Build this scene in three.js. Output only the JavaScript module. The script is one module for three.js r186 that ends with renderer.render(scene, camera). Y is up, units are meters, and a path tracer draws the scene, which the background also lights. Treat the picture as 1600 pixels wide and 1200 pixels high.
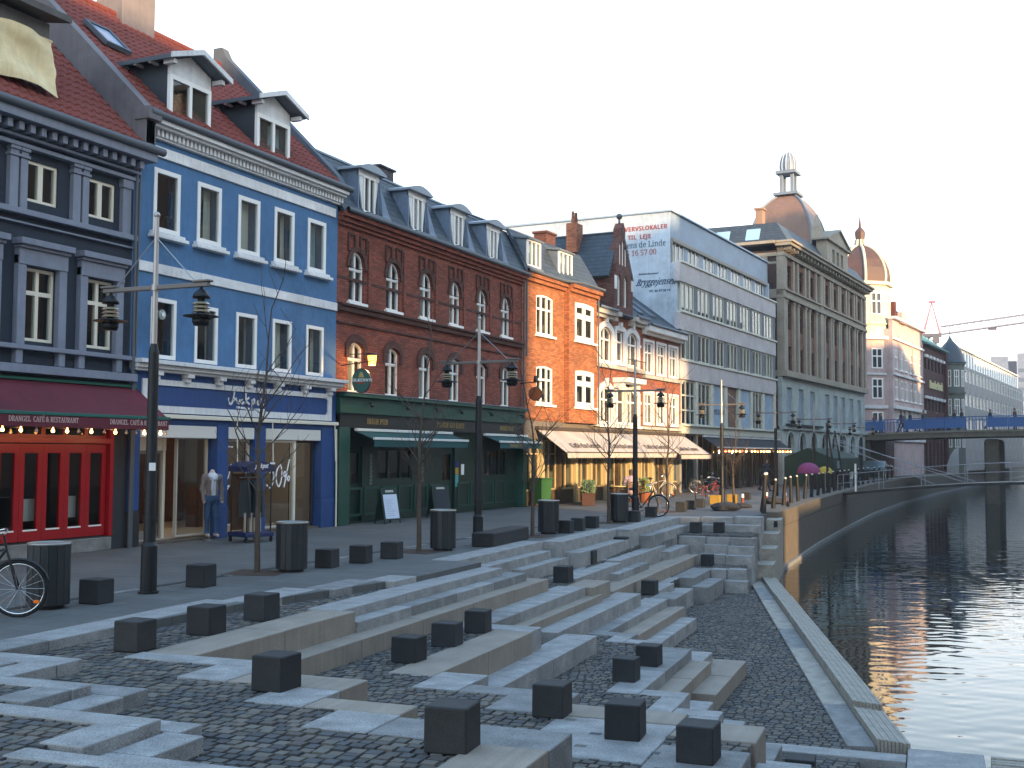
import * as THREE from 'three';
import { mergeGeometries } from 'three/addons/utils/BufferGeometryUtils.js';
import { RoundedBoxGeometry } from 'three/addons/geometries/RoundedBoxGeometry.js';
import { TextGeometry } from 'three/addons/geometries/TextGeometry.js';
import { FontLoader } from 'three/addons/loaders/FontLoader.js';
import { ImprovedNoise } from 'three/addons/math/ImprovedNoise.js';
import { MarchingCubes } from 'three/addons/objects/MarchingCubes.js';

// ---------- camera, sky, sun, exposure ----------
const scene = new THREE.Scene();
const camera = new THREE.PerspectiveCamera(36.87, 4 / 3, 0.1, 1500);
camera.position.set(0, 2.0, 0);
camera.rotation.order = 'YXZ';
camera.rotation.set(Math.atan(107 / 1800), 24 * Math.PI / 180, 0.0048);
const renderer = new THREE.WebGLRenderer({ antialias: true });
renderer.toneMapping = THREE.LinearToneMapping;
renderer.toneMappingExposure = 2.3;
renderer.shadowMap.enabled = true;

const SUN = new THREE.Vector3(0.80, 0.155, 0.50).normalize();      // low winter sun beyond the far bank
{
  const W = 512, H = 256, d = new Float32Array(W * H * 4);
  const hor = [1.40, 1.34, 1.24], mid = [0.74, 0.93, 1.08], zen = [0.22, 0.42, 0.72];
  for (let j = 0; j < H; j++) for (let i = 0; i < W; i++) {
    const el = (j + 0.5) / H * Math.PI - Math.PI / 2, az = ((i + 0.5) / W - 0.5) * 2 * Math.PI;
    const dx = Math.cos(el) * Math.cos(az), dy = Math.sin(el), dz = Math.cos(el) * Math.sin(az);
    const s = Math.max(0, dx * SUN.x + dy * SUN.y + dz * SUN.z);
    const a = THREE.MathUtils.smoothstep(dy, 0.0, 0.26), b = THREE.MathUtils.smoothstep(dy, 0.3, 0.9);
    const glow = 0.5 * Math.pow(s, 6) + 0.9 * Math.pow(s, 40);
    for (let c = 0; c < 3; c++) {
      let v = hor[c] + (mid[c] - hor[c]) * a; v += (zen[c] - v) * b;
      v += glow * [1, 0.82, 0.6][c];
      if (dy < 0) v = v * (1 - Math.min(1, -dy * 4)) + 0.25 * Math.min(1, -dy * 4);
      d[(j * W + i) * 4 + c] = v;
    }
    d[(j * W + i) * 4 + 3] = 1;
  }
  const t = new THREE.DataTexture(d, W, H, THREE.RGBAFormat, THREE.FloatType);
  t.mapping = THREE.EquirectangularReflectionMapping; t.magFilter = t.minFilter = THREE.LinearFilter; t.needsUpdate = true;
  scene.background = t; scene.environment = t;
}
const sun = new THREE.DirectionalLight(new THREE.Color().setRGB(1, 0.68, 0.35), 5);
sun.position.copy(SUN).multiplyScalar(200).add(new THREE.Vector3(0, 0, -50)); sun.target.position.set(0, 0, -50);
sun.castShadow = true; sun.shadow.radius = 2.5; sun.shadow.mapSize.set(4096, 4096);
Object.assign(sun.shadow.camera, { left: -130, right: 130, top: 60, bottom: -60, near: 1, far: 500 });
scene.add(sun, sun.target);
scene.fog = new THREE.FogExp2('#dfe6f0', 0.0004);                    // thin winter haze down the street

// ---------- helpers ----------
let seed = 12345;
const rnd = () => { seed = (seed * 1664525 + 1013904223) >>> 0; return seed / 4294967296; };
const rr = (a, b) => a + (b - a) * rnd();
const V3 = (x, y, z) => new THREE.Vector3(x, y, z);
const RAD = Math.PI / 180;
const noise = new ImprovedNoise();
function metric(g) {                                   // non-indexed, uv in metres by the side a face points to
  g = g.index ? g.toNonIndexed() : g;
  const p = g.attributes.position, n = g.attributes.normal, uv = new Float32Array(p.count * 2);
  for (let i = 0; i < p.count; i++) {
    const ax = Math.abs(n.getX(i)), ay = Math.abs(n.getY(i)), az = Math.abs(n.getZ(i));
    if (ay >= ax && ay >= az) { uv[2 * i] = p.getX(i); uv[2 * i + 1] = p.getZ(i); }
    else if (ax > az) { uv[2 * i] = p.getZ(i); uv[2 * i + 1] = p.getY(i); }
    else { uv[2 * i] = p.getX(i); uv[2 * i + 1] = p.getY(i); }
  }
  const o = new THREE.BufferGeometry();
  o.setAttribute('position', p); o.setAttribute('normal', n); o.setAttribute('uv', new THREE.BufferAttribute(uv, 2));
  if (g.attributes.color) o.setAttribute('color', g.attributes.color);
  return o;
}
const join = (l) => { l = (Array.isArray(l) ? l : [l]).map(metric); return l.length > 1 ? mergeGeometries(l) : l[0]; };
const bx = (x0, x1, y0, y1, z0, z1) => new THREE.BoxGeometry(Math.abs(x1 - x0), Math.abs(y1 - y0), Math.abs(z1 - z0)).translate((x0 + x1) / 2, (y0 + y1) / 2, (z0 + z1) / 2);
const rbx = (x0, x1, y0, y1, z0, z1, r = 0.012) => new RoundedBoxGeometry(Math.abs(x1 - x0), Math.abs(y1 - y0), Math.abs(z1 - z0), 1, r).translate((x0 + x1) / 2, (y0 + y1) / 2, (z0 + z1) / 2);
const cyl = (r0, r1, h, x, y, z, n = 12) => new THREE.CylinderGeometry(r1, r0, h, n).translate(x, y + h / 2, z);   // r0 at the foot
const sph = (r, x, y, z, n = 10) => new THREE.SphereGeometry(r, n, Math.max(6, n * 0.7 | 0)).translate(x, y, z);
function bar(a, b, r0, r1 = r0, n = 8) {
  const d = V3().subVectors(b, a), g = new THREE.CylinderGeometry(r1, r0, d.length(), n);
  g.applyQuaternion(new THREE.Quaternion().setFromUnitVectors(V3(0, 1, 0), d.clone().normalize()));
  return g.translate((a.x + b.x) / 2, (a.y + b.y) / 2, (a.z + b.z) / 2);
}
const tube = (pts, r, seg = 0, n = 6, closed = false) => new THREE.TubeGeometry(new THREE.CatmullRomCurve3(pts, closed), seg || pts.length * 4, r, n, closed);
const poly = (pts) => { const s = new THREE.Shape(); pts.forEach(([x, y], i) => i ? s.lineTo(x, y) : s.moveTo(x, y)); return s; };
const slab = (pts, d, holes = []) => { const s = poly(pts); for (const h of holes) s.holes.push(poly(h)); return new THREE.ExtrudeGeometry(s, { depth: d, bevelEnabled: false }); };  // xy outline, z 0..d
function quadStrip(rows) {                              // rows of points -> smooth sheet
  const n = rows[0].length, pos = [], idx = [];
  rows.forEach((r) => r.forEach((p) => pos.push(p.x, p.y, p.z)));
  for (let j = 0; j < rows.length - 1; j++) for (let i = 0; i < n - 1; i++) { const a = j * n + i; idx.push(a, a + 1, a + n, a + 1, a + n + 1, a + n); }
  const g = new THREE.BufferGeometry(); g.setAttribute('position', new THREE.Float32BufferAttribute(pos, 3)); g.setIndex(idx); g.computeVertexNormals();
  g.setAttribute('uv', new THREE.Float32BufferAttribute(new Float32Array(pos.length / 3 * 2), 2));
  return g;
}
const taken = {};
const numbered = (n) => { const k = taken[n] = (taken[n] ?? -1) + 1; return k ? n + '_' + String(k).padStart(3, '0') : n; };
const shade = (o) => { o.castShadow = o.receiveShadow = true; return o; };
function part(name, geos, mat, parent, x = 0, y = 0, z = 0) {
  const m = shade(new THREE.Mesh(geos.isBufferGeometry && geos.attributes.uv && geos.userData.done ? geos : done(join(geos)), mat));
  m.name = name; m.position.set(x, y, z); parent.add(m); return m;
}
const done = (g) => { g.userData.done = true; return g; };
function thing(name, label, category, x = 0, y = 0, z = 0, turn = 0, group) {
  const o = new THREE.Group(); o.name = numbered(name); o.position.set(x, y, z); o.rotation.y = turn;
  o.userData = { label, category }; if (group) o.userData.group = group; scene.add(o); return o;
}
function structure(name, x = 0, y = 0, z = 0, turn = 0) {
  const o = new THREE.Group(); o.name = numbered(name); o.position.set(x, y, z); o.rotation.y = turn; o.userData = { kind: 'structure' }; scene.add(o); return o;
}
function copyOf(src, label, x, y, z, turn = 0) {
  const o = src.clone(); o.name = numbered(src.name.replace(/_\d+$/, '')); o.userData = { ...src.userData, label };
  o.position.set(x, y, z); o.rotation.y = turn; scene.add(o); return o;
}
// ---------- textures ----------
function tex(n, m, f, srgb = true, rep = 1) {           // f(i,j) -> [r,g,b] 0..1 (sRGB when srgb)
  const d = new Uint8Array(n * m * 4);
  for (let j = 0; j < m; j++) for (let i = 0; i < n; i++) { const c = f(i, j), k = (j * n + i) * 4; for (let q = 0; q < 3; q++) d[k + q] = Math.max(0, Math.min(255, c[q] * 255)); d[k + 3] = 255; }
  const t = new THREE.DataTexture(d, n, m, THREE.RGBAFormat); t.wrapS = t.wrapT = THREE.RepeatWrapping; t.magFilter = THREE.LinearFilter; t.minFilter = THREE.LinearMipmapLinearFilter; t.generateMipmaps = true;
  if (srgb) t.colorSpace = THREE.SRGBColorSpace; t.repeat.set(rep, rep); t.needsUpdate = true; return t;
}
// tileable noise on a torus of n pixels, s cells across
function tnoise(x, y, s, o = 0) { const a = x * s, b = y * s; const f = (u, v) => noise.noise(u + o * 17.3, v + o * 9.1, o); const wx = x, wy = y;
  return (f(a, b) * (1 - wx) + f(a - s, b) * wx) * (1 - wy) + (f(a, b - s) * (1 - wx) + f(a - s, b - s) * wx) * wy; }
const fbm = (x, y, s, o = 0) => tnoise(x, y, s, o) + 0.5 * tnoise(x, y, s * 2, o + 1) + 0.25 * tnoise(x, y, s * 4, o + 2);
const hash = (a, b) => { const v = Math.sin(a * 127.1 + b * 311.7) * 43758.5453; return v - Math.floor(v); };
const g3 = (v) => [v, v, v];
const N = 512;
const WAVES = []; { let q = 77; const r = () => { q = (q * 1664525 + 1013904223) >>> 0; return q / 4294967296; };
  for (let k = 0; k < 46; k++) { const f = Math.round(4 + 30 * Math.pow(r(), 1.3)), th = (r() - 0.5) * 1.5 + 1.35; WAVES.push([Math.round(f * Math.cos(th) * 1.0), Math.round(f * Math.sin(th)), 0.30 / (2 + f) * (0.6 + r()), r() * 6.28]); } }
const T = {};
T.blot = tex(N, N, (i, j) => g3(0.87 + 0.11 * fbm(i / N, j / N, 4) + 0.06 * fbm(i / N, j / N, 24, 3) + 0.05 * (hash(i, j) - 0.5) + 0.05 * tnoise(i / N, j / N * 0.06, 70, 9)), true, 1 / 5);       // plaster: patches and grain, 5 m
T.grainBump = tex(N, N, (i, j) => g3(0.5 + 0.3 * fbm(i / N, j / N, 48, 5) + 0.2 * (hash(i, j) - 0.5)), false, 1 / 2);
function brickTex(rep) {                                 // 32 bricks x 60 courses on 7.7 x 4 m
  const W = 1024, H = 1024, f = (i, j) => {
    const row = Math.floor(j / H * 60), fy = j / H * 60 - row, sx = i / W * 32 + (row % 2) * 0.5, col = Math.floor(sx) % 32, fx = sx - Math.floor(sx);
    const m = fy < 0.14 || fx < 0.05, r = hash(col, row), q = hash(row, col + 9);
    return { m, r, q, n: fbm(i / W, j / H, 5, 2) };
  };
  const c = tex(W, H, (i, j) => { const o = f(i, j); const k = 0.80 + 0.26 * o.r + 0.14 * o.n;
    return o.m ? [0.60 * (0.9 + 0.1 * o.n), 0.52, 0.47] : [k * 0.95, k * (0.86 + 0.10 * o.q), k * (0.85 + 0.10 * o.q)]; });
  const b = tex(W, H, (i, j) => { const o = f(i, j); return g3(o.m ? 0.2 : 0.75 + 0.25 * o.r * hash(i, j)); }, false);
  c.repeat.set(1 / 7.7, 1 / 4); b.repeat.set(1 / 7.7, 1 / 4); return [c, b];
}
const [brickC, brickB] = brickTex();
T.granite = tex(N, N, (i, j) => { const h = hash(i >> 1, j >> 1), g = hash(i, j + 7); const v = 0.80 + 0.16 * fbm(i / N, j / N, 6, 4) + (h > 0.82 ? -0.20 : h < 0.12 ? 0.10 : 0) + 0.06 * (g - 0.5);
  return [v * 1.0, v * 0.985, v * 0.96]; }, true, 1 / 1.6);
T.weather = tex(N, N, (i, j) => { const x = i / N, y = j / N; const st = tnoise(x, y * 0.0001, 40, 8) + 0.6 * tnoise(x, 0.5, 90, 2); const v = 0.84 + 0.10 * fbm(x, y, 5, 4) + 0.10 * st * (0.6 + 0.4 * tnoise(x, y, 6, 3)) + 0.08 * (hash(i >> 1, j >> 1) - 0.5);
  return [v, v * 0.96, v * 0.90]; }, true, 1 / 2.5);      // granite risers: rusty run-off streaks
T.slate = tex(N, N, (i, j) => { const row = Math.floor(j / N * 24), fy = j / N * 24 - row, sx = i / N * 20 + (row % 2) * 0.5, col = Math.floor(sx) % 20, fx = sx - Math.floor(sx); const e = fy < 0.10 || fx < 0.05;
  const v = e ? 0.55 : 0.82 + 0.16 * hash(col, row) + 0.08 * fbm(i / N, j / N, 5); return [v, v, v]; }, true, 1 / 4.5);
T.slateB = tex(N, N, (i, j) => { const row = Math.floor(j / N * 24), fy = j / N * 24 - row, sx = i / N * 20 + (row % 2) * 0.5, fx = sx - Math.floor(sx); return g3(fx < 0.05 ? 0.1 : 1 - fy * 0.8); }, false, 1 / 4.5);
T.pave = tex(1024, 1024, (i, j) => { const x = i / 1024, y = j / 1024, row = Math.floor(y * 18), fy = y * 18 - row, sx = x * 12 + (row % 3) / 3, fx = sx - Math.floor(sx); const e = fy < 0.035 || fx < 0.025;
  const v = (e ? 0.62 : 0.80 + 0.09 * hash(Math.floor(sx) % 12, row)) + 0.12 * fbm(x, y, 4, 6) + 0.05 * (hash(i, j) - 0.5); return [v, v * 0.99, v * 0.97]; }, true, 1 / 7.2);
T.wood = tex(N, N, (i, j) => { const x = i / N, y = j / N; const v = 0.8 + 0.18 * tnoise(x, y * 0.08, 60, 1) + 0.1 * fbm(x, y, 6, 2); return g3(v); }, true, 1);
T.wave = tex(1024, 1024, (i, j) => { const x = i / 1024 * 2 * Math.PI, y = j / 1024 * 2 * Math.PI; let v = 0;
  for (const [a, b, w, p] of WAVES) v += w * Math.sin(a * x + b * y + p); const c = fbm(i / 1024, j / 1024, 10, 7); return g3(0.5 + v * (0.75 + 0.6 * c)); }, false);
// ---------- materials ----------
const std = (color, o = {}) => new THREE.MeshStandardMaterial({ color, roughness: 0.85, ...o });
const plaster = (color, o = {}) => std(color, { map: T.blot, bumpMap: T.grainBump, bumpScale: 0.004, ...o });
const brick = (color) => std(color, { map: brickC, bumpMap: brickB, bumpScale: 0.006, roughness: 0.9 });
const M = {
  pave: std('#646666', { map: T.pave, roughness: 0.8 }),
  gran: std('#aeb0b2', { map: T.granite, roughness: 0.75 }),
  granB: std('#96989a', { map: T.granite, roughness: 0.8 }),
  granW: std('#a09b96', { map: T.weather, roughness: 0.85 }),
  coping: std('#b4afa6', { map: T.granite, roughness: 0.7 }),
  joint: std('#4a463f', { roughness: 1 }),
  cube: std('#2e2e30', { map: T.granite, roughness: 0.8 }),
  quayWall: std('#69645b', { map: T.weather, roughness: 0.85 }),
  asphalt: std('#3e3e40', { map: T.blot, roughness: 0.9 }),
  water: new THREE.MeshPhysicalMaterial({ color: '#14201f', roughness: 0.03, metalness: 0, ior: 1.33, bumpMap: null }),
  glass: new THREE.MeshPhysicalMaterial({ color: '#cfd8d8', roughness: 0.02, transmission: 1, thickness: 0, ior: 1.6 }),
  white: plaster('#ececec', { roughness: 0.6 }), whiteWood: std('#e2e0dc', { roughness: 0.45 }), creamWood: std('#d8d0bd', { roughness: 0.5 }),
  room: std('#9c9488', { roughness: 1 }), roomDark: std('#564f48', { roughness: 1 }), curtain: std('#d8d2c4', { roughness: 1 }), blind: std('#9db0b8', { roughness: 0.9 }),
  lead: std('#4c5158', { roughness: 0.6 }), zinc: std('#6f7b88', { roughness: 0.55, map: T.blot }), slate: std('#3a4550', { map: T.slate, bumpMap: T.slateB, bumpScale: 0.012, roughness: 0.6 }),
  black: std('#121314', { roughness: 0.45 }), iron: std('#171a1d', { roughness: 0.5, metalness: 0.3 }), steel: std('#949aa0', { roughness: 0.35, metalness: 0.8 }), rubber: std('#0e0e0e', { roughness: 0.9 }), chrome: std('#c8ccd0', { roughness: 0.2, metalness: 1 }),
};
const wt = T.wave; wt.repeat.set(1 / 10, 1 / 10); M.water.bumpMap = wt; M.water.bumpScale = 0.017;

// ---------- ground, terraces, quay, water ----------
const TF = 4 * RAD;                                       // the terraces lie 4 degrees off the street line
const tw = (w, u) => [w * Math.cos(TF) + -u * Math.sin(TF), -w * Math.sin(TF) - u * Math.cos(TF)];   // (w to the river, u up the street) -> world x, z
// sheet with a top at y and a skirt going down
function deck(name, pts, y, depth, mat, parent) {           // pts: [x, z] world
  const g = slab(pts.map(([x, z]) => [x, -z]), depth).rotateX(-Math.PI / 2).translate(0, y - depth, 0);
  return part(name, g, mat, parent);
}
const WALL = [[-6.6, -34.6], [-7.9, -39.5], [-8.6, -52], [-9.0, -63], [-9.5, -80], [-9.4, -101], [-8.4, -125], [-6.4, -160], [-2.5, -215], [6, -330]];
const prom = structure('promenade');
{
  const edge = [[-8.85, 4], [-8.85, 9.2], [-8.55, 13.3], [-7.8, 17], [-7.75, 19.7], [-8.55, 19.75], [-8.5, 24.75], [-8.1, 24.8], [-8.05, 29.55], [-7.75, 29.6], [-7.7, 35.95], [-6.6, 36.3], [-5.9, 37.0], [-5.4, 37.8], [-5.15, 38.8]].map(([w, u]) => tw(w, u));
  deck('paving', [[-60, 20], [-30, 20], ...edge.slice(0, 1).map(([x]) => [x, 20]), ...edge, ...WALL.slice(1).map(([x, z]) => [x - 0.25, z]), [6, -500], [-260, -500], [-260, 20]], 0, 4, M.pave, prom);
}
for (let k = 0; k < 42; k++) {                              // gutter of long stones beside the lamps
  const u = 7 + k, w = -11.2 + (u - 7) * 0.055, [x0, z0] = tw(w, u), [x1, z1] = tw(w + 0.055, u + 1), m = part('gutter_stone', bx(-0.07, 0.07, -0.03, 0.005, -0.492, 0.492), k % 3 ? M.cube : M.granB, prom, (x0 + x1) / 2, 0, (z0 + z1) / 2); m.rotation.y = Math.atan2(x1 - x0, z1 - z0);
}
function blocks(parent, list) {                             // [w0, w1, u0, u1, top, bottom, riser?]
  for (const [w0, w1, u0, u1, top, bot, kind] of list) {
    const along = (u1 - u0) >= (w1 - w0), L = along ? u1 - u0 : w1 - w0, n = Math.max(1, Math.round(L / 1.9)), gap = 0.006;
    for (let k = 0; k < n; k++) {
      const a = k / n * L + (k ? gap / 2 : 0), b = (k + 1) / n * L - (k < n - 1 ? gap / 2 : 0), dy = rr(-0.004, 0.004);
      const g = along ? rbx(w0, w1, bot, top + dy, -(u0 + b), -(u0 + a), 0.014) : rbx(w0 + a, w0 + b, bot, top + dy, -u1, -u0, 0.014);
      const m = kind === 1 ? M.granW : rnd() < 0.3 ? M.granB : M.gran;
      part('granite_block', g, m, parent);
    }
  }
}
const stepsUpper = structure('upper_steps', 0, 0, 0, TF), stepsMid = structure('middle_steps', 0, 0, 0, TF), stepsLow = structure('lower_steps', 0, 0, 0, TF), stepsNear = structure('foreground_steps', 0, 0, 0, TF);
blocks(stepsUpper, [
  [-9.2, -8.72, 4.6, 13.3, 0.012, -0.6], [-8.98, -8.42, 13.3, 14.9, 0.010, -0.6], [-8.62, -8.12, 14.9, 16.2, 0.011, -0.6], [-8.3, -7.8, 16.2, 17.0, 0.009, -0.6],
  [-7.72, -7.12, 10.12, 13.62, -0.088, -1.4, 1], [-7.85, -7.34, 13.63, 19.7, -0.086, -1.4], [-7.5, -7.08, 13.62, 20.3, -0.22, -1.4], [-7.35, -6.80, 11.3, 20.75, -0.362, -1.4, 1],
  [-8.75, -8.22, 19.72, 24.7, 0.012, -1.4], [-8.4, -7.95, 20.3, 24.4, -0.16, -1.4], [-8.2, -7.7, 21.9, 25.0, -0.34, -1.4],
  [-8.3, -7.8, 24.72, 29.5, 0.011, -1.4], [-8.0, -7.45, 25.0, 30.1, -0.24, -1.4], [-8.0, -7.42, 29.52, 35.7, 0.010, -1.4], [-7.6, -7.1, 30.4, 35.4, -0.2, -1.4],
  [-7.9, -6.85, 35.72, 36.3, 0.012, -1.4], [-6.84, -5.9, 36.1, 36.75, 0.009, -1.4], [-5.89, -5.05, 36.7, 37.4, 0.011, -1.4], [-7.1, -6.3, 35.42, 35.71, -0.19, -1.4], [-6.29, -4.95, 35.75, 36.09, -0.192, -1.4],
  // near zigzag of the upper kerb
  [-7.75, -6.1, 9.78, 10.10, -0.09, -1.4], [-6.62, -6.08, 9.12, 9.77, -0.089, -1.4], [-6.07, -4.9, 9.12, 9.64, -0.088, -1.4, 1], [-5.46, -4.9, 8.45, 9.11, -0.09, -1.4], [-4.89, -4.02, 8.46, 8.82, -0.088, -1.4, 1], [-4.56, -4.0, 7.84, 8.45, -0.09, -1.4], [-3.99, -2.56, 7.84, 8.40, -0.089, -1.4], [-3.12, -2.56, 5.4, 7.83, -0.087, -1.4, 1],
]);
blocks(stepsMid, [
  [-6.06, -5.47, 12.42, 15.95, -0.588, -2, 1], [-6.9, -6.33, 15.96, 21.6, -0.590, -2], [-6.32, -5.5, 15.97, 16.45, -0.589, -2], [-6.6, -6.1, 16.46, 22.0, -0.76, -2, 1], [-5.6, -5.05, 13.4, 17.9, -0.90, -2], [-6.25, -5.72, 17.92, 23.6, -0.902, -2],
  [-6.75, -6.18, 21.62, 22.9, -0.589, -2, 1], [-7.5, -6.93, 22.92, 26.7, -0.588, -2], [-7.1, -6.72, 25.6, 28.6, -0.74, -2], [-7.6, -6.98, 26.72, 31.7, -0.55, -2], [-7.65, -7.1, 31.72, 33.9, -0.45, -2], [-7.2, -6.75, 31.2, 33.8, -0.68, -2], [-6.9, -6.35, 23.7, 33.3, -0.902, -2, 1],
  [-7.09, -6.3, 33.9, 34.35, -0.44, -2], [-6.29, -5.6, 34.1, 34.55, -0.45, -2], [-5.59, -4.85, 34.0, 34.5, -0.455, -2], [-6.3, -5.6, 33.78, 34.09, -0.66, -2], [-5.59, -4.85, 33.7, 33.99, -0.68, -2], [-6.34, -5.6, 33.35, 33.77, -0.9, -2], [-5.59, -4.85, 33.3, 33.69, -0.91, -2],
  // near zigzag
  [-6.06, -4.9, 12.40, 12.72, -0.592, -2], [-5.46, -4.9, 11.78, 12.39, -0.588, -2], [-4.89, -3.62, 11.76, 12.14, -0.59, -2], [-4.3, -3.62, 11.05, 11.75, -0.588, -2], [-3.61, -2.32, 11.05, 11.56, -0.59, -2, 1], [-3.5, -2.32, 9.6, 11.04, -0.591, -2], [-2.31, -1.52, 10.62, 11.27, -0.588, -2, 1], [-2.31, -1.52, 9.2, 10.3, -0.592, -2], [-1.51, -0.9, 10.2, 10.6, -0.75, -2],
]);
blocks(stepsLow, [
  [-5.95, -5.44, 19.62, 24.9, -1.158, -3], [-5.85, -5.28, 24.92, 26.15, -1.160, -3], [-6.5, -5.95, 26.17, 28.0, -1.158, -3], [-6.6, -6.1, 28.02, 29.3, -1.16, -3], [-6.3, -5.72, 29.32, 32.0, -1.159, -3], [-5.5, -5.08, 20.6, 25.0, -1.32, -3, 1], [-5.3, -4.75, 19.9, 24.6, -1.49, -3], [-6.05, -5.6, 25.2, 28.6, -1.34, -3], [-5.75, -5.3, 29.0, 31.2, -1.34, -3],
  [-5.71, -5.3, 31.6, 32.0, -1.15, -3], [-5.29, -4.8, 31.75, 32.15, -1.152, -3], [-5.29, -4.7, 31.35, 31.74, -1.42, -3],
  // near zigzag
  [-5.75, -4.9, 19.60, 20.0, -1.161, -3], [-5.22, -4.9, 18.95, 19.59, -1.158, -3], [-4.89, -4.29, 18.95, 19.31, -1.16, -3], [-4.5, -4.29, 18.4, 18.94, -1.158, -3], [-4.28, -3.7, 18.38, 18.73, -1.159, -3], [-4.12, -3.68, 15.02, 18.37, -1.160, -3], [-3.67, -3.05, 15.0, 15.32, -1.158, -3], [-3.36, -3.04, 14.04, 14.99, -1.16, -3], [-3.03, -2.45, 14.04, 14.38, -1.159, -3], [-2.80, -2.44, 13.0, 14.03, -1.16, -3], [-2.43, -1.85, 12.95, 13.35, -1.158, -3], [-2.2, -1.84, 12.0, 12.94, -1.16, -3], [-1.83, -1.2, 11.9, 12.3, -1.159, -3],
  [-3.9, -3.36, 15.6, 18.6, -1.32, -3, 1], [-3.6, -3.0, 17.0, 19.9, -1.5, -3, 1], [-4.0, -3.5, 18.6, 19.5, -1.32, -3], [-3.5, -2.95, 15.2, 16.5, -1.5, -3], [-2.95, -2.35, 14.25, 15.5, -1.51, -3], [-2.4, -1.75, 13.3, 14.4, -1.5, -3], [-1.8, -1.1, 12.3, 13.5, -1.52, -3],
]);
blocks(stepsNear, [
  [-9.6, -7.64, 8.72, 9.06, 0.02, -1], [-8.02, -7.64, 8.14, 8.71, 0.021, -1], [-8.02, -6.17, 7.80, 8.13, 0.02, -1], [-6.46, -6.15, 7.25, 7.79, 0.021, -1], [-6.46, -5.02, 6.96, 7.24, 0.02, -1], [-5.13, -4.8, 6.36, 6.95, 0.021, -1], [-5.13, -3.9, 6.02, 6.35, 0.02, -1],
  [-9.6, -6.47, 7.56, 7.79, 0.10, -1], [-6.82, -6.47, 7.05, 7.55, 0.101, -1], [-6.82, -5.16, 6.70, 6.95, 0.10, -1], [-5.5, -5.14, 6.12, 6.69, 0.101, -1], [-5.5, -4.0, 5.8, 6.01, 0.10, -1], [-4.4, -4.0, 5.0, 5.79, 0.10, -1], [-9.6, -8.1, 8.14, 8.71, 0.022, -1],
]);
// cobbled terraces: bedding with single setts on top
const settG = (() => { const g = new THREE.BoxGeometry(1, 1, 1, 1, 1, 1), p = g.attributes.position; for (let i = 0; i < p.count; i++) if (p.getY(i) > 0) { p.setX(i, p.getX(i) * 0.86); p.setZ(i, p.getZ(i) * 0.86); } g.computeVertexNormals(); return done(metric(g)); })();
const settMats = ['#51504c', '#484a4c', '#5c5750', '#404041', '#635e57', '#4e4946'].map((c) => std(c, { roughness: 0.9 }));
const inside = (pts, x, y) => { let c = false; for (let i = 0, j = pts.length - 1; i < pts.length; j = i++) { const [xi, yi] = pts[i], [xj, yj] = pts[j]; if ((yi > y) !== (yj > y) && x < (xj - xi) * (y - yi) / (yj - yi) + xi) c = !c; } return c; };
function terrace(name, outline, level, holes, size) {        // outline in (w, u)
  const t = structure(name, 0, 0, 0, TF);
  const g = slab(outline.map(([w, u]) => [w, u]), 1.6).rotateX(-Math.PI / 2).translate(0, -1.6, 0); const p = g.attributes.position;
  for (let i = 0; i < p.count; i++) p.setY(i, p.getY(i) + level(-p.getZ(i)) - 0.02); g.computeVertexNormals();
  part('bedding', g, M.joint, t);
  let w0 = 1e9, w1 = -1e9, u0 = 1e9, u1 = -1e9; for (const [w, u] of outline) { w0 = Math.min(w0, w); w1 = Math.max(w1, w); u0 = Math.min(u0, u); u1 = Math.max(u1, u); }
  const all = [];
  let row = 0;
  for (let u = u0; u < u1; row++) {
    const du = size * rr(0.9, 1.1);
    for (let w = w0 + (row % 2) * size * 0.5; w < w1;) {
      const dw = size * rr(0.85, 1.3), cw = w + dw / 2, cu = u + du / 2 + rr(-0.008, 0.008); w += dw;
      if (!inside(outline, cw, cu) || holes.some(([a, b, c, d]) => cw > a - 0.03 && cw < b + 0.03 && cu > c - 0.03 && cu < d + 0.03)) continue;
      all.push([cw, cu, dw - 0.011, du - 0.011, rr(-0.006, 0.006), rr(-0.05, 0.05), rnd() * 6 | 0, Math.hypot(cw, cu)]);
    }
    u += du;
  }
  const px = (s) => { const [x, z] = tw(s[0], s[1]); const v = V3(x, level(s[1]), z).sub(camera.position); camera.updateMatrixWorld(); const q = v.clone().applyQuaternion(camera.quaternion.clone().invert()); return Math.abs(q.x / q.z) < 0.45 && q.y / q.z < 0.335 && q.z < 0; };
  all.forEach((s) => s.push(px(s) ? s[7] : s[7] + 100)); all.sort((a, b) => a[8] - b[8]);
  const near = all.slice(0, 300), far = all.slice(300), q = new THREE.Quaternion(), m4 = new THREE.Matrix4();
  for (const s of near) { const m = shade(new THREE.Mesh(settG, settMats[s[6]])); m.name = 'sett'; m.scale.set(s[2], 0.09, s[3]); m.position.set(s[0], level(s[1]) - 0.045 + s[4], -s[1]); m.rotation.y = s[5]; t.add(m); }
  const im = new THREE.InstancedMesh(settG, std('#ffffff', { roughness: 0.9 }), far.length); im.name = 'setts'; im.userData.kind = 'stuff'; shade(im);
  far.forEach((s, i) => { q.setFromAxisAngle(V3(0, 1, 0), s[5]); m4.compose(V3(s[0], level(s[1]) - 0.045 + s[4], -s[1]), q, V3(s[2], 0.09, s[3])); im.setMatrixAt(i, m4); im.setColorAt(i, settMats[s[6]].color); });
  t.add(im); return t;
}
const flat = (y) => () => y;
const t2lev = (u) => -0.60 + 0.20 * THREE.MathUtils.smoothstep(u, 24, 34);
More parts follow.
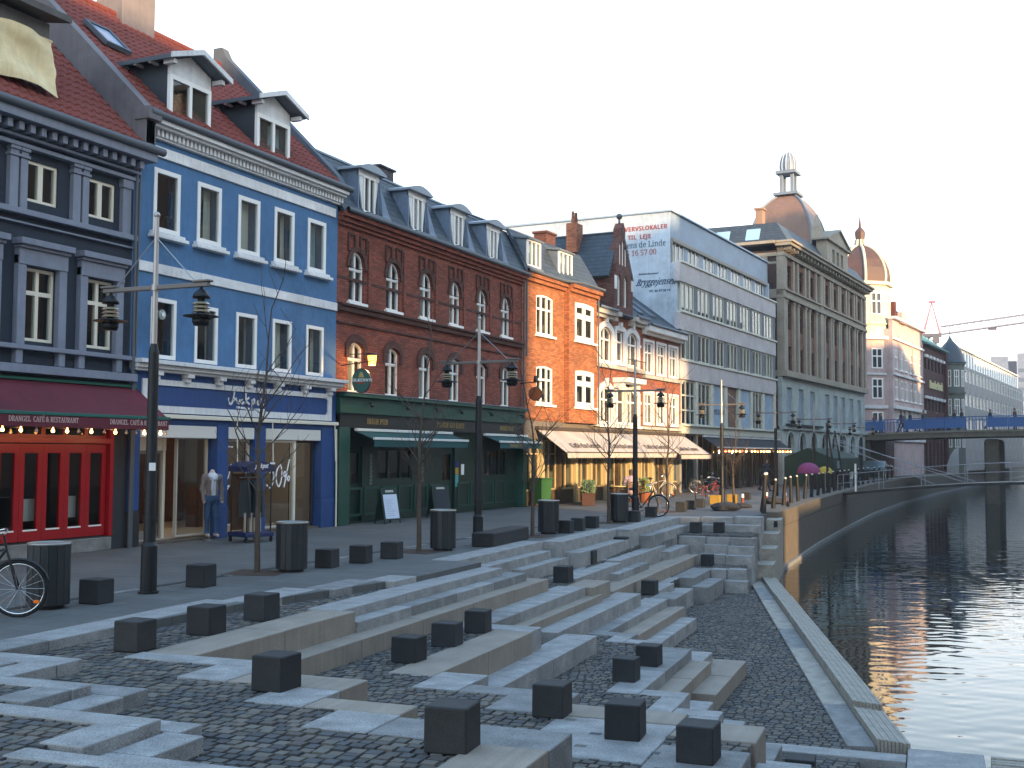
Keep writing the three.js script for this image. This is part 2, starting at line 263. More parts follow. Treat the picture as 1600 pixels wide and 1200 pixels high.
terrace('upper_cobbles', [[-9.0, 4], [-9.0, 12], [-8.75, 13.5], [-8.4, 15], [-7.6, 17.2], [-7.5, 13.3], [-7.45, 9.95], [-6.3, 9.95], [-6.3, 9.4], [-5.2, 9.4], [-5.2, 8.65], [-4.3, 8.65], [-4.3, 8.1], [-2.85, 8.1], [-2.85, 4]], flat(-0.10), [[-9.6, -6.3, 4, 7.7], [-6.4, -5.1, 4, 6.9], [-5.2, -3.95, 4, 6.1]], 0.115);
terrace('foreground_cobbles', [[-9.5, 7.6], [-6.7, 7.6], [-6.7, 6.8], [-5.4, 6.8], [-5.4, 5.95], [-4.2, 5.95], [-4.2, 4], [-9.5, 4]], flat(0.085), [], 0.115);
terrace('middle_cobbles', [[-7.2, 9.2], [-7.2, 21], [-8.0, 24], [-7.8, 35.6], [-6.8, 35.9], [-5, 36.2], [-5, 34.3], [-7.0, 34.1], [-7.4, 33.0], [-7.3, 23], [-6.6, 21.6], [-6.6, 16.2], [-5.8, 15.8], [-5.8, 12.55], [-5.2, 12.5], [-5.2, 11.9], [-3.9, 11.9], [-3.9, 11.3], [-2.5, 11.3], [-2.5, 10.8], [-1.6, 10.8], [-1.6, 4], [-2.7, 4], [-2.7, 8.2], [-4.1, 8.3], [-4.1, 8.9], [-5.0, 9]], t2lev, [], 0.115);
terrace('lower_cobbles', [[-5.6, 12.2], [-5.3, 17], [-6.0, 18.5], [-6.0, 23.5], [-6.9, 24], [-6.6, 33.5], [-5, 33.5], [-5, 31.9], [-6.1, 31.8], [-6.1, 26.2], [-5.6, 25], [-5.6, 19.8], [-5.05, 19.8], [-5.05, 19.1], [-4.4, 19.1], [-4.4, 18.55], [-3.9, 18.5], [-3.9, 15.15], [-3.2, 15.15], [-3.2, 14.2], [-2.6, 14.2], [-2.6, 13.1], [-2.0, 13.1], [-2.0, 12.1], [-1.2, 12.1], [-1.2, 9], [-3.4, 9]], flat(-1.17), [], 0.115);
const QI = [[-5.19, 34.92], [-1.07, 15.5]], QO = [[-4.51, 35.21], [-0.38, 15.77]];
terrace('quay_cobbles', [[-6.4, 12], [-6.4, 30], [-5.4, 31.8], [-4.75, 31.9], [-4.7, 32.4], [-0.9, 14.8], [-0.4, 12], [-0.4, 9], [-5, 9]], flat(-1.74), [[-2.3, 1.2, 15.0, 15.4]], 0.125);
// quay edge: flat inner flags and raised ribbed copings
const quay = structure('quay_edge');
{
  const A = tw(...QI[0]), B = tw(...QI[1]), dx = B[0] - A[0], dz = B[1] - A[1], L = Math.hypot(dx, dz), turn = Math.atan2(-dz, dx);
  const f = new THREE.Group(); f.name = 'coping_run'; f.position.set(A[0], 0, A[1]); f.rotation.y = turn; quay.add(f);   // local x along the edge, -z towards the river
  const sgn = -1;
  for (let k = 0; k < 8; k++) { const a = k * L / 8, b = (k + 1) * L / 8 - 0.008; part('flagstone', rbx(a, b, -2.6, -1.712 + rr(-0.004, 0.004), 0, sgn * 0.36, 0.012), k % 3 === 1 ? M.granB : M.coping, f); }
  const ribs = (a, b, top) => { const l = []; const n = 9, z0 = 0.37, wd = 0.42; for (let i = 0; i < n; i++) l.push(rbx(a, b, -2.6, top - 0.05 * (i / n) - (i % 2) * 0.006, sgn * (z0 + i * wd / n), sgn * (z0 + (i + 1) * wd / n - 0.004), 0.006)); return l; };
  const cuts = [0, 0.235, 0.46, 0.72, 0.9, 1.0];
  for (let k = 0; k < 5; k++) part('ribbed_coping', ribs(cuts[k] * L + 0.04, cuts[k + 1] * L - 0.04, [-1.60, -1.57, -1.56, -1.55, -1.62][k]), M.coping, f);
}
{
  const f = structure('quay_corner', 0, 0, 0, TF);
  const l = [[-2.25, -0.35, 15.02, 15.38, -1.725, -3], [-0.34, 0.55, 14.6, 15.7, -1.72, -3], [-0.2, 0.75, 13.2, 14.59, -1.73, -3], [0.56, 1.9, 13.8, 15.0, -1.70, -3], [1.2, 4.2, 12.6, 13.79, -1.68, -3], [-0.4, 1.19, 9, 13.19, -1.75, -3], [1.2, 12, 9, 12.59, -1.76, -3]];
  blocks(f, l);
  part('ribbed_coping', [0, 1, 2, 3, 4, 5].map((i) => rbx(0.6, 3.4, -2.4, -1.56 - 0.01 * i - (i % 2) * 0.006, -(14.98 - i * 0.09), -(14.9 - i * 0.09), 0.006)), M.coping, f).rotation.y = 0;
}
// canal wall, stepped ramp side and water
const canal = structure('canal_wall');
{
  for (let k = 1; k < WALL.length - 1; k++) {
    const [x0, z0] = WALL[k], [x1, z1] = WALL[k + 1], L = Math.hypot(x1 - x0, z1 - z0), n = k < 5 ? Math.max(2, Math.round(L / 2.4)) : Math.round(L / 9), turn = Math.atan2(-(z1 - z0), x1 - x0);
    for (let i = 0; i < n; i++) {
      const a = i / n, x = x0 + (x1 - x0) * a, z = z0 + (z1 - z0) * a, l = L / n - 0.012;
      const m = part('wall_stone', rbx(0, l, -3.5, -0.52, -0.25, 0.2, 0.012), M.quayWall, canal, x, 0, z); m.rotation.y = turn;
      const c = part('coping_stone', rbx(0, l, -0.51, 0.02, -0.3, 0.22, 0.014), M.quayWall, canal, x, 0, z); c.rotation.y = turn;
      const e = part('ledge_stone', rbx(0, l, -3.5, -1.86, 0.18, 0.32, 0.012), M.granB, canal, x, 0, z); e.rotation.y = turn;
    }
  }
  // stepped cheek between the quay and the promenade
  const P0 = tw(-4.75, 34.6), P1 = [-7.9, -39.7], n = 4;
  for (let k = 0; k < n; k++) { const a = k / n, b = (k + 1) / n, x0 = P0[0] + (P1[0] - P0[0]) * a, z0 = P0[1] + (P1[1] - P0[1]) * a, L = Math.hypot(P1[0] - P0[0], P1[1] - P0[1]) / n, turn = Math.atan2(-(P1[1] - P0[1]), P1[0] - P0[0]);
    const m = part('cheek_stone', rbx(0, L + 0.02, -3.5, -1.25 + k * 0.36, -0.75, 0.34 - k * 0.005, 0.02), M.coping, canal, x0, 0, z0); m.rotation.y = turn; }
}
const river = part('water', new THREE.PlaneGeometry(90, 520).rotateX(-Math.PI / 2).translate(30, -2.0, -235), M.water, scene); river.userData = { kind: 'structure' };
// ---------- facade kit: local x along the front, y up, z out to the street ----------
const sansB = await new FontLoader().loadAsync('fonts/droid/droid_sans_bold.typeface.json');
const serifR = await new FontLoader().loadAsync('fonts/droid/droid_serif_regular.typeface.json');
const serifB = await new FontLoader().loadAsync('fonts/droid/droid_serif_bold.typeface.json');
function lettering(str, size, mat, parent, x, y, z, { font = sansB, depth = 0.02, shear = 0, name = 'lettering', centre = false, stretch = 1, turn = 0 } = {}) {
  const g = new TextGeometry(str, { font, size, depth, curveSegments: 3, bevelEnabled: false });
  g.computeBoundingBox(); if (centre) g.translate(-(g.boundingBox.max.x + g.boundingBox.min.x) / 2, 0, 0);
  const m4 = new THREE.Matrix4().set(stretch, shear, 0, 0, 0, 1, 0, 0, 0, 0, 1, 0, 0, 0, 0, 1); g.applyMatrix4(m4);
  const m = part(name, g, mat, parent, x, y, z); m.rotation.y = turn; return m;
}
function building(name, label, x, z, az) { return thing(name, label, 'building', x, 0, z, (90 - az) * RAD); }
const archY = (x, w, h, rise) => { if (!rise) return h; const r = (w * w / 4 + rise * rise) / (2 * rise); return h - r + Math.sqrt(Math.max(0, r * r - (x - w / 2) ** 2)); };
function outline(x0, y0, w, h, rise = 0, inset = 0, n = 10) {
  const p = [[x0 + inset, y0 + inset], [x0 + w - inset, y0 + inset]];
  if (!rise) return [...p, [x0 + w - inset, y0 + h - inset], [x0 + inset, y0 + h - inset]];
  for (let i = 0; i <= n; i++) { const x = inset + (w - 2 * inset) * (1 - i / n); p.push([x0 + x, y0 + Math.max(inset, archY(x, w, h, rise) - inset)]); }
  return p;
}
function wall(parent, s0, s1, y0, y1, holes, mat, { z = 0, th = 0.35, name = 'wall' } = {}) {
  return part(name, slab([[s0, y0], [s1, y0], [s1, y1], [s0, y1]], th, holes.map(([s, y, w, h, r]) => outline(s, y, w, h, r || 0))).translate(0, 0, z - th), mat, parent);
}
const winCache = {};
// one window: the frame is the part, its panes and sill are the part's pieces
function win(parent, [s, y, w, h, rise = 0], { cols = 2, rows = [], fw = 0.07, mw = 0.06, mat = M.whiteWood, z = -0.12, sill = 0, curtain = 0, flatTree = false, name = 'window', glass = M.glass, depth = 0.08, sillMat, rot = 0 } = {}) {
  const key = [w.toFixed(2), h.toFixed(2), rise.toFixed(2), cols, rows.join(), fw, mw, depth].join('|');
  let c = winCache[key];
  if (!c) {
    const ys = [0, ...rows, 1].map((f) => f * h), cells = [];
    for (let j = 0; j < ys.length - 1; j++) for (let i = 0; i < cols; i++) {
      const top = j === ys.length - 2, x0 = i ? i * w / cols + mw / 2 : fw, x1 = i < cols - 1 ? (i + 1) * w / cols - mw / 2 : w - fw, yb = j ? ys[j] + mw / 2 : fw, yt = top ? h - fw : ys[j + 1] - mw / 2;
      const p = [[x0, yb], [x1, yb]];
      if (top && rise) for (let k = 0; k <= 6; k++) { const x = x1 + (x0 - x1) * k / 6; p.push([x, Math.max(yb + 0.02, archY(x, w, h, rise) - fw)]); } else p.push([x1, yt], [x0, yt]);
      cells.push(p);
    }
    c = winCache[key] = { frame: done(join(slab(outline(0, 0, w, h, rise), depth, cells))), panes: cells.map((p) => done(join(new THREE.ShapeGeometry(poly(p))))), sill: done(join(rbx(-0.09, w + 0.09, -0.10, -0.005, 0, 0.24, 0.015))) };
  }
  const f = part(name, c.frame, mat, parent, s, y, z); f.rotation.x = rot;
  const P = flatTree ? parent : f;
  c.panes.forEach((g) => { const p = part('pane', g, glass, P, flatTree ? s : 0, flatTree ? y : 0, (flatTree ? z : 0) + depth * 0.5); if (flatTree) p.rotation.x = rot; });
  if (sill) part('sill', c.sill, sillMat || mat, P, flatTree ? s : 0, flatTree ? y : 0, flatTree ? z : 0);
  if (curtain) {
    const k = Math.abs(curtain), cm = curtain > 0 ? M.curtain : M.blind, g = [];
    const drape = (a, b) => { const r0 = [], r1 = [], n = 14; for (let i = 0; i <= n; i++) { const x = a + (b - a) * i / n; r0.push(V3(x, 0.05, 0.03 * Math.sin(i * 2.1))); r1.push(V3(x, h - 0.08, 0.02 * Math.sin(i * 2.1 + 0.4))); } return quadStrip([r0, r1]); };
    if (k >= 1) g.push(drape(0.05, w - 0.05)); else { g.push(drape(0.05, w * k * 0.5), drape(w - w * k * 0.5, w - 0.05)); }
    part('curtain', g, cm, P, flatTree ? s : 0, flatTree ? y : 0, (flatTree ? z : 0) - 0.22);
  }
  return f;
}
function rooms(parent, s0, s1, floors, depth = 5, mat = M.room) {
  const l = [bx(s0 + 0.1, s1 - 0.1, floors[0], floors.at(-1), -depth, -depth + 0.1), bx(s0 + 0.05, s0 + 0.15, floors[0], floors.at(-1), -depth, -0.4), bx(s1 - 0.15, s1 - 0.05, floors[0], floors.at(-1), -depth, -0.4)];
  for (const y of floors) l.push(bx(s0 + 0.15, s1 - 0.15, y - 0.15, y + 0.02, -depth, -0.36));
  return part('interior', l, mat, parent);
}
function pantiles(parent, s0, s1, [zE, yE], [zR, yR], mat, name = 'roof') {
  const L = Math.hypot(zR - zE, yR - yE), tz = (zR - zE) / L, ty = (yR - yE) / L, nz = ty, ny = -tz, rows = Math.round(L / 0.31), cols = Math.round((s1 - s0) / 0.215), out = [];
  for (let r = 0; r < rows; r++) for (const [f, lift] of [[0, 0.045], [0.97, 0.012], [1.0, 0.0]]) {
    const line = []; const t = (r + f) / rows * L;
    for (let i = 0; i <= cols * 6; i++) { const ph = (i % 6) / 6, h = lift + 0.032 * (ph < 0.5 ? Math.sin(ph * 2 * Math.PI) : -0.4 * Math.sin((ph - 0.5) * 2 * Math.PI)) + 0.006 * Math.sin(r * 12.9 + Math.floor(i / 6) * 78.2); line.push(V3(s0 + (s1 - s0) * i / (cols * 6), yE + ty * t + ny * h, zE + tz * t + nz * h)); }
    out.push(line);
  }
  const back = bx(s0, s1, 0, L, -0.12, -0.04).rotateX(-Math.atan2(-tz, ty)).translate(0, yE, zE);
  return part(name, [quadStrip(out), back], mat, parent);
}
const plane4 = (a, b, c, d, th = 0.08) => {                // thick sheet through four points
  const n = V3().crossVectors(V3().subVectors(b, a), V3().subVectors(d, a)).normalize().multiplyScalar(th), P = [a, b, c, d], Q = P.map((p) => p.clone().sub(n)), g = new THREE.BufferGeometry(), f = [], q = (i, j, k, l) => f.push(i, j, k, i, k, l);
  q(P[0], P[1], P[2], P[3]); q(Q[3], Q[2], Q[1], Q[0]); for (let i = 0; i < 4; i++) { const j = (i + 1) % 4; q(P[j], P[i], Q[i], Q[j]); }
  g.setAttribute('position', new THREE.Float32BufferAttribute(f.flatMap((p) => [p.x, p.y, p.z]), 3)); g.setAttribute('uv', new THREE.Float32BufferAttribute(new Float32Array(f.length * 2), 2)); g.computeVertexNormals(); return g;
};
const sheet = (a, b, c, d, th) => plane4(V3(...a), V3(...b), V3(...c), V3(...d), th);
function stroke(paths, r, mat, parent, x, y, z, name = 'lettering', sc = 1) {      // painted or cut script letters from pen strokes
  const g = paths.map((p) => tube(p.map(([a, b]) => V3(a * sc, b * sc, 0)), r, p.length * 5, 5)); const m = part(name, g, mat, parent, x, y, z); m.scale.z = 0.4; return m;
}
const redTile = std('#833e32', { map: T.blot, roughness: 0.85 });

// ---------- A: dark slate-blue house with the red restaurant front ----------
{
  const b = building('slate_blue_house', 'slate blue house with red restaurant doors and a maroon awning', -17, 0, 0);
  const dark = plaster('#28313f'), light = plaster('#868c9c', { roughness: 0.7 }), cream = M.creamWood, red = std('#8f0a12', { roughness: 0.35 });
  const cols = [12.6, 14.18, 15.74, 17.28], up = cols.map((s) => [s, 6.67, 0.8, 0.78]), lo = cols.map((s) => [s, 4.04, 0.79, 1.38]);
  wall(b, 9, 18.6, 3.3, 8.35, [...up, ...lo], dark);
  rooms(b, 9, 18.6, [0.05, 3.3, 6.2, 8.5], 5, M.roomDark);
  up.forEach((w, i) => win(b, w, { mat: cream, fw: 0.06, mw: 0.12, curtain: i === 3 ? 0.4 : 0 }));
  lo.forEach((w, i) => win(b, w, { mat: cream, rows: [0.66], fw: 0.06, mw: 0.08, curtain: i % 2 ? 0.35 : 0 }));
  for (const s of cols) {
    for (const [a, c] of [[-0.44, -0.24], [-0.19, -0.02]]) part('pilaster', [rbx(s + a, s + c, 6.45, 7.42, -0.01, 0.10), rbx(s + a - 0.03, s + c + 0.03, 7.42, 7.48, -0.01, 0.13), rbx(s + a - 0.02, s + c + 0.02, 7.54, 7.61, -0.01, 0.14), rbx(s + a, s + c, 7.48, 7.54, -0.01, 0.11)], light, b);
    part('window_surround', [rbx(s - 0.2, s - 0.005, 3.95, 5.62, -0.01, 0.12), rbx(s + 0.795, s + 0.99, 3.95, 5.62, -0.01, 0.12), rbx(s - 0.2, s + 0.99, 5.44, 5.74, -0.012, 0.14), rbx(s - 0.26, s + 1.05, 5.80, 5.92, -0.01, 0.26), rbx(s - 0.22, s + 1.01, 5.74, 5.80, -0.01, 0.19)], light, b);
    for (const q of [-0.2, 0.83]) part('apron_panel', rbx(s + q, s + q + 0.16, 3.6, 3.9, -0.01, 0.12), light, b);
  }
  part('pilaster', [rbx(18.2, 18.44, 6.45, 7.42, -0.01, 0.10), rbx(18.17, 18.47, 7.42, 7.6, -0.01, 0.13)], light, b);
  part('string_course', [rbx(9, 18.6, 6.36, 6.47, -0.01, 0.16), rbx(9, 18.6, 6.2, 6.24, -0.01, 0.08), rbx(9, 18.6, 3.86, 3.95, -0.01, 0.17), rbx(9, 18.6, 3.42, 3.58, -0.01, 0.24)], light, b);
  part('cornice', [rbx(9, 18.6, 7.61, 7.69, -0.01, 0.16), rbx(9, 18.62, 7.76, 7.82, -0.01, 0.2), rbx(9, 18.75, 8.02, 8.2, -0.01, 0.5)], light, b);
  for (let s = 9.2; s < 18.6; s += 0.262) part('bracket', rbx(s, s + 0.12, 7.84, 8.0, -0.01, 0.38), light, b);
  part('gutter', tube([V3(9, 8.27, 0.52), V3(14, 8.27, 0.52), V3(18.9, 8.27, 0.52)], 0.09, 2, 8), M.lead, b);
  part('downpipe', tube([V3(18.52, 8.0, 0.16), V3(18.52, 4, 0.16), V3(18.58, 3.4, 0.12), V3(18.58, 0, 0.12)], 0.035, 10, 6), M.lead, b);
  pantiles(b, 9, 18.62, [0.45, 8.25], [-4.2, 12.6], redTile);
  part('lead_flashing', [sheet([18.45, 8.5, 0.16], [18.66, 8.5, 0.2], [18.66, 12.72, -4.2], [18.45, 12.72, -4.2], 0.05)], M.lead, b);
  // tarpaulin-wrapped dormer and grey dormer
  const dm = part('dormer', [bx(14.9, 16.55, 9.0, 10.35, -2.2, -0.35), sheet([14.7, 10.5, 0.05], [16.75, 10.5, 0.05], [16.75, 10.95, -2.6], [14.7, 10.95, -2.6], 0.12)], std('#6a6765', { map: T.blot }), b);
  const tarp = std('#ecd6a6', { roughness: 0.8, map: T.blot });
  { const rows = []; for (let j = 0; j <= 14; j++) { const r = []; for (let i = 0; i <= 16; i++) { const u = i / 16, v = j / 14; r.push(V3(15.05 + 1.45 * u + 0.03 * Math.sin(v * 9 + u * 3), 8.86 + 1.12 * v + 0.05 * Math.sin(u * 4), -0.02 - 0.2 * v + 0.09 * Math.sin(v * 7 + u * 2.5) * Math.sin(u * 3.1) + 0.05 * noise.noise(u * 4, v * 4, 2))); } rows.push(r); }
    part('tarpaulin', [quadStrip(rows), sheet([15.03, 8.9, -0.05], [15.03, 10.0, -0.22], [15.03, 10.1, -1.5], [15.03, 9.9, -1.6], 0.05), sheet([15.03, 9.98, -0.2], [16.5, 9.98, -0.2], [16.5, 10.2, -1.4], [15.03, 10.2, -1.4], 0.04)], tarp, dm); }
  // street floor
  wall(b, 9, 18.6, 0, 3.3, [[13.0, 0.28, 5.2, 2.62]], std('#313439', { map: T.blot }), { th: 0.3 });
  part('plinth', rbx(9, 18.15, 0, 0.26, -0.2, 0.06), M.granB, b);
  part('door_surround', [bx(13.0, 18.2, 2.14, 2.24, -0.16, 0.02), bx(13.0, 13.1, 0.28, 2.9, -0.165, 0.021), bx(18.1, 18.2, 0.28, 2.9, -0.165, 0.021), bx(13.1, 18.1, 2.82, 2.9, -0.16, 0.018)], red, b);
  for (let k = 0; k < 9; k++) {
    const s = 13.12 + k * 0.551, f = [[s, 0.3], [s + 0.545, 0.3], [s + 0.545, 2.12], [s, 2.12]], h = [[s + 0.11, 0.5], [s + 0.43, 0.5], [s + 0.43, 1.95], [s + 0.11, 1.95]];
    const d = part('folding_door', slab(f, 0.06, [h]).translate(0, 0, -0.12), red, b);
    part('pane', new THREE.ShapeGeometry(poly(h)).translate(0, 0, -0.09), M.glass, d);
    part('glazing_bar', rbx(s + 0.1, s + 0.44, 0.485, 0.515, -0.07, -0.045, 0.005), M.whiteWood, d);
    const q = [[s + 0.05, 2.3], [s + 0.5, 2.3], [s + 0.5, 2.76], [s + 0.05, 2.76]];
    const tr = part('transom_light', slab([[s, 2.245], [s + 0.545, 2.245], [s + 0.545, 2.815], [s, 2.815]], 0.05, [q]).translate(0, 0, -0.12), red, b); part('pane', new THREE.ShapeGeometry(poly(q)).translate(0, 0, -0.1), M.glass, tr);
  }
  for (const [s, y] of [[16.1, 0.66], [17.15, 0.68], [15.2, 0.62], [14.1, 0.66]]) part('menu_card', [bx(s, s + 0.32, y, y + 0.42, -0.26, -0.25)], std('#cfd4d2', { roughness: 0.8 }), b);
  // awning
  const maroon = std('#6a1b2d', { roughness: 0.8, map: T.blot }), green = std('#18594c', { roughness: 0.7 });
  const aw = part('awning', [sheet([9, 2.66, 0.95], [18.72, 2.66, 0.95], [18.72, 3.3, 0.06], [9, 3.3, 0.06], 0.02), sheet([18.73, 2.66, 0.94], [18.73, 2.45, 0.94], [18.73, 3.0, 0.08], [18.73, 3.3, 0.08], 0.015)], maroon, b);
  part('trim', [rbx(9, 18.76, 2.625, 2.69, 0.94, 0.985), rbx(9, 18.74, 3.3, 3.36, 0.03, 0.12)], green, aw);
  part('valance', bx(9, 18.72, 2.42, 2.62, 0.955, 0.97), maroon, aw);
  for (const s of [11.9, 14.63, 17.05]) lettering('DRANGEL  CAFÉ & RESTAURANT', 0.095, std('#c9a9a4', { roughness: 0.7 }), aw, s, 2.505, 0.972, { depth: 0.006, font: serifR, stretch: 0.78 });
  const lit = std('#ffd9a0', { emissive: '#ffb060', emissiveIntensity: 7 }), off = std('#797570', { roughness: 0.3 });
  part('festoon_cable', tube([V3(9, 2.42, 0.93), V3(14, 2.40, 0.93), V3(18.7, 2.42, 0.93)], 0.008, 12, 5), M.black, aw);
  [[14.55, 1], [14.95, 1], [15.3, 0], [15.68, 1], [16.02, 1], [16.3, 0], [16.62, 1], [16.95, 0], [17.25, 1], [17.55, 0], [17.8, 0], [18.05, 1], [18.52, 1], [18.68, 0], [13.9, 1], [13.3, 1]].forEach(([s, on]) => {
    part('festoon_bulb', [sph(0.032, s, 2.35, 0.93, 8), cyl(0.014, 0.014, 0.04, s, 2.375, 0.93, 6)], on ? lit : off, aw);
    if (on) { const p = new THREE.PointLight(new THREE.Color().setRGB(1, 0.55, 0.22), 0.13, 0, 2); p.position.set(s, 2.30, 0.93); p.castShadow = true; b.add(p); }
  });
}

// ---------- B: blue house ----------
{
  const b = building('blue_house', 'tall blue house with white trim above a clothes shop', -17, 0, 0);
  const blue = plaster('#4f7aa6'), deep = plaster('#1b4683', { roughness: 0.6 }), w = M.white, relief = plaster('#f2f2f2', { bumpMap: T.grainBump, bumpScale: 0.012 });
  const c = [19.2, 20.63, 22.11, 23.56, 25.02], up = c.map((s) => [s, 6.72, 0.85, 1.38]), lo = c.map((s) => [s, 3.98, 0.80, 1.31]);
  wall(b, 18.6, 26.45, 3.6, 9.05, [...up, ...lo], blue);
  rooms(b, 18.6, 26.45, [0.05, 3.2, 6.1, 9.0], 6);
  const cur = [0, 0.7, 1, 0.5, -1];
  up.forEach((q, i) => { win(b, q, { cols: 1, fw: 0.1, curtain: cur[i], z: -0.06 }); part('sill', [rbx(q[0] - 0.14, q[0] + 1.0, 6.56, 6.64, -0.02, 0.17), rbx(q[0] - 0.1, q[0] + 0.95, 6.64, 6.715, -0.02, 0.10)], w, b); });
  lo.forEach((q, i) => { win(b, q, { cols: 1, fw: 0.085, curtain: [0, 0.2, -0.3, 1, 0.5][i], z: -0.06 }); });
  part('extractor_fan', [cyl(0.11, 0.11, 0.06, 0, 0, 0, 20).rotateX(Math.PI / 2), cyl(0.05, 0.05, 0.09, 0, 0, 0, 14).rotateX(Math.PI / 2)], M.whiteWood, b, 19.62, 4.95, -0.1);
  part('relief_band', rbx(18.8, 26.3, 8.33, 8.57, -0.01, 0.05), relief, b); part('relief_band', rbx(18.76, 26.43, 5.8, 6.02, -0.01, 0.05), relief, b);
  part('cornice', [rbx(18.7, 26.5, 8.96, 9.06, -0.01, 0.34), rbx(18.7, 26.5, 8.9, 8.96, -0.01, 0.26), rbx(18.65, 26.45, 8.70, 8.75, -0.01, 0.10)], w, b);
  for (let s = 18.7; s < 26.4; s += 0.135) part('dentil', bx(s, s + 0.075, 8.75, 8.9, -0.01, 0.16), w, b);
  part('gutter', tube([V3(18.65, 9.13, 0.36), V3(22, 9.13, 0.36), V3(26.6, 9.13, 0.36)], 0.085, 2, 8), M.lead, b);
  part('shop_cornice', [rbx(18.58, 26.58, 3.83, 3.92, -0.01, 0.36), rbx(18.6, 26.54, 3.74, 3.83, -0.01, 0.26), rbx(18.62, 26.5, 3.68, 3.74, -0.01, 0.18)], w, b);
  for (const s of [19.2, 20.2, 21.32, 22.45, 23.6, 24.78, 25.94]) part('bracket', [rbx(s, s + 0.22, 3.6, 3.69, 0, 0.22), rbx(s + 0.03, s + 0.19, 3.5, 3.6, 0, 0.15)], w, b);
  // sign band
  wall(b, 18.6, 26.45, 2.6, 3.7, [], deep, { th: 0.3, z: 0.02, name: 'sign_band' });
  part('sign_frame', slab([[18.95, 2.82], [26.2, 2.82], [26.2, 3.53], [18.95, 3.53]], 0.04, [[[19.1, 2.97], [25.95, 2.97], [26.03, 3.05], [26.03, 3.33], [25.95, 3.41], [19.1, 3.41]]]).translate(0, 0, 0.02), w, b);
  part('awning_rail', rbx(18.9, 26.46, 2.70, 2.79, 0.02, 0.12), M.creamWood, b);
  stroke([[[0, 0.14], [0.03, 0.02], [0.1, 0.0], [0.17, 0.1], [0.22, 0.3]], [[0.2, 0.08], [0.28, 0.14], [0.32, 0.06], [0.4, 0.03], [0.42, 0.12]], [[0.52, 0.13], [0.45, 0.08], [0.5, 0.02], [0.58, 0.06]], [[0.66, 0.28], [0.64, 0.03]], [[0.78, 0.18], [0.66, 0.1], [0.8, 0.02]], [[0.9, 0.14], [0.88, -0.14]], [[0.89, 0.1], [0.98, 0.15], [1.0, 0.06], [0.9, 0.04]], [[1.1, 0.08], [1.16, 0.13], [1.2, 0.06], [1.13, 0.03], [1.1, 0.08]], [[1.32, 0.26], [1.29, 0.06], [1.36, 0.03]], [[1.24, 0.16], [1.38, 0.17]], [[0.3, -0.07], [0.8, -0.09]], [[0.98, -0.1], [1.4, -0.1]]], 0.03, w, b, 21.85, 3.1, 0.03, 'lettering', 1.0);
  // shopfront: piers, shutters, glazing
  for (const [a, d] of [[18.62, 18.95], [21.48, 21.88], [22.9, 23.33], [25.78, 26.44]]) { part('pier', rbx(a, d, 0.75, 2.6, -0.3, 0.03), deep, b); part('pier_foot', rbx(a - 0.01, d + 0.01, 0, 0.75, -0.3, 0.045), a < 19 ? std('#252424') : deep, b); }
  part('fascia', bx(18.6, 26.45, 2.55, 2.72, -0.3, 0.0), deep, b);
  for (const [a, d] of [[18.97, 21.47], [21.9, 22.89], [23.35, 25.76]]) part('shutter_box', rbx(a, d, 2.28, 2.56, -0.28, 0.02, 0.02), std('#cfcbc3', { roughness: 0.5 }), b);
  const alu = std('#b9b3a6', { roughness: 0.4 });
  win(b, [21.9, 0.25, 0.98, 2.02], { cols: 1, fw: 0.04, mat: alu, z: -0.2, name: 'shop_window' });
  win(b, [23.35, 0.12, 1.3, 2.15], { cols: 1, fw: 0.045, mat: alu, z: -0.12, name: 'shop_window' });
  win(b, [24.75, 0.12, 1.0, 2.15], { cols: 1, fw: 0.045, mat: std('#25282e'), z: -0.28, name: 'shop_window' });
  part('door_post', [rbx(24.62, 24.72, 0.05, 2.3, -0.16, -0.04)], M.creamWood, b);
  // recessed entrance with glass door
  const dg = part('shop_door', slab([[19.2, 0.05], [20.3, 0.05], [20.3, 2.0], [19.2, 2.0]], 0.05, [outline(19.28, 0.25, 0.58, 1.68), outline(19.94, 0.12, 0.30, 1.82)]).translate(0, 0, -0.6), std('#7f786d', { roughness: 0.5 }), b);
  part('pane', [new THREE.PlaneGeometry(0.58, 1.68).translate(19.57, 1.09, -0.57), new THREE.PlaneGeometry(0.3, 1.82).translate(20.09, 1.03, -0.57)], M.glass, dg);
  part('push_plate', [rbx(19.3, 19.36, 0.75, 1.15, -0.55, -0.52), rbx(19.9, 19.95, 0.8, 1.1, -0.55, -0.52)], M.creamWood, dg);
  part('door_post', [rbx(20.28, 20.36, 0.05, 2.3, -0.62, -0.5), rbx(19.0, 20.4, 2.0, 2.3, -0.62, -0.52)], M.creamWood, b);
  win(b, [20.4, 0.1, 1.06, 2.2], { cols: 1, fw: 0.035, mat: alu, z: -0.3, name: 'shop_window' });
  part('shop_floor', [bx(18.95, 25.8, 0.0, 0.05, -5, -0.02)], std('#65594c', { map: T.blot }), b);
  part('shop_wall', [bx(18.95, 25.8, 0.05, 2.6, -4.6, -4.5), bx(20.5, 21.4, 0.05, 2.1, -3.2, -3.0), bx(23.6, 25.4, 0.05, 1.1, -2.6, -2.2)], std('#754c2e', { map: T.wood }), b);
  part('shop_ceiling', bx(18.95, 25.8, 2.5, 2.56, -4.5, -0.3), std('#b8b0a4'), b);
  for (const [s, z] of [[20, -2], [22.4, -1.6], [24.2, -1.8]]) { part('ceiling_lamp', cyl(0.09, 0.12, 0.06, s, 2.42, z, 14), std('#ffe2b8', { emissive: '#ffc98a', emissiveIntensity: 3 }), b); const p = new THREE.PointLight(new THREE.Color().setRGB(1, 0.72, 0.45), 0.9, 0, 2); p.position.set(s, 2.36, z); p.castShadow = true; b.add(p); }
  const white = std('#dedede', { roughness: 0.8 });
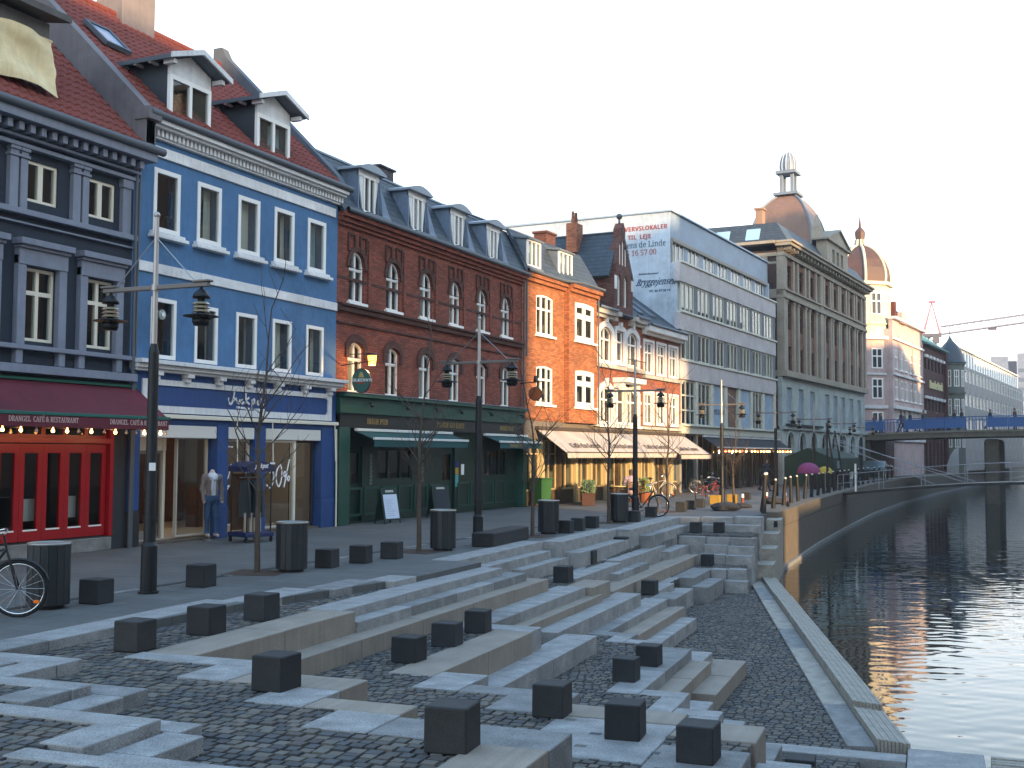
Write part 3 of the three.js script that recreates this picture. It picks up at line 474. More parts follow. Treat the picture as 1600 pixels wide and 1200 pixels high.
  stroke([[[0.34, 0.62], [0.12, 0.6], [0.1, 0.4], [0.26, 0.42], [0.3, 0.25], [0.16, 0.02], [0, 0.1]], [[0.55, 0.6], [0.42, 0.42], [0.42, 0.16], [0.52, 0.04], [0.62, 0.2], [0.63, 0.48], [0.55, 0.6]], [[0.96, 0.72], [0.86, 0.4], [0.74, 0.02]], [[0.76, 0.42], [0.72, 0.33], [0.78, 0.28], [0.8, 0.38], [0.76, 0.42]], [[0.92, 0.3], [0.88, 0.22], [0.94, 0.18], [0.97, 0.26], [0.92, 0.3]]], 0.027, white, b, 23.5, 1.08, -0.06, 'window_lettering');
  stroke([[[0.3, 1.0], [0.05, 0.98], [0.02, 0.8]], [[0.02, 0.35], [0.12, 0.25], [0.25, 0.6]], [[0.0, 0.0], [0.2, 0.1], [0.02, -0.1]], [[0.1, -0.4], [0.1, -0.25]]], 0.02, white, b, 21.95, 1.1, -0.13, 'window_lettering');
  for (const s of [19.3, 22.1, 23.5, 26.3]) part('awning_arm', bar(V3(s, 2.7, 0.1), V3(s - 0.04, 1.75, 0.16), 0.014), M.creamWood, b);
  part('downpipe', tube([V3(18.66, 9.0, 0.12), V3(18.66, 5, 0.1), V3(18.66, 0, 0.1)], 0.03, 8, 6), M.lead, b); part('downpipe', tube([V3(26.4, 2.6, 0.08), V3(26.42, 1, 0.09), V3(26.42, 0, 0.09)], 0.025, 8, 6), M.creamWood, b);
  // roof with gable parapets, dormers, skylight, chimney
  pantiles(b, 18.75, 26.45, [0.3, 9.12], [-4.0, 13.05], redTile);
  part('ridge_tiles', Array.from({ length: 20 }, (_, i) => new THREE.CylinderGeometry(0.11, 0.11, 0.37, 8).rotateZ(Math.PI / 2).translate(18.95 + i * 0.39, 13.08, -4.0)), redTile, b);
  const grey = plaster('#7b7678');
  part('parapet', slab([[0.30, 8.35], [0.30, 9.2], [0.05, 9.45], [-4.0, 13.35], [-4.3, 13.35], [-4.3, 8.0], [0.0, 8.0]], 0.28).rotateY(-Math.PI / 2).translate(18.86, 0, 0), grey, b);
  part('corbel', [rbx(18.55, 18.95, 8.95, 9.22, 0.02, 0.42), rbx(18.6, 18.9, 8.45, 8.95, 0.02, 0.3)], grey, b);
  part('parapet', slab([[0.25, 9.1], [0.05, 9.5], [-3.75, 13.3], [-3.9, 13.6], [-4.2, 13.6], [-4.2, 9]], 0.3).rotateY(-Math.PI / 2).translate(26.6, 0, 0), std('#5b626c', { map: T.blot }), b);
  part('gable_wall', slab([[-0.36, 0], [-0.36, 9.1], [-4.2, 13.0], [-8.4, 9.1], [-8.4, 0]], 0.2).rotateY(-Math.PI / 2).translate(18.80, 0, 0), grey, b);
  part('rear_roof', sheet([18.7, 13.0, -4.0], [26.45, 13.0, -4.0], [26.45, 9, -8.2], [18.7, 9, -8.2], 0.1), redTile, b);
  const leadDark = std('#323a43', { roughness: 0.55, map: T.blot });
  for (const [k, s0, s1] of [[0, 19.65, 21.05], [1, 22.8, 24.18]]) {
    const d = part('dormer', [slab([[0, 9.25], [0, 10.58], [-1.7, 10.58]], 0.06).rotateY(-Math.PI / 2).translate(s0 + 0.06, 0, -0.08), slab([[0, 9.25], [0, 10.58], [-1.7, 10.58]], 0.06).rotateY(-Math.PI / 2).translate(s1, 0, -0.08), bx(s0 + 0.1, s1 - 0.1, 9.3, 10.5, -1.3, -1.2)], leadDark, b);
    const mid = (s0 + s1) / 2;
    part('gable_board', slab([[s0, 10.28], [s1, 10.28], [s1, 10.58], [mid, 10.86], [s0, 10.58]], 0.06).translate(0, 0, -0.08), M.white, d);
    win(d, [s0, 9.32, s1 - s0, 0.97], { fw: 0.10, mw: 0.09, z: -0.08, flatTree: true, curtain: k ? -0.8 : 0, name: 'window_frame' });
    part('dormer_roof', [sheet([s0 - 0.32, 10.60, 0.28], [mid, 10.97, 0.28], [mid, 10.97, -2.2], [s0 - 0.32, 10.60, -1.75], 0.09), sheet([mid, 10.97, 0.28], [s1 + 0.32, 10.60, 0.28], [s1 + 0.32, 10.60, -1.75], [mid, 10.97, -2.2], 0.09)], std('#5e6772', { roughness: 0.6 }), d);
    part('bargeboard', [sheet([s0 - 0.34, 10.50, 0.30], [s0 - 0.34, 10.62, 0.30], [mid, 10.99, 0.30], [mid, 10.87, 0.30], 0.05), sheet([mid, 10.87, 0.30], [mid, 10.99, 0.30], [s1 + 0.34, 10.62, 0.30], [s1 + 0.34, 10.50, 0.30], 0.05)].map((g) => g), M.white, d);
    for (const x of [s0 - 0.18, s1 + 0.06]) part('purlin_end', [rbx(x, x + 0.12, 10.44, 10.55, -0.05, 0.24)], M.white, d);
    for (let q = 0; q < 3; q++) part('rafter_end', rbx(s0 - 0.26, s0, 10.49, 10.55, -0.4 - q * 0.42, -0.32 - q * 0.42), M.white, d);
    part('apron', sheet([s0 - 0.05, 9.2, 0.1], [s1 + 0.12, 9.2, 0.1], [s1 + 0.1, 9.34, -0.04], [s0 - 0.05, 9.34, -0.04], 0.03), M.zinc, d);
  }
  const ang = Math.atan2(3.93, 4.3);
  const sk = part('skylight', slab([[0, 0], [0.8, 0], [0.8, 0.95], [0, 0.95]], 0.1, [outline(0.08, 0.08, 0.64, 0.79)]), M.lead, b, 19.55, 11.15, -1.80); sk.rotation.x = -(Math.PI / 2 - ang); part('pane', new THREE.PlaneGeometry(0.64, 0.79).translate(0.4, 0.475, 0.06), std('#9fb6d0', { roughness: 0.05 }), sk);
  part('chimney', [rbx(22.1, 23.3, 12.4, 14.3, -4.6, -3.7, 0.03), rbx(22.0, 23.4, 14.3, 14.45, -4.7, -3.6, 0.03)], plaster('#847b7c'), b);
  part('chimney', [rbx(21.5, 22.05, 12.4, 14.4, -5.6, -5.0, 0.03)], plaster('#cdb457'), b);
}

// ---------- C: brick pub house ----------
{
  const b = building('pub_house', 'red brick house with arched windows over a dark green pub front', -17, 0, 0);
  const br = brick('#894d3c'), brD = brick('#5c3b31');
  const cs = [27.05, 29.09, 31.14, 33.15, 35.2, 37.18], up = cs.map((s) => [s, 6.16, 0.8, 1.42, 0.4]), lo = cs.map((s) => [s, 3.64, 0.8, 1.4, 0.16]);
  wall(b, 26.45, 39.0, 3.5, 8.55, [...up, ...lo], br);
  rooms(b, 26.45, 39.0, [0.05, 3.3, 5.9, 8.6], 6);
  up.forEach((w, i) => { win(b, w, { rows: [0.64], fw: 0.06, mw: 0.07, z: -0.14, sill: 1, curtain: [0, 0, 0.3, 0.5, 0, 0.8][i] });
    part('blind_panel', [[w[0] - 0.1, 0.38], [w[0] + 0.52, 0.38]].map(([s, ww]) => slab([[s, 7.56], [s + ww, 7.56], [s + ww, 8.05], [s, 8.05]], 0.06, [outline(s + 0.05, 7.6, ww - 0.1, 0.4)])), brD, b, 0, 0, 0.0);
    part('pilaster_strip', rbx(w[0] + 0.98, w[0] + 1.12, 6.2, 8.0, -0.01, 0.05), br, b);
    part('arch_ring', slab(outline(w[0] - 0.14, 6.16 + 0.95, 1.08, 0.62, 0.5), 0.05, [outline(w[0] - 0.005, 6.16 + 0.9, 0.81, 0.525, 0.405)].map((h) => h.map(([x, y]) => [x, Math.max(y, 7.112)]))).translate(0, 0, 0.0), brD, b); });
  lo.forEach((w, i) => { win(b, w, { rows: [0.66], fw: 0.06, mw: 0.08, z: -0.14, sill: 1, curtain: i === 0 ? 1 : i === 2 ? 0.7 : 0 });
    part('arch_ring', slab(outline(w[0] - 0.16, 4.6, 1.12, 0.66, 0.3), 0.06, [outline(w[0] - 0.005, 4.55, 0.81, 0.5, 0.165)].map((h) => h.map(([x, y]) => [x, Math.max(y, 4.602)]))), brD, b); });
  part('string_course', [rbx(26.45, 39.0, 5.84, 5.98, -0.01, 0.12), rbx(26.45, 39.0, 5.98, 6.06, -0.01, 0.18), rbx(26.45, 39.0, 5.5, 5.56, -0.01, 0.05), rbx(26.45, 39, 6.72, 6.82, -0.01, 0.012)], brD, b);
  part('cornice', [rbx(26.45, 39.0, 8.2, 8.3, -0.01, 0.08), rbx(26.45, 39.0, 8.3, 8.42, -0.01, 0.16), rbx(26.45, 39.0, 8.42, 8.55, -0.01, 0.26)], br, b);
  part('gutter', tube([V3(26.5, 8.6, 0.3), V3(33, 8.6, 0.3), V3(39.1, 8.6, 0.3)], 0.07, 2, 8), M.lead, b);
  part('downpipe', tube([V3(39.02, 8.4, 0.12), V3(39.02, 5, 0.1), V3(39.02, 3.6, 0.1)], 0.035, 6, 6), M.lead, b);
  part('mansard', sheet([26.45, 8.55, 0.22], [39.3, 8.55, 0.22], [39.3, 10.3, -0.75], [26.45, 10.3, -0.75], 0.1), M.slate, b);
  part('roof', [sheet([26.45, 10.28, -0.7], [39.3, 10.28, -0.7], [39.3, 11.7, -3.6], [26.45, 11.7, -3.6], 0.1), sheet([26.45, 11.7, -3.6], [39.3, 11.7, -3.6], [39.3, 9, -8], [26.45, 9, -8], 0.1)], M.slate, b);
  const zincB = std('#74879f', { roughness: 0.6, map: T.blot });
  for (const s of [27.36, 30.22, 33.0, 35.75]) {
    const d = part('dormer', [slab([[0.08, 8.75], [0.08, 9.95], [-1.9, 9.95], [-0.6, 8.75]], 0.05).rotateY(-Math.PI / 2).translate(s + 0.05, 0, 0), slab([[0.08, 8.75], [0.08, 9.95], [-1.9, 9.95], [-0.6, 8.75]], 0.05).rotateY(-Math.PI / 2).translate(s + 1.12, 0, 0), bx(s + 0.1, s + 1.05, 8.8, 9.9, -1.1, -1.0), sheet([s + 1.12, 8.66, 0.24], [s + 1.6, 8.66, 0.26], [s + 1.13, 9.8, -0.1], [s + 1.12, 9.8, 0.1], 0.03)], zincB, b);
    win(d, [s + 0.28, 8.75, 0.62, 1.05], { fw: 0.055, mw: 0.06, z: 0.02, flatTree: true, name: 'window_frame' });
    part('dormer_front', [slab([[s + 0.0, 9.75], [s + 1.12, 9.75], [s + 1.12, 9.98], [s + 0.0, 9.98]], 0.05).translate(0, 0, 0.04), slab([[s + 0.02, 9.75], [s + 0.27, 9.75], [s + 0.27, 8.75]], 0.04).translate(0, 0, 0.03), slab([[s + 0.91, 9.75], [s + 1.1, 9.75], [s + 0.91, 8.75]], 0.04).translate(0, 0, 0.03)], M.white, d);
    const arc = []; for (let i = 0; i <= 8; i++) { const t = i / 8; arc.push([s - 0.14 + 1.42 * t, 9.98 + 0.16 * Math.sin(Math.PI * t)]); }
    part('dormer_roof', slab([...arc, [s + 1.28, 9.92], [s - 0.14, 9.92]], 2.3).translate(0, 0, -2.05), std('#838d98', { roughness: 0.5 }), d);
    part('window_sill', rbx(s + 0.2, s + 1.5, 8.66, 8.73, 0.05, 0.3), M.zinc, d);
  }
  part('chimney', [rbx(34.7, 35.7, 11.2, 12.05, -4.3, -3.6, 0.02), rbx(34.62, 35.78, 12.05, 12.13, -4.36, -3.52, 0.02)], brick('#5c5960'), b);
  part('aerial', [bar(V3(34, 11.5, -3.6), V3(34, 13.4, -3.6), 0.012)], M.steel, b);
  // green pub front
  const gr = std('#1c4b3e', { roughness: 0.5, map: T.blot }), gd = std('#0e2e24', { roughness: 0.45, map: T.blot }), bk = std('#0e1415', { roughness: 0.4 }), gold = std('#887448', { roughness: 0.6 });
  part('pub_cornice', [rbx(26.5, 39.1, 3.50, 3.6, -0.01, 0.28), rbx(26.5, 39.1, 3.05, 3.5, -0.01, 0.14)], gr, b); part('lead_cap', [rbx(26.48, 39.12, 3.6, 3.63, -0.01, 0.3)], M.zinc, b);
  for (const s of [27.95, 30, 31.9, 33.6, 35.9, 38.6]) part('spot_lamp', [sph(0.07, s, 3.3, 0.27, 8), bar(V3(s, 3.38, 0.12), V3(s, 3.34, 0.26), 0.015)], bk, b);
  part('sign_board', bx(26.6, 39.1, 2.66, 3.05, 0.0, 0.06), bk, b);
  lettering('IRISH PUB', 0.16, gold, b, 28.0, 2.78, 0.062, { font: serifB, depth: 0.01 }); lettering("PADDY GO EASY", 0.17, gold, b, 32.2, 2.78, 0.062, { font: serifB, depth: 0.01 }); lettering('IRISH PUB', 0.16, gold, b, 37.0, 2.78, 0.062, { font: serifB, depth: 0.01 });
  for (const s of [26.5, 39.0]) part('pub_pier', rbx(s, s + (s < 30 ? 0.55 : 0.3), 0, 2.66, -0.3, 0.12), gr, b);
  wall(b, 27.05, 39.0, 0.02, 2.66, [[28.95, 1.15, 2.1, 0.95], [33.05, 0.05, 0.9, 2.1], [36.2, 1.15, 1.9, 0.95], [27.35, 0.05, 0.8, 2.1]], gd, { z: -0.16, th: 0.14, name: 'pub_panelling' });
  win(b, [28.95, 1.15, 2.1, 0.95], { cols: 3, fw: 0.07, mat: gd, z: -0.26, name: 'pub_window' }); win(b, [36.2, 1.15, 1.9, 0.95], { cols: 3, fw: 0.07, mat: gd, z: -0.26, name: 'pub_window' });
  for (const s of [33.05, 27.35]) { const d = part('pub_door', slab([[s, 0.05], [s + 0.9, 0.05], [s + 0.9, 2.15], [s, 2.15]], 0.05, [outline(s + 0.15, 1.1, 0.6, 0.85)]).translate(0, 0, -0.3), gd, b); part('pane', new THREE.PlaneGeometry(0.6, 0.85).translate(s + 0.45, 1.52, -0.27), M.glass, d); }
  for (let s = 27.2; s < 39; s += 0.98) if (!(s > 32.6 && s < 34)) part('panel_moulding', slab([[s + 0.06, 0.2], [s + 0.9, 0.2], [s + 0.9, 1.0], [s + 0.06, 1.0]], 0.03, [outline(s + 0.12, 0.26, 0.72, 0.68)]).translate(0, 0, -0.16), gr, b);
  for (const s of [28.25, 31.35]) { lettering(s < 30 ? 'GUINNESS' : 'KILKENNY', 0.13, std('#7c7f78'), b, s + 0.3, 1.95, -0.155, { depth: 0.006 }).rotation.z = -Math.PI / 2; }
  part('notice', bx(34.4, 34.62, 1.25, 1.6, -0.158, -0.15), M.whiteWood, b); part('poster_strip', bx(33.98, 34.2, 1.5, 1.7, -0.158, -0.152), std('#202c67'), b); part('poster_strip', bx(33.98, 34.2, 1.28, 1.49, -0.158, -0.152), std('#ac8526'), b); part('poster_strip', bx(33.98, 34.2, 0.86, 1.27, -0.158, -0.152), std('#499890'), b);
  const aw = std('#165053', { roughness: 0.8, map: T.blot }), al = std('#c9cdc9', { roughness: 0.4 });
  for (const [a, d] of [[27.4, 33.2], [35.7, 39.35]]) {
    const A = part('awning', sheet([a, 2.36, 0.65], [d, 2.36, 0.65], [d, 2.57, 0.08], [a, 2.57, 0.08], 0.02), aw, b);
    part('front_rail', rbx(a - 0.02, d + 0.02, 2.33, 2.4, 0.64, 0.71), al, A); part('wall_rail', rbx(a - 0.02, d + 0.02, 2.57, 2.65, 0.03, 0.14), al, A); part('valance', bx(a, d, 2.14, 2.33, 0.665, 0.68), aw, A);
  }
  lettering('DRAUGHT BEERS', 0.12, gold, b.children.at(-1), 36.5, 2.18, 0.682, { depth: 0.004 });
  // projecting oval sign and lantern
  const sg = part('projecting_sign', [new THREE.CylinderGeometry(0.36, 0.36, 0.12, 28).rotateZ(0).rotateX(Math.PI / 2).scale(1, 1.3, 1)], std('#0b1c1a', { roughness: 0.4 }), b, 26.78, 3.92, 0.62); sg.rotation.y = Math.PI / 2 * -0.86; sg.scale.setScalar(0.72);
  part('sign_face', new THREE.CylinderGeometry(0.33, 0.33, 0.14, 28).rotateX(Math.PI / 2).scale(1, 1.3, 1), std('#0b4c46', { roughness: 0.35 }), sg);
  lettering('KILKENNY', 0.105, M.whiteWood, sg, 0, -0.03, 0.068, { font: serifB, depth: 0.012, centre: true }); lettering('KILKENNY', 0.105, M.whiteWood, sg, 0, -0.03, -0.068, { font: serifB, depth: 0.012, centre: true, turn: Math.PI });
  part('sign_stripe', [rbx(-0.2, 0.14, -0.12, -0.07, 0.064, 0.076), rbx(-0.2, 0.14, -0.12, -0.07, -0.076, -0.064)], std('#8f2e24'), sg); part('sign_crest', [cyl(0.12, 0.05, 0.2, 0, 0.12, 0.07, 8).scale(1, 1, 0.16).translate(0, 0, 0.06)], std('#9e8f54'), sg);
  part('sign_bracket', [bar(V3(26.75, 4.35, 0.0), V3(26.75, 4.45, 1.05), 0.015), bar(V3(26.75, 4.36, 0.55), V3(26.75, 4.44, 0.6), 0.01)], bk, b);
  const lamp = part('wall_lantern', [cyl(0.16, 0.12, 0.06, 27.1, 4.62, 0.75, 12), bar(V3(27.1, 4.68, 0), V3(27.1, 4.68, 0.75), 0.014)], bk, b); part('lamp_glass', cyl(0.09, 0.12, 0.26, 27.1, 4.36, 0.75, 12), std('#ffc86a', { emissive: '#ff9f30', emissiveIntensity: 5 }), lamp);
  { const p = new THREE.PointLight(new THREE.Color().setRGB(1, 0.6, 0.2), 2.2, 0, 2); p.position.set(27.1, 4.3, 0.75); p.castShadow = true; b.add(p); }
  const g2 = part('projecting_sign', [new THREE.CylinderGeometry(0.3, 0.3, 0.1, 24).rotateX(Math.PI / 2)], std('#221611', { roughness: 0.5 }), b, 38.9, 4.15, 0.62); g2.rotation.y = -1.3; g2.scale.setScalar(0.85); part('sign_face', new THREE.CylinderGeometry(0.26, 0.26, 0.12, 24).rotateX(Math.PI / 2), std('#793e16'), g2);
  part('sign_bracket', [bar(V3(38.95, 4.55, 0), V3(38.95, 4.6, 0.9), 0.018), cyl(0.1, 0.07, 0.22, 38.95, 4.6, 0.62, 8)], bk, b);
}
// ---------- D: brick house with the shallow bay ----------
const D0 = [-17, -39.05], E0 = [-16.6, -45.6], F0 = [-15.92, -56.64], G0 = [-14.54, -76.37];
const cafeCloth = std('#c2b8b0', { roughness: 0.85, map: T.blot, side: THREE.DoubleSide }), cafePost = std('#ae9c77', { roughness: 0.6 }), cafeWall = std('#5e4c32', { map: T.wood, roughness: 0.7 });
function cafeFront(b, s0, s1, n) {                         // timber and glass cafe front under the awning
  wall(b, s0, s1, 2.5, 3.3, [], plaster('#776e64'), { th: 0.3, name: 'fascia' });
  const w = (s1 - s0) / n, l = [];
  for (let i = 0; i < n; i++) { const s = s0 + i * w; win(b, [s + 0.12, 0.55, w - 0.24, 1.95], { cols: 2, rows: [0.72], fw: 0.06, mw: 0.05, mat: cafePost, z: -0.22, name: 'cafe_window' }); part('stall_riser', rbx(s + 0.12, s + w - 0.12, 0, 0.54, -0.28, -0.1), cafeWall, b); part('post', rbx(s - 0.1, s + 0.11, 0, 2.5, -0.3, 0.02), i % 2 ? cafePost : cafeWall, b); }
  part('post', rbx(s1 - 0.12, s1, 0, 2.5, -0.3, 0.02), cafePost, b);
}
{
  const b = building('bay_brick_house', 'sunlit brick house with a shallow bay beside the pub', D0[0], D0[1], 3.5);
  const br = brick('#ab6f48'), w = M.whiteWood;
  const A = [[1.2, 6.52, 1.48, 1.55, 0.08], [1.22, 3.86, 1.45, 1.47, 0.08]], B = [[4.3, 6.55, 1.95, 1.58, 0.06], [4.33, 3.86, 1.93, 1.5, 0.06]];
  wall(b, 0, 3.75, 3.2, 8.75, A, br); wall(b, 3.75, 6.55, 3.2, 8.75, B, br, { z: 0.22, th: 0.5, name: 'bay_wall' });
  rooms(b, 0, 6.55, [0.05, 3.2, 6, 8.8], 5);
  A.forEach((q) => win(b, q, { cols: 3, rows: [0.64], fw: 0.08, mw: 0.08, z: -0.1, sill: 1 })); B.forEach((q) => win(b, q, { cols: 2, rows: [0.64], fw: 0.2, mw: 0.22, z: 0.12, sill: 1 }));
  part('cornice', [rbx(-0.02, 3.74, 8.45, 8.6, -0.01, 0.12), rbx(-0.02, 3.73, 8.6, 8.76, -0.01, 0.22), rbx(3.75, 6.62, 8.45, 8.6, 0.2, 0.34), rbx(3.75, 6.66, 8.6, 8.76, 0.2, 0.46)], br, b);
  part('gutter', tube([V3(0, 8.8, 0.28), V3(3.4, 8.8, 0.3), V3(4.0, 8.82, 0.52), V3(6.7, 8.84, 0.52)], 0.06, 16, 8), M.lead, b);
  part('downpipe', tube([V3(0.22, 8.7, 0.1), V3(0.22, 7, 0.1), V3(0.22, 5.6, 0.1)], 0.035, 6, 6), M.lead, b); part('downpipe', tube([V3(6.52, 8.7, 0.3), V3(6.54, 6, 0.3), V3(6.54, 3.2, 0.3)], 0.035, 6, 6), M.lead, b);
  part('mansard', sheet([0, 8.75, 0.2], [6.6, 8.75, 0.4], [6.6, 10.4, -0.6], [0, 10.4, -0.6], 0.1), M.slate, b);
  part('roof', sheet([0.25, 10.38, -0.58], [6.6, 10.38, -0.58], [6.6, 11.7, -3.6], [0.25, 11.7, -3.6], 0.1), M.slate, b);
  for (const [s, ww] of [[0.3, 1.15], [3.1, 1.25]]) {
    const d = part('dormer', [bx(s - 0.04, s + 0.02, 8.85, 10.1, -0.9, 0.02), bx(s + ww - 0.02, s + ww + 0.04, 8.85, 10.1, -0.9, 0.02), bx(s, s + ww, 8.9, 10, -1, -0.9)], M.zinc, b);
    win(d, [s, 9.0, ww, 1.02], { cols: 3, fw: 0.07, mw: 0.06, z: 0, flatTree: true, name: 'window_frame', curtain: -1 }); part('dormer_roof', sheet([s - 0.12, 10.08, 0.16], [s + ww + 0.12, 10.08, 0.16], [s + ww + 0.12, 10.25, -1.2], [s - 0.12, 10.25, -1.2], 0.07), M.zinc, d); part('dormer_sill', rbx(s - 0.05, s + ww + 0.05, 8.9, 8.99, 0, 0.16), M.zinc, d);
  }
  part('chimney', [rbx(5.6, 6.5, 10.3, 11.3, -2.3, -1.7, 0.02), rbx(5.54, 6.56, 11.3, 11.4, -2.36, -1.64, 0.02)], brick('#69453c'), b);
  cafeFront(b, 0.3, 6.55, 4);
  part('doorway', bx(0, 0.3, 0, 3.2, -0.3, 0.0), br, b);
}
// ---------- E: ornate gabled brick house, and its lower neighbour ----------
{
  const b = building('gabled_brick_house', 'ornate brick house with a stepped gable and white carved window surrounds', E0[0], E0[1], 3.5);
  const br = brick('#9c6049'), brD = brick('#6b4a42'), st = plaster('#b9b6b0');
  const up = [[0.68, 5.95, 1.36, 1.5, 0.3], [2.52, 6.05, 0.9, 1.36, 0], [3.78, 5.95, 1.36, 1.5, 0.3]], lo = [[0.7, 3.3, 1.34, 1.55, 0.3], [2.62, 3.3, 1.0, 1.5, 0], [3.8, 3.3, 1.34, 1.55, 0.3]];
  wall(b, 0, 5.78, 3.1, 8.15, [...up, ...lo], br); rooms(b, 0, 5.78, [0.05, 3.1, 5.7, 8.1], 6);
  [...up, ...lo].forEach((q, i) => { win(b, q, { cols: q[2] < 1.1 ? 1 : 2, rows: [0.64], fw: 0.07, mw: 0.07, z: -0.12, curtain: i % 2 ? 0 : 0.4 });
    const [s, y, w, h, r] = q; part('window_surround', [slab(outline(s - 0.2, y - 0.1, w + 0.4, h + 0.34, r ? r + 0.08 : 0.12), 0.1, [outline(s - 0.003, y - 0.003, w + 0.006, h + 0.006, r)]).translate(0, 0, -0.01), rbx(s + w / 2 - 0.1, s + w / 2 + 0.1, y + h + 0.18, y + h + 0.38, 0, 0.16), rbx(s - 0.26, s - 0.05, y + h * 0.6, y + h * 0.68, 0, 0.13), rbx(s + w + 0.05, s + w + 0.26, y + h * 0.6, y + h * 0.68, 0, 0.13), rbx(s - 0.26, s + w + 0.26, y - 0.2, y - 0.1, -0.01, 0.18)], M.white, b); });
  part('string_course', [rbx(0, 5.78, 5.66, 5.82, -0.01, 0.2), rbx(0, 5.78, 3.12, 3.24, -0.01, 0.16)], st, b);
  part('cornice', [rbx(0, 2.1, 7.95, 8.15, -0.01, 0.3), rbx(0, 2.1, 7.8, 7.95, -0.01, 0.16), rbx(4.25, 5.78, 7.95, 8.15, -0.01, 0.3), rbx(4.25, 5.78, 7.8, 7.95, -0.01, 0.16)], st, b);
  for (const s of [2.05, 4.1]) part('corbel', [rbx(s - 0.14, s + 0.2, 7.95, 8.15, 0, 0.46), rbx(s - 0.08, s + 0.14, 7.75, 7.95, 0, 0.3)], st, b);
  part('balcony', [rbx(2.2, 4.42, 5.08, 5.3, 0, 0.75), rbx(2.3, 2.5, 4.85, 5.08, 0, 0.5), rbx(4.1, 4.3, 4.85, 5.08, 0, 0.5)], M.white, b);
  const rail = part('balcony_railing', [bar(V3(2.25, 6.1, 0.7), V3(4.38, 6.1, 0.7), 0.02), bar(V3(2.25, 5.36, 0.7), V3(4.38, 5.36, 0.7), 0.015), ...Array.from({ length: 15 }, (_, i) => bar(V3(2.25 + i * 0.152, 5.3, 0.7), V3(2.25 + i * 0.152, 6.1, 0.7), 0.009, 0.009, 5))], M.iron, b);
  // gable
  const gw = [[2.36, 8.5, 0.5, 1.4, 0.22], [3.14, 8.5, 0.5, 1.4, 0.22]], tw3 = [[2.62, 10.35, 0.22, 0.95, 0.1], [2.95, 10.35, 0.22, 1.1, 0.1], [3.28, 10.35, 0.22, 0.95, 0.1]];
  part('gable', slab([[2.05, 8.0], [4.25, 8.0], [4.25, 9.9], [4.05, 9.9], [4.05, 10.3], [3.62, 11.2], [3.36, 11.6], [3.36, 12.0], [3.15, 12.3], [2.9, 12.0], [2.9, 11.6], [2.6, 11.2], [2.25, 10.3], [2.25, 9.9], [2.05, 9.9]], 0.4, [...gw, ...tw3].map((q) => outline(...q))).translate(0, 0, -0.25), brD, b);
  gw.forEach((q) => win(b, q, { cols: 1, fw: 0.07, z: -0.02, curtain: 1 })); tw3.forEach((q) => win(b, q, { cols: 1, fw: 0.04, z: 0.03, glass: M.whiteWood }));
  part('finial', [sph(0.14, 3.13, 12.6, -0.05, 12), cyl(0.05, 0.05, 0.25, 3.13, 12.3, -0.05, 8)], M.lead, b);
  part('white_block', [rbx(2.06, 2.28, 9.2, 9.8, 0.14, 0.2), rbx(4.02, 4.24, 9.3, 9.8, 0.14, 0.2)], M.white, b);
  part('cross_roof', [sheet([1.75, 9.75, 0.0], [3.13, 11.95, 0.0], [3.13, 11.95, -9], [1.75, 9.75, -9], 0.12), sheet([3.13, 11.95, 0.16], [4.38, 9.8, 0.16], [4.38, 9.8, -9], [3.13, 11.95, -9], 0.12)], M.slate, b);
  part('chimney', [rbx(2.3, 3.05, 11.0, 12.35, -2.3, -1.8, 0.02), cyl(0.08, 0.07, 0.55, 2.5, 12.35, -2.05, 10), cyl(0.08, 0.07, 0.55, 2.85, 12.35, -2.05, 10)], brick('#91644f'), b);
  part('dormer_cheek', [bx(2.06, 2.2, 8.1, 9.85, -6, -0.25), bx(4.1, 4.24, 8.1, 9.85, -6, -0.25)], brD, b);
  part('roof', [sheet([0, 8.12, 0.3], [5.78, 8.12, 0.3], [5.78, 10.6, -3.6], [0, 10.6, -3.6], 0.1)], M.slate, b); part('gutter', [tube([V3(0, 8.2, 0.36), V3(1, 8.2, 0.36), V3(2.0, 8.2, 0.36)], 0.06, 2, 7), tube([V3(4.3, 8.2, 0.36), V3(5, 8.2, 0.36), V3(5.8, 8.2, 0.36)], 0.06, 2, 7)], M.zinc, b);
  part('skylight', [sheet([0.35, 8.7, -0.5], [1.6, 8.7, -0.5], [1.6, 9.7, -2.0], [0.35, 9.7, -2.0], 0.1)], M.zinc, b);
  cafeFront(b, 0.1, 5.75, 4);
  // lower neighbour
  const c = building('low_brick_house', 'low brick house with a white cornice beside the grey office block', E0[0], E0[1], 3.5);
  const u2 = [6.06, 7.78, 9.48].map((s) => [s, 5.76, 1.1, 1.47]), l2 = [6.05, 7.76, 9.52].map((s) => [s, 3.36, 1.08, 1.45]);
  wall(c, 5.78, 11.15, 3.1, 7.6, [...u2, ...l2], br); rooms(c, 5.78, 11.15, [0.05, 3.1, 5.5, 7.6], 5);
  [...u2, ...l2].forEach((q, i) => { win(c, q, { cols: 2, rows: [0.66], fw: 0.08, mw: 0.07, z: -0.1, curtain: i % 3 === 1 ? 0.5 : 0 }); part('window_surround', [slab(outline(q[0] - 0.14, q[1] - 0.06, q[2] + 0.28, q[3] + 0.18), 0.06, [outline(q[0] - 0.003, q[1] - 0.003, q[2] + 0.006, q[3] + 0.006)])], M.white, c); });
  part('cornice', [rbx(5.8, 11.15, 7.55, 7.7, -0.01, 0.2), rbx(5.8, 11.2, 7.7, 7.95, -0.01, 0.4)], M.white, c); part('string_course', [rbx(5.8, 11.15, 5.5, 5.66, -0.01, 0.16), rbx(5.8, 11.15, 3.1, 3.24, -0.01, 0.14)], st, c);
  part('gutter', tube([V3(5.9, 8.02, 0.44), V3(8, 8.02, 0.44), V3(11.2, 8.02, 0.44)], 0.06, 2, 7), M.zinc, c);
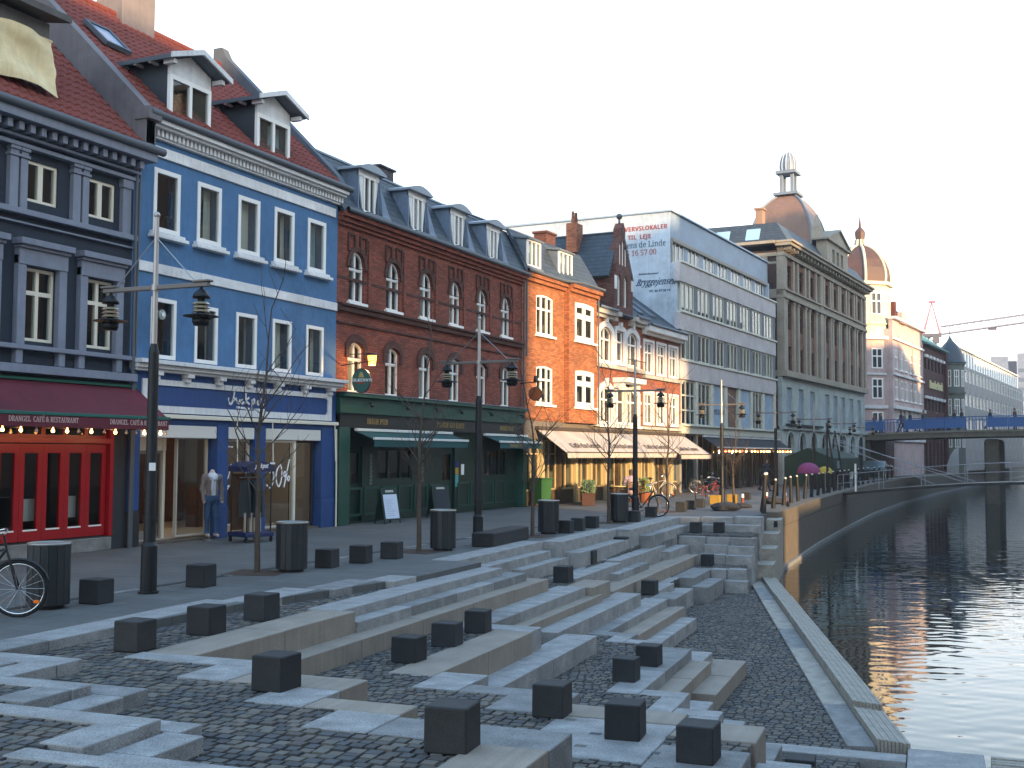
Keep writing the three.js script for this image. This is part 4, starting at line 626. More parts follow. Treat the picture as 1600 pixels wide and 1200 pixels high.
  part('roof', sheet([5.8, 7.95, 0.4], [11.2, 7.95, 0.4], [11.2, 10.5, -3.0], [5.8, 10.5, -3.0], 0.12), M.slate, c); part('verge_coping', sheet([11.05, 8.05, 0.4], [11.3, 8.05, 0.4], [11.3, 10.62, -3.0], [11.05, 10.62, -3.0], 0.12), st, c);
  for (const s of [6.6, 8.2]) part('skylight', sheet([s, 8.7, -0.45], [s + 0.7, 8.7, -0.45], [s + 0.7, 9.7, -1.78], [s, 9.7, -1.78], 0.09), M.zinc, c);
  cafeFront(c, 5.82, 11.15, 4);
}
// cream cafe awning across the three brick houses
{
  const a = thing('cafe_awning', 'long cream cafe awning with a scalloped valance and dark script', 'awning', D0[0], 0, D0[1], (90 - 3.5) * RAD);
  const dark = std('#3e352e', { roughness: 0.9 });
  for (const [s0, s1, o, y1, nm] of [[1.15, 13.25, 1.35, 2.0, 0], [13.35, 17.85, 1.55, 1.93, 1]]) {
    const cl = part('canopy', sheet([s0, y1, o], [s1, y1, o], [s1, 2.88, 0.1], [s0, 2.88, 0.1], 0.02), cafeCloth, a);
    const p = [[s0, y1 + 0.02], [s1, y1 + 0.02]], n = Math.round((s1 - s0) / 0.19); for (let i = n; i >= 0; i--) for (const q of [0.0, 0.25, 0.5, 0.75]) { const s = s0 + (i + q - 1) * (s1 - s0) / n; if (s >= s0 && s <= s1) p.push([s1 + s0 - (s1 + s0 - s), y1 - 0.16 - 0.05 * Math.sin(Math.PI * q)]); }
    const top = p.slice(0, 2), bot = p.slice(2).sort((u, v) => v[0] - u[0]);
    part('valance', slab([...top, ...bot], 0.015).translate(0, 0, o + 0.002), cafeCloth, cl);
    part('front_rail', rbx(s0, s1, y1 - 0.005, y1 + 0.04, o - 0.03, o + 0.03), dark, cl);
    const sl = Math.atan2(2.88 - y1, o - 0.1);
    for (const [s, t] of nm ? [[s0 + 0.5, 'Café du Centre']] : [[s0 + 1.0, 'Café du Centre'], [s0 + 5.0, 'Café du Centre'], [s0 + 8.9, 'Café du Centre']]) { const m = lettering(t, 0.28, dark, cl, s, y1 + 0.2, o - 0.24, { font: serifB, depth: 0.008, shear: 0.3 }); m.rotation.x = -(Math.PI / 2 - sl); m.position.y += 0.006; m.position.z += 0.006; }
    for (const s of [s0 + 0.2, (s0 + s1) / 2, s1 - 0.2]) part('folding_arm', [bar(V3(s, 2.75, 0.05), V3(s + 0.2, 2.4, 0.75), 0.02), bar(V3(s + 0.2, 2.4, 0.75), V3(s, y1, o), 0.02)], M.steel, cl);
  }
  part('wall_box', rbx(1.1, 17.9, 2.86, 3.0, 0.02, 0.2), dark, a);
}
// ---------- F: grey office block ----------
{
  const b = building('office_block', 'pale grey office block with ribbon windows and a lettered blank side wall', F0[0], F0[1], 4);
  const pan = plaster('#cdc6c6', { roughness: 0.7 }), side = plaster('#c6d4e2'), metal = std('#8b9fb6', { roughness: 0.5, map: T.blot }), fr = std('#b9b9ac', { roughness: 0.5 }), L = 17.9;
  rooms(b, 0, L, [0.05, 3.3, 5.8, 8.3, 10.8, 13], 7);
  for (const [y0, y1] of [[10.74, 11.72], [8.27, 9.17], [5.76, 6.7]]) for (let k = 0; k < 6; k++) part('spandrel_panel', rbx(k * L / 6 + (k ? 0.005 : -0.25), (k + 1) * L / 6 - 0.005, y0, y1, -0.2, 0.12, 0.02), pan, b);
  for (const y of [9.17, 6.7, 11.72]) part('sill_strip', rbx(-0.1, L + 0.05, y - 0.02, y + 0.08, -0.1, 0.2), fr, b);
  for (const [y0, h] of [[9.25, 1.49], [6.78, 1.49]]) for (let k = 0; k < 7; k++) { const s = 0.15 + k * 2.54; win(b, [s, y0, 2.0, h], { cols: 3, fw: 0.08, mw: 0.1, mat: fr, z: -0.05, curtain: (k * 7 + (y0 | 0)) % 3 === 0 ? 0.6 : 0 }); part('pier', rbx(s + 2.02, s + 2.52, y0 - 0.02, y0 + h, -0.15, 0.06), std('#81868c', { map: T.blot }), b); }
  // first floor and shop band
  for (let k = 0; k < 7; k++) { const s = 0.2 + k * 2.53; if (k === 2 || k === 4 || k === 6) part('panel', rbx(s, s + 2.1, 3.45, 5.74, -0.12, -0.02), k === 4 ? plaster('#a8bccd') : plaster('#9fb4c8'), b); else if (k === 3) part('panel', rbx(s, s + 1.6, 3.45, 5.74, -0.12, -0.02), brick('#8b6a58'), b); else win(b, [s, 3.45, 2.1, 2.29], { cols: 3, rows: k ? [] : [0.33, 0.66], fw: 0.08, mw: 0.08, mat: fr, z: -0.08 }); part('pier', rbx(s + 2.11, s + 2.52, 3.4, 5.75, -0.15, 0.06), fr, b); }
  lettering('restaurant', 0.34, std('#2a3c4d'), b, 5.3, 4.15, -0.015, { font: serifR, depth: 0.006 }); lettering('café', 0.34, std('#2a3c4d'), b, 10.6, 4.15, -0.015, { font: serifR, depth: 0.006 });
  part('fascia', [rbx(-0.1, L + 0.05, 3.0, 3.4, -0.2, 0.16), rbx(-0.1, L + 0.05, 3.38, 3.46, -0.2, 0.3)], fr, b);
  for (let k = 0; k < 7; k++) win(b, [0.2 + k * 2.53, 0.1, 2.2, 2.85], { cols: 2, fw: 0.07, mw: 0.07, mat: std('#242222', { roughness: 0.5 }), z: -0.2, name: 'shop_window' });
  for (let k = 0; k < 8; k++) part('shop_pier', rbx(k * 2.54 - 0.1, k * 2.54 + 0.18, 0, 3.0, -0.25, 0.02), k < 2 ? std('#7e7b76') : std('#322e2d'), b);
  // top floor
  part('top_band', rbx(-0.1, L, 13.02, 14.35, -14, -0.42, 0.03), metal, b); part('roof_edge', rbx(-0.2, L + 0.1, 14.35, 14.45, -14.1, -0.3, 0.02), std('#8a9db2', { roughness: 0.4 }), b);
  for (let k = 0; k < 7; k++) { const s = 0.25 + k * 2.53; win(b, [s, 11.8, 1.9, 1.2], { cols: 3, fw: 0.07, mw: 0.1, mat: M.whiteWood, z: -0.6 }); part('pier', rbx(s + 1.92, s + 2.5, 11.75, 13.02, -0.75, -0.5), metal, b); }
  part('pier', rbx(-0.1, 0.24, 11.75, 13.02, -0.75, -0.44), metal, b);
  part('side_wall', [bx(-0.12, 0.2, 0, 14.34, -14, -0.44)], side, b); part('side_wall', [bx(-0.10, 0.2, 0, 11.7, -0.44, -0.12)], side, b);
  part('rear_wall', bx(0.2, L, 0, 13, -14, -13.8), pan, b); part('far_wall', bx(L - 0.2, L, 0, 13, -13.8, -0.3), side, b);
  part('lift_house', rbx(1.5, 5.5, 14.4, 14.9, -13, -9), side, b);
  const red = std('#964941', { roughness: 0.9 }), ink = std('#3e5462', { roughness: 0.9 }), navy = std('#183958', { roughness: 0.9 }), o = { turn: -Math.PI / 2, depth: 0.012 };
  const put = (t, size, m, z0, y, q = {}) => lettering(t, size, m, b, -0.122, y, z0, { ...o, ...q });
  put('ERHVERVSLOKALER', 0.235, red, -3.57, 13.5); put('TIL  LEJE', 0.235, red, -2.77, 13.06); put('Mogens de Linde', 0.3, ink, -3.57, 12.62, { font: serifR, stretch: 0.86 }); put('86 16 57 00', 0.3, red, -3.07, 12.2, { font: serifR, stretch: 0.86 });
  put('Reklamebureauet', 0.09, ink, -2.17, 11.18); put('Bryggejensen', 0.34, navy, -2.35, 10.62, { font: serifB, shear: 0.5, stretch: 0.68 }); put('Tlf. 86 57 38 11', 0.12, navy, -1.60, 10.25);
}
{
  const a = thing('bar_awning', 'dark blue awning with a row of small lamps below the office block', 'awning', F0[0], 0, F0[1], (90 - 4) * RAD);
  const cl = std('#111621', { roughness: 0.85 }), al = std('#b9bcbc', { roughness: 0.4 });
  part('canopy', sheet([3.1, 2.32, 0.95], [18.2, 2.32, 0.95], [18.2, 2.86, 0.18], [3.1, 2.86, 0.18], 0.02), cl, a); part('front_rail', rbx(3.1, 18.2, 2.29, 2.36, 0.93, 1.0), al, a); part('wall_rail', rbx(3.0, 18.3, 2.86, 2.96, 0.16, 0.26), al, a); part('valance', bx(3.1, 18.2, 2.1, 2.29, 0.955, 0.965), cl, a);
  for (let k = 0; k < 25; k++) { const s = 3.2 + k * 0.61 + rr(-0.08, 0.08); if (k === 9 || k === 17) continue; const red = k % 5 === 2; part('bulb', sph(0.06, s, 2.13, 1.0, 8), std(red ? '#ff9070' : '#ffe0b0', { emissive: red ? '#ff4a20' : '#ffb060', emissiveIntensity: 5 }), a); if (k % 2 === 0) { const p = new THREE.PointLight(new THREE.Color().setRGB(1, 0.6, 0.3), 0.5, 0, 2); p.position.set(s, 2.05, 1.0); p.castShadow = true; a.add(p); } }
}
// ---------- G: domed corner house ----------
{
  const b = building('domed_house', 'grand brown brick house with stone pilasters, pediment and a copper dome', G0[0], G0[1], 5);
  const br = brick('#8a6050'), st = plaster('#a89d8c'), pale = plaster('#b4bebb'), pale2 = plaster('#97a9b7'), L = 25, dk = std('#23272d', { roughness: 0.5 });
  const cols = [1.05, 4.05, 7.05, 11.35, 13.95, 16.5, 19.35, 22.15], ww = 1.35;
  const H = cols.flatMap((s) => [[s, 13.23, ww, 1.45], [s, 10.35, ww, 1.75], [s, 7.62, ww, 1.6]]);
  wall(b, 0, L, 7.1, 15.3, H, br); rooms(b, 0, L, [0.05, 4, 7.1, 9.9, 12.7, 15.4], 8, M.roomDark);
  H.forEach((q, i) => win(b, q, { cols: 2, rows: [0.68], fw: 0.07, mw: 0.06, mat: dk, z: -0.2 }));
  const piers = []; cols.forEach((s) => { piers.push(s - 0.5, s + ww + 0.06); });
  for (const s of piers) { part('pilaster', [rbx(s, s + 0.44, 7.5, 12.3, -0.01, 0.16), rbx(s - 0.04, s + 0.48, 12.1, 12.3, -0.01, 0.2)], st, b); part('pilaster', rbx(s, s + 0.44, 12.95, 15.1, -0.01, 0.14), st, b); }
  part('pilaster', rbx(-0.05, 0.45, 7.5, 15.1, -0.3, 0.2), st, b); part('pilaster', rbx(L - 0.45, L + 0.05, 7.5, 15.1, -0.3, 0.2), st, b); part('pilaster', rbx(9.6, 10.5, 7.5, 15.1, -0.01, 0.2), st, b);
  part('string_course', [rbx(-0.1, L + 0.1, 12.3, 12.5, -0.3, 0.3), rbx(-0.05, L + 0.05, 12.5, 12.85, -0.3, 0.12), rbx(-0.1, L + 0.1, 12.85, 12.97, -0.3, 0.26), rbx(-0.1, L + 0.1, 7.1, 7.5, -0.3, 0.36)], st, b);
  part('cornice', [rbx(-0.1, L + 0.1, 15.1, 15.35, -0.3, 0.24), rbx(-0.3, L + 0.3, 15.75, 15.95, -0.3, 0.75), rbx(-0.35, L + 0.4, 15.95, 16.1, -0.3, 0.9)], st, b); wall(b, 0, L, 15.35, 15.75, [], plaster('#786858'), { z: 0.12, th: 0.4, name: 'frieze' });
  for (let k = 0; k < 28; k++) part('bracket', rbx(0.2 + k * 0.9, 0.42 + k * 0.9, 15.5, 15.75, 0.1, 0.6), st, b);
  // painted lower storeys with blind windows and arcade
  wall(b, 0, L, 3.8, 7.12, cols.map((s) => [s + 0.05, 3.95, 1.35, 2.5]), pale, { th: 0.3 }); cols.forEach((s) => part('blind_window', bx(s + 0.06, s + 1.39, 3.96, 6.44, -0.28, -0.14), pale2, b));
  part('fascia', [rbx(-0.05, L + 0.05, 3.62, 3.8, -0.2, 0.2)], pale, b);
  const ar = []; for (let k = 0; k < 8; k++) ar.push([0.9 + k * 3.05, 2.1, 1.7, 1.35, 0.8]); const ds = ar.map(([s]) => [s, 0.05, 1.7, 1.9]);
  wall(b, 0, L, 0, 3.62, [...ar, ...ds], pale, { th: 0.35, name: 'arcade_wall' }); ar.forEach((q) => { win(b, q, { cols: 2, fw: 0.08, mat: dk, z: -0.25 }); part('arch_surround', slab(outline(q[0] - 0.2, 2.1, 2.1, 1.6, 0.95), 0.08, [outline(q[0] - 0.003, 2.102, 1.706, 1.356, 0.803)]), pale, b); }); ds.forEach((q, i) => win(b, q, { cols: 2, fw: 0.08, mat: i % 2 ? dk : M.creamWood, z: -0.25, name: 'shop_window' }));
  part('small_awning', [rbx(0.6, 9.5, 3.85, 4.0, 0.05, 0.35)], std('#1c2023'), b);
  // flank facing down the street
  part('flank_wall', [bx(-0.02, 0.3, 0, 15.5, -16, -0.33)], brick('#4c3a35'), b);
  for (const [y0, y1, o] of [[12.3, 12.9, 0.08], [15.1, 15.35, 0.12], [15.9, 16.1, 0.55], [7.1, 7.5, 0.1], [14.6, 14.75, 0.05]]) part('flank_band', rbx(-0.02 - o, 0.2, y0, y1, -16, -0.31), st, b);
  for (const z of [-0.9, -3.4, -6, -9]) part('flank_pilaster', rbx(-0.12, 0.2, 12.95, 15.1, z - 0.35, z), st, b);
  part('rear_wall', bx(0, L, 0, 15.5, -16.2, -16), br, b);
  // mansard, skylights, pediment, dome
  part('mansard', [sheet([-0.2, 16.1, 0.5], [L + 0.2, 16.1, 0.5], [L - 0.5, 17.45, -0.4], [0.5, 17.45, -0.4], 0.1), sheet([-0.2, 16.1, -16], [-0.2, 16.1, 0.5], [0.5, 17.45, -0.4], [0.5, 17.45, -16], 0.1), sheet([0.5, 17.45, -0.4], [L - 0.5, 17.45, -0.4], [L - 0.5, 17.6, -16], [0.5, 17.6, -16], 0.1)], M.slate, b);
  for (const z of [-2.4, -4.5]) part('roof_window', [sheet([-0.12, 16.3, z], [-0.12, 16.3, z + 0.95], [0.28, 17.1, z + 0.95], [0.28, 17.1, z], 0.1)], std('#8fb2cc', { roughness: 0.1 }), b);
  part('chimney', [rbx(0.6, 1.2, 17.3, 18.5, -1.9, -1.4, 0.02), rbx(0.52, 1.28, 18.45, 18.6, -1.98, -1.32, 0.02)], plaster('#a3826b'), b);
  const ped = part('pediment_front', slab([[10.5, 16.05], [17.2, 16.05], [17.2, 18.0], [10.5, 18.0]], 0.8, [outline(12.1, 16.3, 0.8, 1.1), outline(13.45, 16.3, 0.8, 1.1), outline(14.8, 16.3, 0.8, 1.1)]).translate(0, 0, -0.3), st, b);
  part('pediment', slab([[10.2, 18.0], [17.5, 18.0], [13.85, 19.1]], 1.0).translate(0, 0, -0.4), st, ped); part('pediment_cornice', [sheet([10.0, 18.0, 0.75], [13.85, 19.18, 0.75], [13.85, 19.18, -0.5], [10.0, 18.0, -0.5], 0.14), sheet([13.85, 19.18, 0.75], [17.7, 18.0, 0.75], [17.7, 18.0, -0.5], [13.85, 19.18, -0.5], 0.14), rbx(10.1, 17.6, 17.85, 18.0, 0.3, 0.72)], st, ped);
  for (const s of [12.1, 13.45, 14.8]) win(b, [s, 16.3, 0.8, 1.1], { cols: 2, fw: 0.06, z: -0.1 });
  for (const s of [10.2, 16.9]) part('urn', [rbx(s, s + 0.7, 17.9, 18.9, -0.6, 0.1, 0.02), cyl(0.34, 0.1, 0.9, s + 0.35, 18.9, -0.25, 8)], st, b);
  const copper = std('#8a6a58', { map: T.blot, roughness: 0.55 }), lead = std('#7c8796', { map: T.blot, roughness: 0.5 });
  const cx = 13.2, cz = -3.1, prof = []; for (let i = 0; i <= 14; i++) { const t = i / 14 * 0.93; prof.push(new THREE.Vector2(3.35 * Math.pow(1 - Math.pow(t, 2.3), 0.62), 17.6 + 4.6 * t)); }
  const dome = part('dome', [new THREE.LatheGeometry(prof, 4).toNonIndexed().rotateY(Math.PI / 4).translate(cx, 0, cz)].map((g) => { g.computeVertexNormals(); return g; }), copper, b);
  part('drum', rbx(cx - 2.3, cx + 2.3, 17.2, 17.9, cz - 2.3, cz + 2.3, 0.03), st, dome);
  for (const [i, j] of [[1, 1], [1, -1], [-1, 1], [-1, -1]]) { const pts = prof.map((p) => V3(cx + i * p.x * 0.707, p.y, cz + j * p.x * 0.707)); part('dome_rib', tube(pts, 0.09, 24, 6), lead, dome); }
  const ln = part('lantern', [rbx(cx - 0.95, cx + 0.95, 22.0, 22.22, cz - 0.95, cz + 0.95, 0.02), ...[[1, 1], [1, -1], [-1, 1], [-1, -1]].map(([i, j]) => rbx(cx + i * 0.42 - 0.13, cx + i * 0.42 + 0.13, 22.2, 23.7, cz + j * 0.42 - 0.13, cz + j * 0.42 + 0.13, 0.02)), rbx(cx - 0.8, cx + 0.8, 23.7, 23.95, cz - 0.8, cz + 0.8, 0.02)], lead, b);
  const lp = [[0.62, 23.95], [0.66, 24.3], [0.6, 24.8], [0.42, 25.25], [0.14, 25.5], [0.03, 25.6], [0.02, 26.1]].map(([r, y]) => new THREE.Vector2(r, y)); part('lantern_cap', new THREE.LatheGeometry(lp, 12).translate(cx, 0, cz), lead, ln);
  for (let k = 0; k < 12; k++) { const a = k * Math.PI / 6; part('cap_rib', tube(lp.slice(0, 5).map((p) => V3(cx + Math.cos(a) * (p.x + 0.01), p.y, cz + Math.sin(a) * (p.x + 0.01))), 0.035, 12, 5), std('#b5bcc4', { roughness: 0.5 }), ln); }
}
// ---------- H: cream and pink corner house with a domed tower ----------
{
  const b = building('corner_tower_house', 'pale pink corner house with a sunlit ribbed onion dome beyond the bridge', -11, -111, 6);
  const pink = plaster('#d6bcb8'), cr = plaster('#eadfc4'), w = M.white, L = 14.4;
  const rows = [[9.9, 1.9], [7.1, 1.9], [3.9, 2.3]], R = rows.flatMap(([y, h]) => [0.9, 3.4, 5.4, 7.9, 9.9, 12.3].map((s) => [s, y, 1.25, h]));
  wall(b, 0, L, 0, 14.5, R, pink); R.forEach((q) => win(b, q, { cols: 2, rows: [0.6], fw: 0.12, mw: 0.12, z: -0.1, sill: 1 })); rooms(b, 0, L, [0.05, 3.4, 6.6, 9.5, 13.6], 6);
  part('string_course', [rbx(0, L, 6.2, 6.5, -0.01, 0.3), rbx(0, L, 9.3, 9.5, -0.01, 0.2), rbx(0, L, 12.6, 12.8, -0.01, 0.2), rbx(-0.1, L, 14.5, 14.75, -0.3, 0.4), rbx(0, L, 3.2, 3.5, -0.01, 0.2)], w, b);
  for (const s of [2.6, 9.2, 14.0]) for (let k = 0; k < 18; k++) part('quoin', rbx(s - (k % 2 ? 0.28 : 0.2), s + 0.3, 6.6 + k * 0.38, 6.95 + k * 0.38, -0.01, 0.06), pink, b);
  // front to the bridge street: local z from 0 back, plane at x = 0 facing -x; built as a turned group so parts keep their kit
  const fr = (n, g, m) => part(n, g, m, b);
  // bay tower: octagonal, standing at the corner behind the neighbour
  const oct = (r, y0, y1, n = 8) => new THREE.CylinderGeometry(r, r, y1 - y0, n).rotateY(Math.PI / 8).translate(1.2, (y0 + y1) / 2, -3.1);
  fr('tower_shaft', [oct(2.75, 0, 12.8)], pink); const tt = fr('tower_head', [oct(2.7, 12.8, 18.0)], cr);
  for (const [y0, y1, r] of [[6.2, 6.5, 3.0], [9.3, 9.5, 2.9], [12.6, 12.9, 3.05], [17.7, 18.0, 3.0], [3.2, 3.5, 2.95], [14.0, 14.15, 2.85]]) part('tower_band', oct(r, y0, y1), y0 > 12.7 ? cr : w, tt);
  for (let k = 0; k < 8; k++) { const a = k * Math.PI / 4; for (const [y, h] of [[9.9, 1.9], [7.1, 1.9], [3.7, 2.2], [14.9, 2.1]]) { const q = win(b, [0, 0, 1.15, h], { cols: 2, rows: [0.6], fw: 0.12, mw: 0.12, glass: std('#30373c', { roughness: 0.08 }) }); q.position.set(1.2 + Math.sin(a) * 2.52 - Math.cos(a) * 0.575, y, -3.1 + Math.cos(a) * 2.52 + Math.sin(a) * 0.575); q.rotation.y = a; } }
  const prof = [[2.7, 18], [2.75, 18.6], [2.62, 19.4], [2.3, 20.2], [1.75, 20.95], [1.1, 21.45], [0.5, 21.75], [0.42, 22.3], [0.5, 23.0], [0.42, 23.2], [0.15, 23.5], [0.03, 24.6]].map(([r, y]) => new THREE.Vector2(r, y));
  const dg = new THREE.LatheGeometry(prof, 8).toNonIndexed().rotateY(Math.PI / 8).translate(1.2, 0, -3.1); dg.computeVertexNormals(); fr('dome', dg, std('#5c4035', { map: T.blot, roughness: 0.6 }));
  for (let k = 0; k < 8; k++) { const a = (k + 0.5) * Math.PI / 4; fr('dome_rib', tube(prof.slice(0, 8).map((p) => V3(1.2 + Math.sin(a) * p.x, p.y, -3.1 + Math.cos(a) * p.x)), 0.13, 30, 6), cr); }
  fr('front_wall', [bx(-0.05, 0.3, 0, 13.6, -16, -0.36)], pink);
  part('roof', sheet([2, 14.7, 0.4], [L + 0.1, 14.7, 0.4], [L + 0.1, 16.4, -3.5], [2, 16.4, -3.5], 0.15), redTile, b); part('gable', slab([[2.9, 14.4], [5.2, 14.4], [5.2, 14.9], [4.2, 15.6], [2.9, 15.4]], 0.4).translate(0, 0, -0.1), pink, b);
  part('chimney', rbx(2.2, 2.9, 13.9, 16.4, -0.9, -0.2, 0.02), brick('#68372e'), b); part('chimney', rbx(11.6, 12.6, 14.5, 16.6, -2.6, -1.9, 0.02), brick('#5a3e35'), b);
}
// ---------- I, J, K, L beyond ----------
{
  const b = building('bank_house', 'dark red brick house with a green copper roof and gold lettering', -9.5, -125.2, 6); const br = brick('#59302d'), L = 13.3;
  const R = [10.9, 6.6].flatMap((y) => [0.9, 2.9, 4.9, 6.9, 8.9, 11].map((s) => [s, y, 1.1, 1.2])); const lowR = [0.8, 3, 5.2, 7.4, 9.6, 11.6].map((s) => [s, 0.2, 1.2, 5.2]);
  wall(b, 0, L, 0, 13.5, [...R, ...lowR], br); rooms(b, 0, L, [0.05, 5.9, 9.5, 13.3], 5, M.roomDark); R.forEach((q) => { win(b, q, { cols: 2, fw: 0.07, z: -0.15, mat: std('#302727') }); part('lintel', rbx(q[0], q[0] + 1.1, q[1] + 1.22, q[1] + 1.5, -0.01, 0.25), M.white, b); }); lowR.forEach((q) => win(b, q, { cols: 1, rows: [0.3, 0.6], fw: 0.1, z: -0.15, mat: std('#3e2b2b') }));
  lettering('Danske Bank', 0.85, std('#d6cf9c', { roughness: 0.5 }), b, 3.4, 9.0, 0.02, { font: serifB, depth: 0.1, stretch: 1 });
  part('roof', sheet([-0.1, 13.5, 0.4], [L, 13.5, 0.4], [L, 16.2, -3.2], [-0.1, 16.2, -3.2], 0.15), std('#478b79', { roughness: 0.6, map: T.blot }), b); part('eave', rbx(-0.1, L, 13.4, 13.6, -0.2, 0.5), std('#607f79'), b); part('corner_pier', rbx(L - 0.9, L, 0, 13.4, 0.01, 0.3), br, b);
  part('flank_wall', bx(-0.02, 0.25, 0, 13.5, -12, -0.4), br, b);
}
{
  const b = building('turret_house', 'grey-green house with a pointed slate turret at its corner', -8.12, -138.3, 6); const st = plaster('#6e746c'), L = 13.5;
  const R = [9.6, 6.4, 3.1].flatMap((y) => [6.5, 9, 11.4].map((s) => [s, y, 1.2, 1.8])); wall(b, 0, L, 0, 12.2, R, brick('#67443c')); R.forEach((q) => win(b, q, { cols: 2, rows: [0.6], fw: 0.1, z: -0.1 })); rooms(b, 0, L, [0.05, 6, 9, 12], 5);
  const o = (r, y0, y1) => new THREE.CylinderGeometry(r, r, y1 - y0, 10).translate(2.4, (y0 + y1) / 2, 0.2), TR = 1.5;
  const t = part('turret', o(TR, 0, 12.3), st, b); for (const y of [5.6, 8.9, 12.2]) part('turret_band', o(TR + 0.15, y, y + 0.25), st, t);
  for (let k = 0; k < 10; k++) { const a = (k + 0.5) * Math.PI / 5; for (const y of [9.7, 6.4, 2.8]) { const q = win(b, [0, 0, 0.62, 1.9], { cols: 2, rows: [0.6], fw: 0.1, mw: 0.08, glass: std('#2f383e', { roughness: 0.08 }) }); q.position.set(2.4 + Math.sin(a) * (TR * 0.95 - 0.04) - Math.cos(a) * 0.31, y, 0.2 + Math.cos(a) * (TR * 0.95 - 0.04) + Math.sin(a) * 0.31); q.rotation.y = a; } }
  const prof = [[1.8, 12.45], [1.6, 12.7], [1.45, 13.2], [1.2, 13.9], [0.8, 14.5], [0.35, 15.0], [0.12, 15.4], [0.04, 15.7], [0.02, 16.8]].map(([r, y]) => new THREE.Vector2(r, y)); part('turret_roof', new THREE.LatheGeometry(prof, 10).translate(2.4, 0, 0.2), std('#343e4a', { roughness: 0.5, map: T.blot }), t);
  part('roof', [sheet([0, 12.2, 0.3], [L, 12.2, 0.3], [L, 14, -3], [0, 14, -3], 0.15)], M.slate, b); part('dormer', bx(7.5, 11, 12.4, 13.6, -2.5, -0.2), std('#46525c', { map: T.blot }), b);
}
{
  const b = building('white_terrace', 'long pale office terrace with glazed top floor far along the canal', -6.7, -151.7, 6); const st = plaster('#b9b3ae'), L = 62;
  const R = [11.0, 8.0, 5.0].flatMap((y) => Array.from({ length: 20 }, (_, i) => [0.8 + i * 3.05, y, 2.1, 1.5])); wall(b, 0, L, 0, 12.9, R, st); rooms(b, 0, L, [0.05, 4.3, 7.4, 10.4, 13], 5); R.forEach((q) => win(b, q, { cols: 2, fw: 0.12, z: -0.12 }));
  part('top_floor', bx(0.3, L, 12.9, 15.2, -4, -0.8), std('#a9b7bd', { roughness: 0.2 }), b); for (let i = 0; i < 26; i++) part('mullion', bx(0.5 + i * 2.4, 0.62 + i * 2.4, 12.9, 15.2, -0.8, -0.7), M.whiteWood, b); part('eave', rbx(0, L, 15.2, 15.4, -4, -0.5), M.white, b); part('flank_wall', bx(0, 0.3, 0, 12.9, -10, -0.4), st, b);
  for (const [i, x, z, s0, h] of [[0, -10.4, -432, 5.6, 36], [1, -2.0, -432, 12, 37]]) { const t = building('grey_tower', i ? 'grey-blue tower block behind the pale terrace, cut by the picture edge' : 'grey-blue tower block with dark slot rising behind the pale terrace', x, z, 90); part('tower_wall', [bx(0, s0, 0, h, -12, 0)], std('#808a9c', { map: T.blot, roughness: 0.6 }), t); for (let k = 0; k < 9; k++) part('window_band', bx(0.5, s0 - 0.5, 4 + k * 3.3, 5.3 + k * 3.3, -12.05, 0.06), std('#4e596c', { roughness: 0.2 }), t); if (!i) part('dark_slot', bx(s0, s0 + 2.7, 0, h - 1.5, -10, -2), std('#404859'), t); }
}
